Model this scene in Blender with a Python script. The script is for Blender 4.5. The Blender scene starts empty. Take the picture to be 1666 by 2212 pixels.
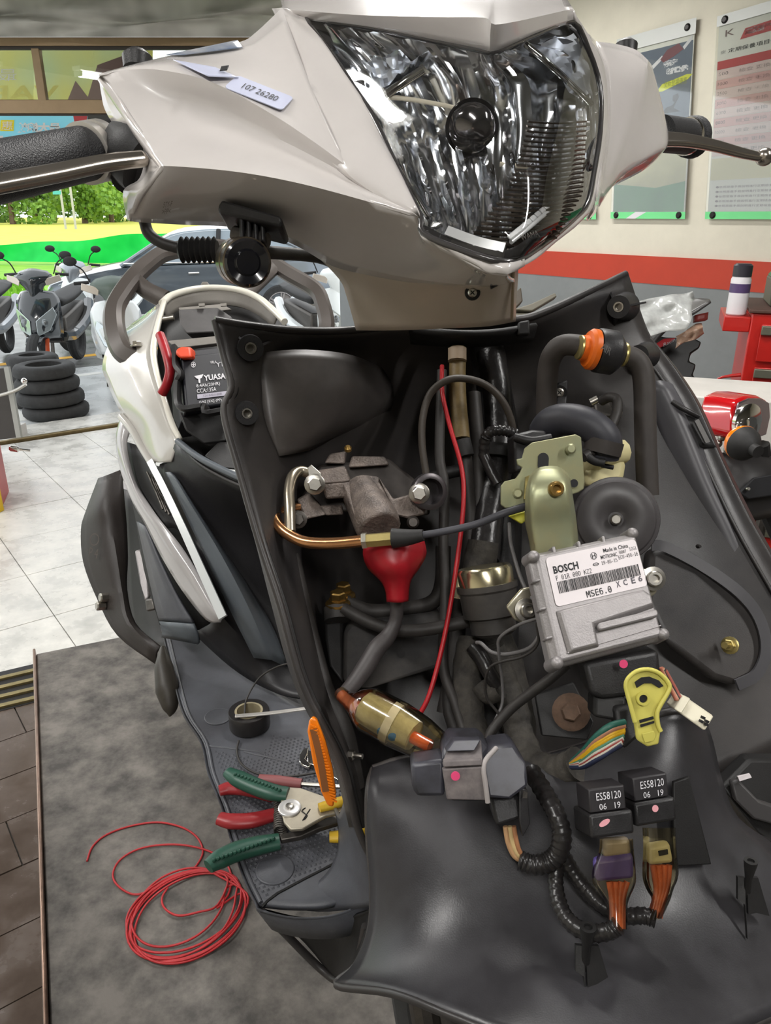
import bpy, bmesh, math, random
from mathutils import Vector, Matrix, noise
random.seed(7)
SC = bpy.context.scene
COL = SC.collection
# ---------------------------------------------------------------- camera
F = 1650.0
CX, CY = 833.0, 1106.0
EYE = Vector((0, 0, 1.65))
TH = math.atan(646 / F)
FW = Vector((0, math.cos(TH), -math.sin(TH)))
UP = Vector((0, math.sin(TH), math.cos(TH)))
RT = Vector((1, 0, 0))
cam_data = bpy.data.cameras.new('camera')
cam = bpy.data.objects.new('camera', cam_data)
COL.objects.link(cam)
cam.location = EYE
cam.rotation_euler = (math.pi / 2 - TH, 0, 0)
cam_data.sensor_fit = 'VERTICAL'
cam_data.sensor_height = 36
cam_data.sensor_width = 36
cam_data.lens = F / 2212 * 36
cam_data.clip_start = 0.05
cam_data.clip_end = 500
SC.camera = cam
# ---------------------------------------------------------------- light and exposure
world = bpy.data.worlds.new('overcast_sky')
SC.world = world
world.use_nodes = True
wn = world.node_tree.nodes
wn['Background'].inputs[0].default_value = (0.93, 0.97, 1.0, 1)
wn['Background'].inputs[1].default_value = 1.9
SC.view_settings.view_transform = 'Standard'
SC.view_settings.look = 'None'
SC.view_settings.gamma = 1
SC.view_settings.use_curve_mapping = False
SC.view_settings.exposure = 0.0
LAMP_POWER = 27.0
# ---------------------------------------------------------------- projection helpers
def ray(px, py):
    return FW + RT * ((px - CX) / F) - UP * ((py - CY) / F)
def P(px, py, d):
    return EYE + ray(px, py) * d
def PP(l):
    return [P(*q) for q in l]
def G(px, py, z=0.0):
    r = ray(px, py)
    return EYE + r * ((z - EYE.z) / r.z)
def Y(px, py, y):
    r = ray(px, py)
    return EYE + r * (y / r.y)
WC = Vector((-0.275, 7.81, 0)); WD = Vector((0.599, -0.8007, 0)); WN = Vector((-0.8007, -0.599, 0))
def W(px, py, off=0.0):
    r = ray(px, py)
    return EYE + r * ((WC + WN * off - EYE).dot(WN) / r.dot(WN))
PA = math.radians(24)
PR = Vector((math.cos(PA), math.sin(PA), 0)); PB = Vector((-math.sin(PA), math.cos(PA), 0))
# ---------------------------------------------------------------- materials
MATS = {}
def mat(name, col, rough=0.5, metal=0.0, var=0.0, scale=20.0, bump=0.0, bscale=None, coat=0.0, trans=0.0, ior=1.45,
        emit=None, estr=0.0, alpha=1.0, col2=None, aniso=None, spec=0.5, detail=6.0, contrast=None, rvar=0.0):
    if name in MATS:
        return MATS[name]
    m = bpy.data.materials.new(name)
    m.use_nodes = True
    nt = m.node_tree
    b = nt.nodes['Principled BSDF']
    c4 = (*col, 1)
    b.inputs['Base Color'].default_value = c4
    b.inputs['Roughness'].default_value = rough
    b.inputs['Metallic'].default_value = metal
    b.inputs['Specular IOR Level'].default_value = spec
    b.inputs['IOR'].default_value = ior
    b.inputs['Coat Weight'].default_value = coat
    b.inputs['Coat Roughness'].default_value = 0.04
    b.inputs['Transmission Weight'].default_value = trans
    b.inputs['Alpha'].default_value = alpha
    if emit:
        b.inputs['Emission Color'].default_value = (*emit, 1)
        b.inputs['Emission Strength'].default_value = estr
    geo = None
    if var > 0 or bump > 0 or col2 or rvar > 0:
        geo = nt.nodes.new('ShaderNodeNewGeometry')
    if var > 0 or col2 or rvar > 0:
        n = nt.nodes.new('ShaderNodeTexNoise')
        n.inputs['Scale'].default_value = scale
        n.inputs['Detail'].default_value = detail
        n.inputs['Roughness'].default_value = 0.65
        nt.links.new(geo.outputs['Position'], n.inputs['Vector'])
        r = nt.nodes.new('ShaderNodeValToRGB')
        lo, hi = contrast or (0.32, 0.68)
        r.color_ramp.elements[0].position = lo
        r.color_ramp.elements[1].position = hi
        if col2:
            r.color_ramp.elements[0].color = (*col2, 1)
            r.color_ramp.elements[1].color = c4
        else:
            r.color_ramp.elements[0].color = (*[max(0, k * (1 - var)) for k in col], 1)
            r.color_ramp.elements[1].color = (*[min(1, k * (1 + var)) for k in col], 1)
        nt.links.new(n.outputs['Fac'], r.inputs['Fac'])
        if var > 0 or col2:
            nt.links.new(r.outputs['Color'], b.inputs['Base Color'])
        if rvar > 0:
            mr = nt.nodes.new('ShaderNodeMapRange')
            mr.inputs['From Min'].default_value = lo; mr.inputs['From Max'].default_value = hi
            mr.inputs['To Min'].default_value = max(0.02, rough - rvar); mr.inputs['To Max'].default_value = min(1, rough + rvar)
            nt.links.new(n.outputs['Fac'], mr.inputs['Value'])
            nt.links.new(mr.outputs['Result'], b.inputs['Roughness'])
    if bump > 0:
        n2 = nt.nodes.new('ShaderNodeTexNoise')
        n2.inputs['Scale'].default_value = bscale or scale * 3
        n2.inputs['Detail'].default_value = 3
        nt.links.new(geo.outputs['Position'], n2.inputs['Vector'])
        bp = nt.nodes.new('ShaderNodeBump')
        bp.inputs['Strength'].default_value = bump
        bp.inputs['Distance'].default_value = 0.002
        nt.links.new(n2.outputs['Fac'], bp.inputs['Height'])
        nt.links.new(bp.outputs['Normal'], b.inputs['Normal'])
    MATS[name] = m
    return m
def clear_mat(name, tint=(1, 1, 1), gloss=0.08, rough=0.02):
    """thin clear plastic or glass: see-through with a Fresnel mirror on top"""
    if name in MATS:
        return MATS[name]
    m = bpy.data.materials.new(name); m.use_nodes = True
    nt = m.node_tree; nt.nodes.clear()
    out = nt.nodes.new('ShaderNodeOutputMaterial')
    tr = nt.nodes.new('ShaderNodeBsdfTransparent'); tr.inputs[0].default_value = (*tint, 1)
    gl = nt.nodes.new('ShaderNodeBsdfGlossy'); gl.inputs['Roughness'].default_value = rough
    fr = nt.nodes.new('ShaderNodeFresnel'); fr.inputs[0].default_value = 1.45
    ad = nt.nodes.new('ShaderNodeMath'); ad.operation = 'ADD'; ad.inputs[1].default_value = gloss; ad.use_clamp = True
    mx = nt.nodes.new('ShaderNodeMixShader')
    nt.links.new(fr.outputs[0], ad.inputs[0]); nt.links.new(ad.outputs[0], mx.inputs[0])
    nt.links.new(tr.outputs[0], mx.inputs[1]); nt.links.new(gl.outputs[0], mx.inputs[2])
    nt.links.new(mx.outputs[0], out.inputs[0])
    MATS[name] = m
    return m
def transl_mat(name, col, col2=None, scale=2.0, mixv=0.5):
    """cloth or sheet that lets light through"""
    m = mat(name, col, 0.7, var=0.05, scale=scale, col2=col2, detail=2)
    nt = m.node_tree; b = nt.nodes['Principled BSDF']; out = nt.nodes['Material Output']
    t = nt.nodes.new('ShaderNodeBsdfTranslucent'); mx = nt.nodes.new('ShaderNodeMixShader'); mx.inputs[0].default_value = mixv
    src = b.inputs['Base Color'].links[0].from_socket
    nt.links.new(src, t.inputs['Color'])
    nt.links.new(b.outputs[0], mx.inputs[1]); nt.links.new(t.outputs[0], mx.inputs[2]); nt.links.new(mx.outputs[0], out.inputs[0])
    return m
def srgb(r, g, b):
    f = lambda c: ((c / 255) / 12.92) if c / 255 <= 0.04045 else (((c / 255) + 0.055) / 1.055) ** 2.4
    return (f(r), f(g), f(b))
# ---------------------------------------------------------------- objects
def clean(pts):
    return [Vector(p) for p in pts]
def thing(name, label, cat, loc=(0, 0, 0), group=None):
    o = bpy.data.objects.new(name, None)
    COL.objects.link(o)
    o.empty_display_size = 0.05
    o.location = Vector(loc)
    o['label'] = label; o['category'] = cat
    if group: o['group'] = group
    return o
def mk(name, verts, faces, m, parent=None, smooth=30, bevel=0.0, bseg=2, subsurf=0, solid=0.0, soff=0.0,
       label=None, cat=None, group=None, kind=None, merge=0.0, mats=None, fmat=None, local=False):
    me = bpy.data.meshes.new(name)
    vs = [Vector(v) for v in verts]
    loc = Vector((0, 0, 0))
    if parent is None and not local and vs:
        loc = Vector((sum(v.x for v in vs) / len(vs), sum(v.y for v in vs) / len(vs), min(v.z for v in vs)))
        vs = [v - loc for v in vs]
    me.from_pydata([tuple(v) for v in vs], [], faces)
    if m: me.materials.append(m)
    if mats:
        for q in mats: me.materials.append(q)
    if fmat:
        for i, k in enumerate(fmat): me.polygons[i].material_index = k
    bm = bmesh.new(); bm.from_mesh(me)
    if merge: bmesh.ops.remove_doubles(bm, verts=bm.verts, dist=merge)
    bmesh.ops.recalc_face_normals(bm, faces=bm.faces)
    if smooth:
        for f in bm.faces: f.smooth = True
        lim = math.radians(smooth)
        for e in bm.edges:
            if len(e.link_faces) == 2 and e.calc_face_angle(0) > lim: e.smooth = False
    bm.to_mesh(me); bm.free()
    o = bpy.data.objects.new(name, me)
    COL.objects.link(o)
    if parent is not None:
        o.parent = parent
        o.location = (0, 0, 0) if (local or parent.type == 'MESH') else -parent.location
        if parent.type == 'MESH' and parent.parent is None and not local:
            o.location = -parent.location
    else:
        o.location = loc
    if solid:
        q = o.modifiers.new('solid', 'SOLIDIFY'); q.thickness = solid; q.offset = soff
    if bevel:
        q = o.modifiers.new('bevel', 'BEVEL'); q.width = bevel; q.segments = bseg; q.limit_method = 'ANGLE'; q.angle_limit = math.radians(28)
        q.harden_normals = False
    if subsurf:
        q = o.modifiers.new('sub', 'SUBSURF'); q.levels = subsurf; q.render_levels = subsurf
    tag(o, label, cat, group, kind)
    return o
def tag(o, label=None, cat=None, group=None, kind=None):
    if label: o['label'] = label
    if cat: o['category'] = cat
    if group: o['group'] = group
    if kind: o['kind'] = kind
    return o
def copy_tree(o, parent=None):
    c = o.copy(); COL.objects.link(c)
    if parent is not None: c.parent = parent
    for ch in list(o.children): copy_tree(ch, c)
    return c
# ---------------------------------------------------------------- shapes (verts, faces)
class B:
    """collects pieces of one part"""
    def __init__(s): s.v = []; s.f = []; s.m = []
    def add(s, vf, mi=0):
        v, f = vf
        n = len(s.v)
        s.v += [Vector(q) for q in v]
        s.f += [[n + i for i in q] for q in f]
        s.m += [mi] * len(f)
        return s
    def mk(s, name, m, parent=None, **k):
        if any(s.m): k['fmat'] = s.m
        return mk(name, s.v, s.f, m, parent, **k)
def sbox(c, ax, ay, az):
    """box from centre and three half vectors"""
    c, ax, ay, az = Vector(c), Vector(ax), Vector(ay), Vector(az)
    v = [c + ax * i + ay * j + az * k for k in (-1, 1) for j in (-1, 1) for i in (-1, 1)]
    return v, [[0, 2, 3, 1], [4, 5, 7, 6], [0, 1, 5, 4], [2, 6, 7, 3], [0, 4, 6, 2], [1, 3, 7, 5]]
def box(x0, x1, y0, y1, z0, z1):
    return sbox(((x0 + x1) / 2, (y0 + y1) / 2, (z0 + z1) / 2), ((x1 - x0) / 2, 0, 0), (0, (y1 - y0) / 2, 0), (0, 0, (z1 - z0) / 2))
def prism(out, vec):
    """outline extruded along vec"""
    out = [Vector(p) for p in out]; vec = Vector(vec); n = len(out)
    v = out + [p + vec for p in out]
    return v, [list(range(n)), list(range(2 * n - 1, n - 1, -1))] + [[i, n + i, n + (i + 1) % n, (i + 1) % n] for i in range(n)]
def crom(p, n, closed=False):
    p = [Vector(q) for q in p]
    if len(p) == 2:
        return [p[0].lerp(p[1], i / n) for i in range(n + 1)]
    out = []
    m = len(p)
    rng = range(m if closed else m - 1)
    for i in rng:
        if closed:
            a, b, c, d = p[(i - 1) % m], p[i], p[(i + 1) % m], p[(i + 2) % m]
        else:
            b, c = p[i], p[i + 1]
            a = p[i - 1] if i else b * 2 - c
            d = p[i + 2] if i + 2 < m else c * 2 - b
        for k in range(n):
            t = k / n
            out.append(0.5 * ((2 * b) + (c - a) * t + (2 * a - 5 * b + 4 * c - d) * t * t + (3 * b - a - 3 * c + d) * t ** 3))
    if not closed: out.append(p[-1])
    return out
def frame_along(pts):
    T = []
    n = len(pts)
    for i in range(n):
        t = pts[min(i + 1, n - 1)] - pts[max(i - 1, 0)]
        T.append(t.normalized() if t.length > 1e-9 else Vector((0, 0, 1)))
    a = T[0].orthogonal().normalized()
    out = []
    for i in range(n):
        a = (a - T[i] * a.dot(T[i]))
        a = a.normalized() if a.length > 1e-6 else T[i].orthogonal().normalized()
        out.append((a.copy(), T[i].cross(a)))
    return out
def tube(p, r, n=5, k=10, closed=False, cap=True, twist=None):
    """swept round bar through control points; r number or list along the control points"""
    pts = crom(p, n, closed)
    if closed: pts.append(pts[0].copy())
    if isinstance(r, (list, tuple)):
        rr = []
        L = len(pts) - 1
        for i in range(len(pts)):
            x = i / L * (len(r) - 1); j = min(int(x), len(r) - 2)
            rr.append(r[j] + (r[j + 1] - r[j]) * (x - j))
    else:
        rr = [r] * len(pts)
    fr = frame_along(pts)
    v = []; f = []
    for i, q in enumerate(pts):
        a, b = fr[i]
        for j in range(k):
            t = 2 * math.pi * j / k
            v.append(q + (a * math.cos(t) + b * math.sin(t)) * rr[i])
    for i in range(len(pts) - 1):
        for j in range(k):
            f.append([i * k + j, i * k + (j + 1) % k, (i + 1) * k + (j + 1) % k, (i + 1) * k + j])
    if cap and not closed:
        f.append(list(range(k - 1, -1, -1))); f.append([(len(pts) - 1) * k + j for j in range(k)])
    return v, f
def ribbon(p, w, t, nrm, n=5):
    """flat strip: width w, thickness t, nrm approx face normal"""
    pts = crom(p, n)
    nrm = Vector(nrm)
    v = []; f = []
    L = len(pts)
    for i, q in enumerate(pts):
        T = (pts[min(i + 1, L - 1)] - pts[max(i - 1, 0)]).normalized()
        s = T.cross(nrm).normalized(); u = s.cross(T).normalized()
        ww = w if not isinstance(w, (list, tuple)) else w[0] + (w[1] - w[0]) * i / (L - 1)
        for a, b in ((-1, -1), (1, -1), (1, 1), (-1, 1)):
            v.append(q + s * (a * ww / 2) + u * (b * t / 2))
    for i in range(L - 1):
        for j in range(4):
            f.append([i * 4 + j, i * 4 + (j + 1) % 4, i * 4 + 4 + (j + 1) % 4, i * 4 + 4 + j])
    f.append([3, 2, 1, 0]); f.append([4 * L - 4 + j for j in range(4)])
    return v, f
def lathe(prof, o, ax, k=24, a0=None):
    """profile list of (radius, height) about axis ax at o"""
    o = Vector(o); ax = Vector(ax).normalized()
    a = ax.orthogonal().normalized() if a0 is None else (Vector(a0) - ax * Vector(a0).dot(ax)).normalized()
    b = ax.cross(a)
    v = []; f = []
    for r, h in prof:
        for j in range(k):
            t = 2 * math.pi * j / k
            v.append(o + ax * h + (a * math.cos(t) + b * math.sin(t)) * max(r, 1e-5))
    n = len(prof)
    for i in range(n - 1):
        for j in range(k):
            f.append([i * k + j, i * k + (j + 1) % k, (i + 1) * k + (j + 1) % k, (i + 1) * k + j])
    if prof[0][0] > 1e-4: f.append(list(range(k - 1, -1, -1)))
    if prof[-1][0] > 1e-4: f.append([(n - 1) * k + j for j in range(k)])
    return v, f
def ball(c, r, k=12, n=8, sc=(1, 1, 1)):
    v, f = lathe([(math.sin(math.pi * i / n) * r, -math.cos(math.pi * i / n) * r) for i in range(n + 1)], (0, 0, 0), (0, 0, 1), k)
    c = Vector(c)
    return [c + Vector((q.x * sc[0], q.y * sc[1], q.z * sc[2])) for q in v], f
def grid(rows, nu=4, nv=4, bulge=None, relax=0):
    """smooth sheet through a grid of control points"""
    R = [crom(r, nu) for r in rows]
    cols = [crom([r[j] for r in R], nv) for j in range(len(R[0]))]
    w = len(cols); h = len(cols[0])
    v = [cols[j][i] for i in range(h) for j in range(w)]
    for _ in range(relax):
        v = [v[i] if (i % w in (0, w - 1) or i // w in (0, h - 1)) else (v[i - 1] + v[i + 1] + v[i - w] + v[i + w]) / 4 for i in range(len(v))]
    if bulge: v = [bulge(q, i % w / (w - 1), i // w / (h - 1)) for i, q in enumerate(v)]
    f = [[i * w + j, i * w + j + 1, i * w + w + j + 1, i * w + w + j] for i in range(h - 1) for j in range(w - 1)]
    return v, f
def pgrid(rows, nu=4, nv=4, bulge=None, relax=0):
    return grid([PP(r) for r in rows], nu, nv, bulge, relax)
def hexbolt(o, ax, r, h, flange=True, stub=0.0):
    b = B()
    if flange: b.add(lathe([(r * 1.45, 0), (r * 1.45, h * 0.2), (r * 1.2, h * 0.3)], o, ax, 16))
    b.add(lathe([(r, h * 0.15), (r, h * 0.9), (r * 0.85, h)], o, ax, 6))
    if stub: b.add(lathe([(r * 0.55, h), (r * 0.55, h + stub)], o, ax, 10))
    return b
class Fr:
    """flat frame from three corners: top left, top right, bottom left"""
    def __init__(s, tl, tr, bl):
        s.o = Vector(tl); s.u = Vector(tr) - s.o; s.d = Vector(bl) - s.o
        s.w = s.u.length; s.h = s.d.length
        s.n = s.d.cross(s.u).normalized()
        if s.n.dot(EYE - s.o) < 0: s.n = -s.n
    def __call__(s, u, v, h=0.0):
        return s.o + s.u * u + s.d * v + s.n * h
    def rect(s, u0, u1, v0, v1, h, t):
        return prism([s(u0, v0, h), s(u1, v0, h), s(u1, v1, h), s(u0, v1, h)], s.n * t)
    def rrect(s, u0, u1, v0, v1, h, t, r=0.1, k=4):
        """rounded rectangle plate, r as share of the shorter side"""
        W_, H_ = (u1 - u0) * s.w, (v1 - v0) * s.h
        rr = min(W_, H_) * r
        pts = []
        for cu, cv, a0 in ((u1 - rr / s.w, v0 + rr / s.h, -90), (u1 - rr / s.w, v1 - rr / s.h, 0), (u0 + rr / s.w, v1 - rr / s.h, 90), (u0 + rr / s.w, v0 + rr / s.h, 180)):
            for i in range(k + 1):
                a = math.radians(a0 + 90 * i / k)
                pts.append(s(cu + rr * math.cos(a) / s.w, cv + rr * math.sin(a) / s.h, h))
        return prism(pts, s.n * t)
    def poly(s, uv, h, t):
        return prism([s(a, b, h) for a, b in uv], s.n * t)
    def loft(s, levels):
        """levels: list of (outline uv, h) with equal counts, closed front and back"""
        v = []; f = []
        n = len(levels[0][0])
        for uv, h in levels: v += [s(a, b, h) for a, b in uv]
        for i in range(len(levels) - 1):
            for j in range(n): f.append([i * n + j, i * n + (j + 1) % n, (i + 1) * n + (j + 1) % n, (i + 1) * n + j])
        f.append(list(range(n - 1, -1, -1))); f.append([(len(levels) - 1) * n + j for j in range(n)])
        return v, f
def R4(u0, u1, v0, v1): return [(u0, v0), (u1, v0), (u1, v1), (u0, v1)]
FONTS = {}
def font(kind):
    if kind in FONTS: return FONTS[kind]
    import os
    base = bpy.utils.system_resource('DATAFILES', path='fonts')
    fn = {'cjk': 'Noto Sans CJK Regular.woff2', 'mono': 'DejaVuSansMono.woff2', 'sans': 'Inter.woff2'}[kind]
    try: FONTS[kind] = bpy.data.fonts.load(os.path.join(base, fn))
    except Exception: FONTS[kind] = None
    return FONTS[kind]
def text(s, fr, u0, u1, v0, v1, m, parent, h=0.0004, bold=0.0, kind=None, name='lettering', mirror=False, shear=0.0, fit=True, thick=0.0):
    """writing fitted into a rectangle of a frame"""
    cu = bpy.data.curves.new('lettering_curve', 'FONT')
    cu.body = s
    cu.offset = bold
    cu.resolution_u = 2
    cu.shear = shear
    if kind and font(kind): cu.font = font(kind)
    o = bpy.data.objects.new('lettering_tmp', cu); COL.objects.link(o)
    bpy.context.view_layer.update()
    me = bpy.data.meshes.new_from_object(o.evaluated_get(bpy.context.evaluated_depsgraph_get()))
    bpy.data.objects.remove(o); bpy.data.curves.remove(cu)
    if not me.vertices: return None
    xs = [q.co.x for q in me.vertices]; ys = [q.co.y for q in me.vertices]
    x0, x1, y0, y1 = min(xs), max(xs), min(ys), max(ys)
    v = []
    for q in me.vertices:
        a = (q.co.x - x0) / max(1e-6, x1 - x0); b = (q.co.y - y0) / max(1e-6, y1 - y0)
        if mirror: a = 1 - a
        v.append(fr(u0 + (u1 - u0) * a, v1 + (v0 - v1) * b, h))
    f = [list(p.vertices) for p in me.polygons]
    bpy.data.meshes.remove(me)
    return mk(name, v, f, m, parent, smooth=0)
# ---------------------------------------------------------------- common materials
M_cream = mat('cream_wall_paint', srgb(220, 214, 198), 0.7, var=0.05, scale=4, bump=0.15, bscale=60)
M_greyw = mat('grey_wall_paint', srgb(128, 131, 132), 0.55, var=0.08, scale=3, bump=0.15, bscale=50)
M_redw = mat('red_wall_stripe', srgb(186, 58, 34), 0.5, var=0.05, scale=5)
M_ceil = mat('ceiling_board', srgb(92, 90, 86), 0.8, var=0.05, scale=3)
M_tile = mat('pale_marble_tile', srgb(208, 206, 200), 0.28, var=0.3, scale=6, detail=9, contrast=(0.25, 0.7), rvar=0.15)
M_grout = mat('grout', srgb(120, 116, 108), 0.8, var=0.1, scale=30)
M_btile = mat('brown_floor_tile', srgb(92, 80, 72), 0.2, var=0.2, scale=7, detail=10, rvar=0.2)
M_asph = mat('wet_asphalt', srgb(118, 118, 116), 0.35, var=0.25, scale=2.0, rvar=0.2)
M_pave = mat('wet_pavement', srgb(205, 208, 208), 0.3, var=0.18, scale=1.6, rvar=0.2)
M_white = mat('white_paint', srgb(235, 235, 230), 0.5)
M_black = mat('black_plastic', srgb(34, 33, 34), 0.42, var=0.15, scale=60, bump=0.12, bscale=900, rvar=0.05)
M_rubber = mat('black_rubber', srgb(36, 35, 35), 0.62, var=0.2, scale=80)
M_chrome = mat('chrome', srgb(225, 222, 218), 0.12, 1.0)
M_steel = mat('brushed_steel', srgb(176, 172, 164), 0.32, 1.0, var=0.12, scale=90)
M_alu = mat('cast_aluminium', srgb(150, 146, 146), 0.5, 0.6, var=0.06, scale=120, bump=0.15, bscale=700)
M_dsteel = mat('dark_steel', srgb(92, 88, 84), 0.45, 0.8, var=0.2, scale=90)
M_brass = mat('yellow_zinc', srgb(186, 170, 112), 0.34, 0.85, var=0.12, scale=70)
M_gold = mat('gold_bolt', srgb(168, 136, 78), 0.3, 0.9, var=0.15, scale=90)
M_copper = mat('copper_pipe', srgb(206, 150, 104), 0.24, 0.95, var=0.12, scale=60)
M_amber = mat('amber_lens', srgb(232, 122, 16), 0.18, coat=0.5, var=0.1, scale=60)
M_redplastic = mat('red_lens', srgb(176, 14, 20), 0.15, coat=0.6)
M_ink = mat('black_ink', (0.012, 0.012, 0.014), 0.6)
M_winkm = mat('white_ink', srgb(222, 220, 224), 0.6)
M_glass = clear_mat('clear_glass', (0.93, 0.96, 0.96), 0.06)
def Rm(a, b, z): return WC + WD * a + WN * b + Vector((0, 0, z))
def rbox(a0, a1, b0, b1, z0, z1):
    return sbox(Rm((a0 + a1) / 2, (b0 + b1) / 2, (z0 + z1) / 2), WD * ((a1 - a0) / 2), WN * ((b1 - b0) / 2), (0, 0, (z1 - z0) / 2))
# ---------------------------------------------------------------- room shell
ROOM_L, ROOM_W, CEIL = 10.5, 7.6, 3.35
zs_top = W(1400, 553).z; zs_bot = W(1400, 612).z
wr = B().add(rbox(-0.3, ROOM_L, -0.16, 0.0, -0.05, CEIL)).mk('wall_right', M_cream, kind='structure', smooth=0, label='cream painted shop wall behind the posters')
B().add(rbox(-0.3, ROOM_L, 0.0, 0.012, 0.0, zs_bot)).mk('trim_1', M_greyw, kind='structure', smooth=0, label='grey painted lower part of the shop wall')
B().add(rbox(-0.3, ROOM_L, 0.0, 0.016, zs_bot, zs_top)).mk('trim_2', M_redw, kind='structure', smooth=0, label='red stripe painted along the shop wall')
B().add(rbox(ROOM_L, ROOM_L + 0.16, -0.16, ROOM_W, -0.05, CEIL)).mk('wall_back', mat('dim_back_wall', srgb(96, 92, 84), 0.7, var=0.15, scale=1.5), kind='structure', smooth=0)
B().add(rbox(2.6, ROOM_L, ROOM_W, ROOM_W + 0.16, -0.05, CEIL)).mk('wall_left', M_cream, kind='structure', smooth=0)
B().add(rbox(-0.3, ROOM_L, -0.16, ROOM_W + 0.2, CEIL, CEIL + 0.1)).mk('ceiling', M_ceil, kind='structure', smooth=0)
fl = B().add(rbox(0.0, ROOM_L, 0.0, ROOM_W, -0.1, -0.012)).mk('floor', M_grout, kind='structure', smooth=0, label='tiled shop floor')
# pale tiles near the door
def tile_mesh(name, sx, sy, t, m, bev=0.004):
    me = bpy.data.meshes.new(name)
    v, f = box(-sx / 2, sx / 2, -sy / 2, sy / 2, 0, t)
    me.from_pydata([tuple(q) for q in v], [], f)
    me.materials.append(m)
    return me
ang = math.atan2(WD.y, WD.x)
def lay(me, name, a, b, z, parent, jit=0.0):
    o = bpy.data.objects.new(name, me); COL.objects.link(o)
    o.parent = parent
    o.location = Rm(a, b, z + random.uniform(-jit, jit)) - parent.location
    o.rotation_euler = (random.uniform(-1, 1) * jit * 0.4, random.uniform(-1, 1) * jit * 0.4, ang)
    return o
me_t = tile_mesh('floor_tile', 0.496, 0.496, 0.012, M_tile)
for i in range(7):
    for j in range(13):
        a, b = 0.42 + i * 0.5, 0.6 + j * 0.5
        if b > 6.6 - i * 0.05: continue
        lay(me_t, 'floor_tile', a, b, -0.0125, fl, 0.0006)
me_b = tile_mesh('brown_tile', 0.296, 0.196, 0.012, M_btile)
for i in range(9):
    for j in range(7):
        a, b = 3.86 + i * 0.2, 3.4 + j * 0.3 + (0.15 if i % 2 else 0)
        o = lay(me_b, 'brown_tile', a, b, -0.0125, fl, 0.0008)
        o.rotation_euler[2] += math.pi / 2
# raised threshold with a metal rail at the shop door
B().add(rbox(-0.32, 0.1, 0.05, 7.3, -0.1, 0.008)).mk('trim_3', M_tile, kind='structure', smooth=0, label='stone door threshold of the shop')
B().add(rbox(0.1, 0.145, 0.05, 7.3, -0.02, 0.022)).mk('trim_4', mat('tarnished_brass_rail', srgb(128, 112, 78), 0.4, 0.7, var=0.2, scale=20), kind='structure', smooth=0, bevel=0.006, label='metal door rail along the threshold')
# floor drain with bars, beside the lift
dr = thing('floor_drain', 'metal slatted floor drain beside the work platform corner', 'drain', G(30, 1470, 0))
M_drain = mat('drain_brass', srgb(150, 136, 96), 0.35, 0.8, var=0.15, scale=40)
for k in range(4):
    y0 = 1448 + k * 20
    a = G(-60, y0 + 32, 0.006); b_ = G(84, y0 - 2, 0.006)
    B().add(ribbon([a, b_], 0.02, 0.012, (0, 0, 1), 2)).mk('bar', M_drain, dr, bevel=0.002)
B().add(prism([G(-60, 1466, 0.0005), G(84, 1432, 0.0005), G(84, 1515, 0.0005), G(-60, 1552, 0.0005)], (0, 0, 0.001))).mk('channel', M_rubber, dr, smooth=0)
# ---------------------------------------------------------------- ceiling tube lamps
M_tubeE = mat('lit_tube', (1, 1, 1), 0.5, emit=(1.0, 0.98, 0.94), estr=24.0)
M_lampw = mat('lamp_housing', srgb(230, 230, 228), 0.4)
def tube_lamp(a, b, z, yaw, n, label):
    c = Rm(a, b, z)
    d = Vector((math.cos(yaw), math.sin(yaw), 0)); s = Vector((-d.y, d.x, 0))
    t = thing('tube_lamp', label, 'lamp', c, 'fluorescent tubes hanging under the shop ceiling')
    B().add(sbox(c + Vector((0, 0, 0.05)), d * 0.62, s * 0.07, (0, 0, 0.02))).mk('housing', M_lampw, t, bevel=0.008)
    for q in (-1, 1):
        B().add(tube([c + s * 0.035 * q - d * 0.58, c + s * 0.035 * q + d * 0.58], 0.014, 1, 10)).mk('lamp_tube', M_tubeE, t)
        B().add(sbox(c + s * 0.0 + d * 0.6 * q, d * 0.015, s * 0.055, (0, 0, 0.025))).mk('end_cap', M_lampw, t, bevel=0.004)
        B().add(tube([c + d * 0.4 * q + Vector((0, 0, 0.06)), c + d * 0.4 * q + Vector((0, 0, CEIL - z))], 0.005, 1, 6)).mk('hanger', M_steel, t)
    l = bpy.data.lights.new('tube_light', 'AREA')
    l.shape = 'RECTANGLE'; l.size = 1.16; l.size_y = 0.11; l.energy = LAMP_POWER; l.color = (1.0, 0.98, 0.95)
    o = bpy.data.objects.new('tube_light', l); COL.objects.link(o)
    o.parent = t; o.location = (0, 0, -0.02); o.rotation_euler = (0, 0, yaw)
    return t
yw = math.atan2(WD.y, WD.x)
lamps = [(5.2, 5.3, 2.95, yw), (7.4, 5.3, 2.95, yw), (5.2, 3.2, 2.95, yw), (7.4, 3.2, 2.95, yw), (2.8, 1.2, 2.95, yw), (2.6, 5.0, 2.95, yw), (1.2, 5.7, 2.9, yw + math.pi / 2)]
LL = ['over the lift platform', 'furthest inside the shop along the lift', 'between the lift and the poster wall', 'furthest inside the shop along the poster wall', 'close to the poster wall near the door', 'over the pale tiles near the door', 'beside the canvas curtain at the door']
for i, (a, b, z, w_) in enumerate(lamps):
    tube_lamp(a, b, z, w_, i, 'lit twin fluorescent tube lamp ' + LL[i])
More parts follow.
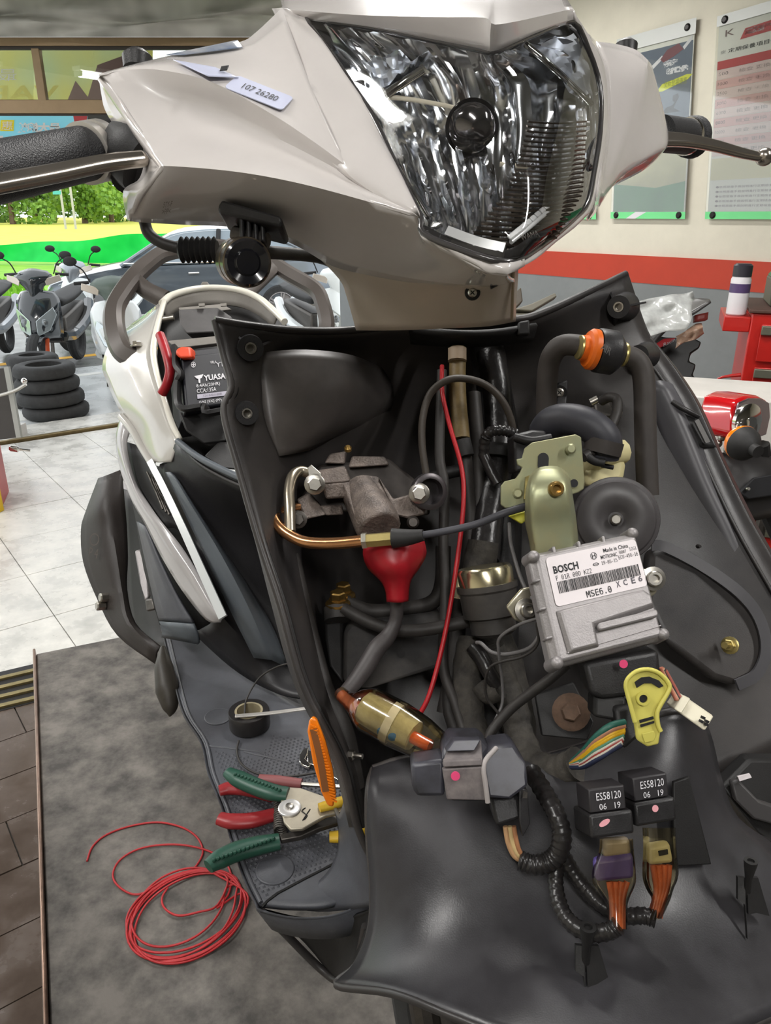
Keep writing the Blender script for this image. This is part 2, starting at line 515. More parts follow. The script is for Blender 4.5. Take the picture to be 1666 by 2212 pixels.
# ---------------------------------------------------------------- door header with glass transom
M_frame = mat('bronze_frame', srgb(150, 128, 98), 0.45, 0.3, var=0.08, scale=8)
M_fdark = mat('dark_gasket', srgb(48, 42, 34), 0.6)
HY = 5.95
def hy(px, py, off=0.0): return Y(px, py, HY + off)
hd = thing('window_1', 'bronze framed glass transom over the shop door', 'window', hy(150, 245))
hd['kind'] = 'structure'; del hd['category']
def hbar(name, x0, x1, y0, y1, m, dep=0.06):
    q = [hy(x0, y0), hy(x1, y0), hy(x1, y1), hy(x0, y1)]
    return B().add(prism(q, (0, dep, 0))).mk(name, m, hd, bevel=0.004)
hbar('top_rail', -400, 760, 80, 99, M_frame)
hbar('gasket', -400, 760, 99, 106, M_fdark, 0.05)
hbar('bottom_rail', -400, 760, 215, 245, M_frame)
hbar('gasket', -400, 760, 245, 249, M_fdark, 0.05)
for a, b_, c_, d_ in ((66, 83, 82, 100), (-300, -283, -284, -266), (420, 437, 430, 447)):
    B().add(prism([hy(a, 103), hy(b_, 103), hy(d_, 217), hy(c_, 217)], (0, 0.05, 0))).mk('mullion', M_frame, hd, bevel=0.003)
for x0, x1 in ((-280, 72), (90, 430), (440, 755)):
    B().add(prism([hy(x0, 104, .02), hy(x1, 104, .02), hy(x1, 216, .02), hy(x0, 216, .02)], (0, 0.006, 0))).mk('pane', clear_mat('transom_glass', (0.94, 0.96, 0.93), 0.08, 0.01), hd, smooth=0)
# rolled canvas hanging above the header
M_tarp = transl_mat('grey_canvas', srgb(206, 204, 196), srgb(150, 148, 140), 3.0, 0.45)
rows = []
for i, py in enumerate((-70, -30, 0, 25, 40, 48, 60, 80)):
    rows.append([Y(px, py + (8 * math.sin(px * 0.013 + i) if 0 < i < 7 else 0), 5.8 - [0, .03, .08, .1, .05, .1, .06, .02][i] - 0.05 * math.sin(px * 0.02 + i * 1.3)) for px in range(-420, 800, 60)])
b = B().add(grid(rows, 3, 3))
b.mk('canvas_curtain', M_tarp, smooth=80, label='rolled grey canvas curtain hanging above the shop door', cat='curtain')
B().add(rbox(-0.25, -0.05, -0.1, 7.6, 3.12, CEIL + 0.02)).mk('wall_front', M_cream, kind='structure', smooth=0)
# banners outside, seen from behind through the glass
M_bblue = transl_mat('banner_blue', srgb(140, 206, 222), srgb(120, 190, 214), 1.2)
M_byel = mat('banner_yellow', srgb(214, 200, 92), 0.6, var=0.15, scale=1.5)
M_bmix = transl_mat('banner_blue_yellow', srgb(214, 204, 112), srgb(140, 196, 204), 1.1)
M_bred = mat('banner_red', srgb(190, 70, 80), 0.6)
def banner(name, x0, x1, y0, y1, yy, m, label):
    t = thing(name, label, 'banner', Y((x0 + x1) / 2, y1, yy))
    mk('sheet', [Y(x0, y0, yy), Y(x1, y0, yy), Y(x1, y1, yy), Y(x0, y1, yy)], [[0, 1, 2, 3]], m, t, smooth=0)
    return t, Fr(Y(x0, y0, yy), Y(x1, y0, yy), Y(x0, y1, yy))
bt, bf = banner('shop_banner', -250, 330, 96, 222, 6.6, M_bmix, 'blue and yellow banner behind the glass transom, letters reversed')
text('VAB', bf, (-20 + 250) / 580, (135 + 250) / 580, .70, .97, mat('banner_letter', srgb(226, 218, 120), .6), bt, h=.006, bold=.02, mirror=True)
text('最', bf, (0 + 250) / 580, (40 + 250) / 580, .42, .62, M_winkm, bt, h=.006, mirror=True, kind='cjk')
B().add(bf.poly([((155 + 250) / 580, .98), ((170 + 250) / 580, .62), ((200 + 250) / 580, .90), ((215 + 250) / 580, .35), ((300 + 250) / 580, .1), ((300 + 250) / 580, .98)], .004, .002)).mk('printed_shape', mat('banner_mauve', srgb(140, 112, 112), .6), bt, smooth=0)
bt, bf = banner('shop_banner', -250, 300, 246, 330, 6.75, M_bblue, 'light blue banner under the bronze rail with reversed white characters')
def bx_(px): return (px + 250) / 550
text('最大總效', bf, bx_(37), bx_(133), .22, .48, M_winkm, bt, h=.006, bold=.02, mirror=True, kind='cjk')
B().add(bf.rect(bx_(3), bx_(32), .16, .44, .004, .003)).mk('yellow_patch', mat('banner_bright_yellow', srgb(236, 214, 40), .6), bt, smooth=0)
text('惠', bf, bx_(6), bx_(30), .19, .41, M_winkm, bt, h=.009, mirror=True, kind='cjk')
text('V E', bf, bx_(-20), bx_(75), .56, .95, M_winkm, bt, h=.006, bold=.03, mirror=True)
B().add(bf.poly([(bx_(158), 0.0), (bx_(190), .02), (bx_(188), .35), (bx_(165), .3)], .004, .003)).mk('printed_shape', M_bred, bt, smooth=0)
B().add(bf.poly([(bx_(190), 0.0), (bx_(240), .0), (bx_(240), .9), (bx_(168), .8), (bx_(192), .45)], .003, .003)).mk('printed_shape', mat('banner_dark', srgb(70, 70, 72), .6), bt, smooth=0)
# ---------------------------------------------------------------- outdoors ground
def zquad(name, pts, m, z0, t, **k):
    return B().add(prism([Vector((p[0], p[1], z0)) for p in pts], (0, 0, t))).mk(name, m, smooth=0, **k)
def frect(a0, a1, b0, b1): return [Rm(a, b, 0) for a, b in ((a0, b0), (a1, b0), (a1, b1), (a0, b1))]
zquad('pavement', frect(-2.8, -0.3, -30, 30), M_pave, -0.12, 0.10, kind='structure', label='wet pale pavement outside the shop')
zquad('road', frect(-9.2, -2.8, -40, 40), M_asph, -0.14, 0.10, kind='structure', label='wet asphalt road outside the shop')
zquad('road_marking', frect(-3.75, -3.6, -20, 20), mat('yellow_road_paint', srgb(214, 164, 60), .6, var=.2, scale=8), -0.05, 0.014, kind='structure', label='yellow painted line along the road')
zquad('bay_marking', frect(-2.3, -0.6, 3.05, 3.17), M_white, -0.03, 0.014, kind='structure', label='white painted parking bay line on the pavement')
zquad('bay_marking', frect(-2.4, -2.28, 1.9, 4.3), M_white, -0.03, 0.014, kind='structure', label='white painted cross line of the parking bay')
M_grass = mat('field_grass', srgb(150, 196, 62), 0.8, var=0.3, scale=1.1, detail=10, col2=srgb(108, 170, 38))
M_hay = mat('dry_field_grass', srgb(216, 206, 96), 0.8, var=0.2, scale=.6, col2=srgb(190, 196, 70))
zquad('verge', frect(-40, -9.2, -90, 90), M_grass, -0.14, 0.14, kind='structure', label='bright green grass verge beside the road')
zquad('field', frect(-330, -40, -300, 300), M_hay, -0.14, 0.12, kind='structure', label='yellow green open field beyond the verge')
# grass blades on the verge
gb = B()
rg = random.Random(3)
for i in range(7000):
    p = Rm(rg.uniform(-26, -9.25), rg.uniform(0.0, 12), 0)
    h = rg.uniform(.06, .2); w = rg.uniform(.04, .1); t = rg.uniform(0, 3.14)
    d = Vector((math.cos(t), math.sin(t), 0)) * w
    gb.add(([p - d, p + d, p + d * .3 + Vector((rg.uniform(-.05, .05), rg.uniform(-.05, .05), h))], [[0, 1, 2]]))
o = gb.mk('grass_blades', mat('grass_blade', srgb(140, 190, 56), .7, col2=srgb(100, 160, 30), scale=3), kind='stuff', smooth=0)
o['label'] = 'tufts of short green grass on the verge'; o['category'] = 'grass'
# green net along the field
M_net = transl_mat('green_net', srgb(40, 214, 96), srgb(20, 190, 80), 1.2, 0.3)
rows = [[], [], []]
for k in range(24):
    px = -260 + 34 * k
    yy = 27.3
    top = 527 - 0.085 * max(0, px - 60) + 3 * math.sin(k * 1.1)
    bot = 564 + (0.02 * px)
    for i, py in enumerate((top, (top + bot) / 2, bot)):
        rows[i].append(Y(px, py, yy + 0.25 * math.sin(k * .8 + i)))
B().add(grid(rows, 3, 3)).mk('net_fence', M_net, smooth=80, label='bright green netting fence along the edge of the field', cat='fence')
# ---------------------------------------------------------------- trees beyond the field
M_bark = mat('tree_bark', srgb(110, 92, 74), 0.8, var=.2, scale=6)
leafm = [mat('leaf_light', srgb(150, 186, 84), .7, col2=srgb(112, 156, 60), scale=.8), mat('leaf_dark', srgb(98, 132, 80), .7, col2=srgb(72, 108, 58), scale=.8), mat('leaf_mid', srgb(126, 160, 84), .7, col2=srgb(92, 132, 60), scale=.8)]
def tree(px, pb, h, w, yy, k, label, seed):
    r = random.Random(seed)
    base = G(px, pb); base = Vector((base.x * yy / base.y, yy, -0.02))
    t = thing('field_tree', label, 'tree', base, 'trees beyond the field')
    B().add(tube([base, base + Vector((.1, 0, h * .3)), base + Vector((0, 0, h * .7))], [w * .05, w * .03, w * .015], 3, 8)).mk('trunk', M_bark, t)
    b = B()
    blobs = [(r.gauss(0, .3) * w, r.gauss(0, .25) * w, h * r.uniform(.12, .92), w * r.uniform(.18, .3)) for _ in range(16)]
    for (x, y, z, q) in blobs:
        for _ in range(170):
            d = Vector((r.gauss(0, 1), r.gauss(0, 1), r.gauss(0, 1))).normalized() * q * r.uniform(.75, 1.05)
            c = base + Vector((x, y, z)) + d
            n = Vector((r.gauss(0, 1), r.gauss(0, 1), r.gauss(0, 1))).normalized()
            a = n.orthogonal().normalized() * w * .035; e = n.cross(a).normalized() * w * .035
            b.add(([c - a, c - e, c + a, c + e], [[0, 1, 2, 3]]))
    b.mk('crown', leafm[k], t, smooth=0)
    return t
for i, (px, h, w, yy, k, lab) in enumerate((
        (25, 13, 10, 130, 0, 'leftmost pale green tree beyond the field'), (-70, 14, 10, 150, 2, 'tall green tree at the left edge beyond the field'), (78, 12, 9, 165, 2, 'mid green tree left of the street pole beyond the field'),
        (118, 17, 12, 200, 1, 'dark bluish green tree right behind the street pole'), (182, 13, 11, 140, 0, 'broad bright green tree right of the street pole'), (240, 13, 11, 155, 0, 'bright green tree nearest the handlebar cover beyond the field'),
        (300, 15, 12, 175, 2, 'green tree beyond the field right behind the handlebar cover'))):
    tree(px, 466, h, w, yy, k, lab, i + 11)
for px, top, lab in ((128, 395, 'thin grey street pole with a teal sign beyond the field'), (147, 372, 'plain grey street pole right of the signed pole')):
    t0 = Y(px, top, 90); b0 = Vector((t0.x, t0.y, -0.03))
    p = thing('street_pole', lab, 'pole', b0)
    B().add(tube([b0, t0], .13, 1, 8)).mk('pole', mat('pole_grey', srgb(190, 190, 188), .5), p)
    if px < 140: B().add(prism([Y(114, 412, 89.8), Y(131, 412, 89.8), Y(131, 420, 89.8), Y(114, 420, 89.8)], (0, .1, 0))).mk('sign', mat('teal_sign', srgb(90, 190, 190), .5), p)
# ---------------------------------------------------------------- lift platform
PZ = 0.55
pc = G(78, 1412, PZ)
lift = thing('lift_platform', 'dark steel motorcycle lift platform under the white scooter', 'platform', Vector((pc.x + .3, pc.y - .8, 0)))
M_deck = mat('dusty_lift_deck', srgb(122, 117, 111), 0.7, var=0.0, scale=17, detail=15, col2=srgb(72, 69, 66), contrast=(0.36, 0.66), bump=0.3, bscale=120)
PL, PWd = 3.1, 1.0
def pl(u, v, z): return pc + PR * u - PB * v + Vector((0, 0, z - PZ))
B().add(prism([pl(0, 0, PZ), pl(PWd, 0, PZ), pl(PWd, PL, PZ), pl(0, PL, PZ)], (0, 0, -.05))).mk('deck', M_deck, lift, bevel=.004)
B().add(prism([pl(-.007, -.01, PZ + .012), pl(.0, -.01, PZ + .012), pl(.0, PL, PZ + .012), pl(-.007, PL, PZ + .012)], (0, 0, -.07))).mk('edge_strip', mat('worn_copper_edge', srgb(150, 122, 106), .3, .8, var=.4, scale=12), lift, bevel=.003)
for s in (.15, .85):
    for q in (0, 1):
        a = pl(s * PWd, .25 + q * 2.4, .03); b_ = pl(s * PWd, .25 + (1 - q) * 2.4, PZ - .06)
        B().add(ribbon([a, b_], .06, .03, PR, 1)).mk('scissor_arm', M_dsteel, lift)
B().add(prism([pl(.05, .1, 0), pl(.95, .1, 0), pl(.95, 2.8, 0), pl(.05, 2.8, 0)], (0, 0, .05))).mk('base_frame', M_dsteel, lift, bevel=.004)
# ---------------------------------------------------------------- posters on the wall
M_acryl = clear_mat('acrylic_sheet', (0.97, 0.98, 0.97), 0.05, 0.03)
M_paper = mat('poster_paper', srgb(226, 224, 216), .5)
def wq(l, off): return [W(x, y, off) for x, y in l]
M_screw = mat('dark_screw', srgb(42, 40, 40), .4, .6)
M_pgreen = mat('poster_green_band', srgb(120, 222, 146), .5)
def poster(corners, label, paper):
    """corners: tl tr br bl in pixels"""
    tl, tr, br, bl = [W(x, y, .02) for x, y in corners]
    t = thing('wall_poster', label, 'poster', (bl + br) / 2, 'acrylic covered posters on the shop wall')
    fr = Fr(tl, tr, bl)
    fr.br = br
    # straight sheet on the wall: bilinear through the four corners
    def at(u, v, h=0.0): return (tl * (1 - u) + tr * u) * (1 - v) + (bl * (1 - u) + br * u) * v + WN * h
    B().add(prism([at(.02, .02), at(.98, .02), at(.98, .98), at(.02, .98)], WN * .002)).mk('paper', paper, t, smooth=0)
    B().add(prism([at(0, 0, .006), at(1, 0, .006), at(1, 1, .006), at(0, 1, .006)], WN * .003)).mk('acrylic_cover', M_acryl, t, smooth=0, bevel=.002)
    return t, at
class At:
    def __init__(s, f): s.f = f
    def __call__(s, u, v, h=0): return s.f(u, v, h)
def ppoly(at, uv, h, name, m, t): return B().add(prism([at(u, v, h) for u, v in uv], WN * .0006)).mk(name, m, t, smooth=0)
def screws(at, t, uv):
    for u, v in uv: B().add(lathe([(.02, 0), (.02, .004), (.012, .01)], at(u, v, .008), WN, 12)).mk('screw', M_screw, t)
M_pdark = mat('poster_slate_blue', srgb(96, 106, 122), .5, var=.12, scale=3)
t, at = poster([(1335, 86), (1507, 38), (1482, 473), (1321, 472)], 'slate blue scooter poster with a yellow ribbon on the cream wall', M_paper)
ppoly(at, [(.03, .10), (.97, .10), (.97, .62), (.03, .62)], .0025, 'printed_panel', M_pdark, t)
ppoly(at, [(.03, .62), (.97, .62), (.97, .80), (.6, .83), (.03, .80)], .0025, 'printed_panel', mat('poster_sand', srgb(196, 190, 150), .5, var=.15, scale=4), t)
ppoly(at, [(.03, .80), (.6, .83), (.97, .80), (.97, .96), (.03, .96)], .0026, 'printed_panel', mat('poster_hill_green', srgb(92, 150, 100), .5, var=.2, scale=5), t)
ppoly(at, [(.0, .962), (1, .962), (1, 1), (0, 1)], .0092, 'printed_band', M_pgreen, t)
ppoly(at, [(.35, .962), (.5, .962), (.35, 1), (.22, 1)], .0098, 'printed_band', M_winkm, t)
ppoly(at, [(0, 0), (1, 0), (1, .075), (0, .075)], .0092, 'clamp_strip', mat('clamp_strip_grey', srgb(196, 198, 196), .4), t)
ppoly(at, [(.58, 0.160), (.66, 0.119), (.80, 0.100), (.86, 0.134), (.74, 0.160), (.62, 0.178)], .003, 'printed_scooter', mat('poster_maroon', srgb(120, 66, 74), .5), t)
ppoly(at, [(.44, 0.193), (.60, 0.141), (.62, 0.156), (.48, 0.204)], .003, 'printed_streak', M_winkm, t)
ppoly(at, [(.85, 0.122), (.96, 0.074), (.96, 0.096), (.87, 0.137)], .003, 'printed_streak', M_winkm, t)
text('競爽', At(at), .62, .80, 0.171, 0.204, M_winkm, t, h=.0035, kind='cjk', bold=.03)
text('新世代', At(at), .66, .93, 0.212, 0.245, M_winkm, t, h=.0035, kind='cjk', bold=.03)
ppoly(at, [(.55, 0.320), (.62, 0.286), (.92, 0.260), (.985, 0.264), (.93, 0.286), (.62, 0.324)], .003, 'printed_ribbon', mat('poster_lime', srgb(206, 210, 40), .5), t)
text('全新登場優惠', At(at), .64, .92, 0.273, 0.305, mat('lime_ink', srgb(120, 128, 30), .5), t, h=.0038, kind='cjk')
ppoly(at, [(.76, 0.354), (.82, 0.346), (.84, 0.365), (.80, 0.395), (.76, 0.380)], .003, 'printed_mirror', mat('poster_charcoal', srgb(60, 64, 68), .5), t)
ppoly(at, [(.64, 0.439), (.68, 0.410), (.76, 0.402), (.79, 0.387), (.80, 0.395), (.78, 0.417), (.86, 0.439)], .003, 'printed_scooter', mat('poster_charcoal', srgb(60, 64, 68), .5), t)
screws(at, t, ((.1, .035), (.9, .035), (.08, .98), (.92, .98)))
t, at = poster([(1552, 36), (1760, -26), (1722, 474), (1525, 473)], 'price list poster with a red title at the right edge of the wall', M_paper)
M_prow = mat('poster_pink_row', srgb(214, 170, 166), .5); M_pr2 = mat('poster_pale_row', srgb(222, 200, 196), .5)
M_pred = mat('poster_red', srgb(186, 62, 62), .5)
ppoly(at, [(0, 0), (1, 0), (1, .05), (0, .05)], .0092, 'clamp_strip', mat('clamp_strip_grey', srgb(196, 198, 196), .4), t)
ppoly(at, [(.27, .135), (.32, .09), (.98, .075), (.98, .125)], .003, 'title_panel', M_pred, t)
text('定期保養一覽表', At(at), .31, .96, .092, .122, M_winkm, t, h=.0036, kind='cjk', bold=.03)
text('※ 定期保養項目依里程數', At(at), .06, .9, .165, .185, M_ink, t, h=.0036, kind='cjk')
ppoly(at, [(.03, .215), (.97, .215), (.97, .255), (.03, .255)], .003, 'table_head', M_pred, t)
for k in range(9):
    v0 = .257 + k * .047
    ppoly(at, [(.03, v0), (.97, v0), (.97, v0 + .045), (.03, v0 + .045)], .003, 'table_row', M_prow if k % 2 else M_pr2, t)
    text(['500', '1000', '2500', '5000', '6000', '8000', '10000', '12000', '15000'][k], At(at), .05, .16, v0 + .012, v0 + .028, M_ink, t, h=.0036)
    text('檢查 更換', At(at), .28, .62, v0 + .012, v0 + .030, mat('grey_ink', srgb(130, 110, 108), .6), t, h=.0036, kind='cjk')
ppoly(at, [(.03, .69), (.97, .69), (.97, .80), (.03, .80)], .003, 'printed_panel', mat('poster_pale_yellow', srgb(216, 208, 168), .5), t)
for k in range(5): text('●依照原廠手冊說明進行定期檢查保養作業', At(at), .1, .9, .83 + k * .024, .842 + k * .024, mat('grey_ink', srgb(130, 110, 108), .6), t, h=.0036, kind='cjk')
text('K', At(at), .1, .2, .075, .105, mat('grey_ink', srgb(130, 110, 108), .6), t, h=.0036)
ppoly(at, [(.0, .962), (1, .962), (1, 1), (0, 1)], .0092, 'printed_band', M_pgreen, t)
screws(at, t, ((.09, .025), (.9, .025), (.09, .98), (.92, .98)))
t, at = poster([(1130, 140), (1282, 100), (1290, 474), (1150, 473)], 'green banded poster mostly hidden behind the headlight', M_paper)
ppoly(at, [(.03, .08), (.97, .08), (.97, .95), (.03, .95)], .0026, 'printed_panel', mat('poster_leaf_green', srgb(150, 176, 130), .5, var=.2, scale=4), t)
ppoly(at, [(.0, .962), (1, .962), (1, 1), (0, 1)], .0092, 'printed_band', M_pgreen, t)
screws(at, t, ((.91, .98), (.91, .025)))
# ---------------------------------------------------------------- red tool chest
M_redp = mat('tool_chest_red', srgb(190, 34, 28), .35, coat=.2, var=.06, scale=6)
ca = G(1585, 1010, 0)   # foot of near left corner, hidden behind the scooter
cz = 1.44
ctl = P(1625, 676, 2.6)
ry = Vector((math.cos(math.radians(-20)), math.sin(math.radians(-20)), 0)); rb = Vector((-ry.y, ry.x, 0))
org = Vector((ctl.x, ctl.y, 0)); cz = ctl.z
ch = thing('tool_chest', 'red steel tool chest with grey drawer pulls against the grey wall', 'tool chest', org + ry * .3 + rb * .2)
def cc(u, v, z): return org + ry * u + rb * v + Vector((0, 0, z))
B().add(prism([cc(0, 0, .09), cc(.62, 0, .09), cc(.62, .42, .09), cc(0, .42, .09)], (0, 0, cz - .09))).mk('cabinet', M_redp, ch, bevel=.006)
B().add(prism([cc(-.01, -.01, cz), cc(.63, -.01, cz), cc(.63, .43, cz), cc(-.01, .43, cz)], (0, 0, .012))).mk('top_mat', mat('brown_rubber_mat', srgb(84, 58, 50), .6), ch, bevel=.003)
for k in range(8):
    z1 = cz - .035 - k * .145
    B().add(prism([cc(.035, -.012, z1 - .125), cc(.6, -.012, z1 - .125), cc(.6, -.012, z1), cc(.035, -.012, z1)], -rb * .006)).mk('drawer', M_redp, ch, bevel=.003)
    B().add(prism([cc(.035, -.02, z1 - .033), cc(.6, -.02, z1 - .033), cc(.6, -.02, z1 - .003), cc(.035, -.02, z1 - .003)], -rb * .016)).mk('drawer_pull', mat('grey_drawer_pull', srgb(112, 112, 98), .4, .4), ch, bevel=.003)
bdg = Fr(cc(.15, -.019, cz - .035 - 2 * .145 - .045), cc(.22, -.019, cz - .035 - 2 * .145 - .045), cc(.15, -.019, cz - .035 - 2 * .145 - .125))
B().add(bdg.poly([(.0, .1), (.5, -.1), (1, .1), (1, .7), (.5, 1.1), (0, .7)], 0, .001)).mk('badge', M_winkm, ch, smooth=0)
text('HAND', bdg, .08, .92, .2, .5, M_ink, ch, h=.0015, bold=.02)
B().add(prism([cc(-.085, 0, cz - .065), cc(0, 0, cz - .065), cc(0, .3, cz - .065), cc(-.085, .3, cz - .065)], (0, 0, .05))).mk('side_shelf', M_redp, ch, bevel=.003)
for u in (.06, .56):
    for v in (.06, .36): B().add(lathe([(.045, -.015), (.045, .015)], cc(u, v, .045), ry, 16)).mk('caster', M_rubber, ch)
hk = [cc(-.0, .02, cz - .215), cc(-.05, .02, cz - .225), cc(-.075, .02, cz - .235)]
B().add(tube(hk, [.007, .005, .003], 3, 8)).mk('side_hook', mat('tool_chest_red', (1, 0, 0)), ch)
# spray can on the side shelf
can = cc(-.046, .06, cz - .0142)
sp = thing('spray_can', 'white and purple spray can with a black cap on the tool chest shelf', 'spray can', can)
B().add(lathe([(.03, 0), (.033, .004), (.033, .118), (.029, .128)], can, (0, 0, 1), 24)).mk('can_body', mat('can_white', srgb(222, 218, 222), .3), sp)
B().add(lathe([(.0334, .075), (.0334, .105)], can, (0, 0, 1), 24)).mk('purple_band', mat('can_purple', srgb(88, 70, 112), .35), sp)
B().add(lathe([(.031, .128), (.031, .164), (.024, .17), (0, .17)], can, (0, 0, 1), 24)).mk('cap', mat('can_cap', srgb(52, 50, 58), .4), sp)
# green case on the chest
gc = cc(.06, .1, cz + .0125)
gr = thing('equipment_case', 'grey and green machine case on top of the red tool chest', 'case', gc)
B().add(prism([gc, gc + ry * .4, gc + ry * .4 + rb * .25, gc + rb * .25], (0, 0, .09))).mk('case_base', mat('case_grey', srgb(96, 98, 82), .5), gr, bevel=.006)
B().add(prism([gc + Vector((0, 0, .09)), gc + ry * .4 + Vector((0, 0, .09)), gc + ry * .4 + Vector((0, 0, .24)), gc + ry * .12 + Vector((0, 0, .24))], rb * .25)).mk('case_lid', mat('case_green', srgb(32, 112, 68), .45), gr, bevel=.006)
B().add(lathe([(.013, 0), (.013, .03)], gc + ry * .035 + Vector((0, 0, .03)), -rb, 14)).mk('knob', mat('case_knob', srgb(120, 112, 100), .4), gr)
# ---------------------------------------------------------------- white box
wb = [P(1482, 832, 2.05), P(1556, 819, 2.2), P(1640, 836, 2.1), P(1600, 850, 1.85)]
wz = wb[0].z
ctr = Vector((P(1560, 838, 2.05).x, P(1560, 838, 2.05).y, 0))
bxv = [ctr - ry * .18 - rb * .13, ctr + ry * .16 - rb * .13, ctr + ry * .16 + rb * .13, ctr - ry * .18 + rb * .13]
wbx = thing('storage_box', 'white cardboard box behind the red tail lamp', 'box', ctr + Vector((0, 0, P(1560, 838, 2.05).z - .26)))
wz = P(1560, 838, 2.05).z
B().add(prism([q + Vector((0, 0, wz - .26)) for q in bxv], (0, 0, .26))).mk('box_body', mat('white_card', srgb(206, 202, 196), .6, var=.06, scale=9), wbx, bevel=.004)
bn = thing('work_stand', 'grey steel stand carrying the white box behind the motorcycle', 'stand', ctr)
B().add(prism([q + Vector((0, 0, wz - .2905)) for q in bxv], (0, 0, .03))).mk('stand_top', M_dsteel, bn, bevel=.003)
for q in bxv:
    q2 = q.lerp(ctr, .12)
    B().add(tube([q2, q2 + Vector((0, 0, wz - .29))], .014, 1, 8)).mk('leg', M_dsteel, bn)
# ---------------------------------------------------------------- stack of tyres outside
M_tyre = mat('tyre_rubber', srgb(50, 50, 50), .75, var=.2, scale=25, bump=.3, bscale=40)
def tyre(name, c, R, r, label, grp, tilt=(0, 0)):
    v = []; f = []
    K, N = 36, 14
    for i in range(K):
        a = 2 * math.pi * i / K
        for j in range(N):
            t = 2 * math.pi * j / N
            ct, st = math.cos(t), math.sin(t)
            q = (abs(ct) ** .7 * (1 if ct > 0 else -1)) * r * .95; z = (abs(st) ** .7 * (1 if st > 0 else -1)) * r * .78
            if ct < -.6: q = -.55 * r * .95
            tr = 0.004 * math.sin(a * 24) if ct > .4 else 0
            v.append(Vector(((R + q + tr) * math.cos(a), (R + q + tr) * math.sin(a), z + r * .78)))
    for i in range(K):
        for j in range(N): f.append([i * N + j, ((i + 1) % K) * N + j, ((i + 1) % K) * N + (j + 1) % N, i * N + (j + 1) % N])
    o = mk(name, v, f, M_tyre, None, smooth=50, label=label, cat='tyre', group=grp, local=True)
    o.location = c; o.rotation_euler = (tilt[0], tilt[1], random.uniform(0, 6))
    return o
tb = G(124, 898, -.02)
zz = -.02
for k, (dx, R, lab) in enumerate(((.0, .205, 'bottom tyre of the front stack by the shop door'), (-.03, .21, 'second tyre from the ground in the front stack'), (-.04, .195, 'third tyre from the ground in the front stack'), (-.05, .185, 'topmost tyre of the front stack by the shop door'))):
    tyre('stacked_tyre', Vector((tb.x + dx, tb.y, zz)), R, .073, lab, 'tyres in the front stack', (0, 0))
    zz += .1165
tb2 = Vector((tb.x - .36, tb.y + .42, -.02)); zz = -.02
for k, lab in enumerate(('lowest tyre of the rear stack half hidden by the board', 'second tyre of the rear stack half hidden by the board', 'third tyre of the rear stack half hidden by the board', 'topmost light grey tyre of the rear stack beside the board')):
    tyre('stacked_tyre', Vector((tb2.x + .01 * k, tb2.y, zz)), .15, .075, lab, 'tyres in the rear stack'); zz += .118
# ---------------------------------------------------------------- things at the left edge
eb = thing('display_board', 'black board in a pale metal frame leaning by the door', 'board', G(24, 945, 0))
e0, e1, e2, e3 = Y(-40, 800, 5.55), Y(12, 795, 5.55), Y(38, 945, 5.45), Y(-40, 955, 5.45)
B().add(prism([e0, e1, e2, e3], (0, .02, 0))).mk('board_panel', mat('board_black', srgb(58, 54, 50), .5), eb, smooth=0)
B().add(ribbon([Y(15, 792, 5.53), Y(42, 945, 5.43)], .035, .03, (0, -1, 0), 1)).mk('frame_post', mat('board_frame', srgb(156, 156, 150), .4, .5), eb)
B().add(tube([Y(-20, 860, 5.4), Y(30, 845, 5.4), Y(56, 830, 5.4)], .012, 3, 8)).mk('brace', M_steel, eb)
B().add(ball(Y(52, 823, 5.38), .022)).mk('knob', M_chrome, eb)
b2 = G(34, 948, 0)
B().add(prism([b2 + Vector((-.06, 0, 0)), b2 + Vector((.035, .0, 0)), b2 + Vector((.045, .12, 0)), b2 + Vector((-.06, .12, 0))], (0, 0, .1))).mk('small_carton', mat('pale_carton', srgb(206, 204, 200), .6), None, bevel=.003, label='small white carton on the floor at the foot of the board', cat='box')
rc = thing('red_cabinet', 'red steel cabinet with a yellow foot at the left picture edge', 'cabinet', Y(-60, 1090, 3.9) * 1)
q0, q1 = G(20, 1062, 0), G(2, 1105, 0)
hgt = Y(15, 905, q0.y).z
rc.location = q0 - Vector((.1, 0, 0))
left = Vector((-.45, -.08, 0))
B().add(prism([q0, q1, q1 + left, q0 + left], (0, 0, hgt))).mk('cabinet_body', mat('cabinet_red', srgb(170, 44, 40), .4, var=.08, scale=6), rc, bevel=.006)
B().add(prism([q1 + Vector((-.002, -.03, 0)), q1 + Vector((.012, .02, 0)), q1 + Vector((.012, .02, .2)), q1 + Vector((-.002, -.03, .2))], left * .3)).mk('yellow_foot', mat('cabinet_yellow', srgb(214, 178, 40), .45), rc, bevel=.003)
B().add(lathe([(.012, 0), (.02, .01), (.02, .05), (.008, .06), (.008, .12)], Y(20, 968, q0.y - .05), (1, .2, -.2), 12)).mk('latch', M_chrome, rc)
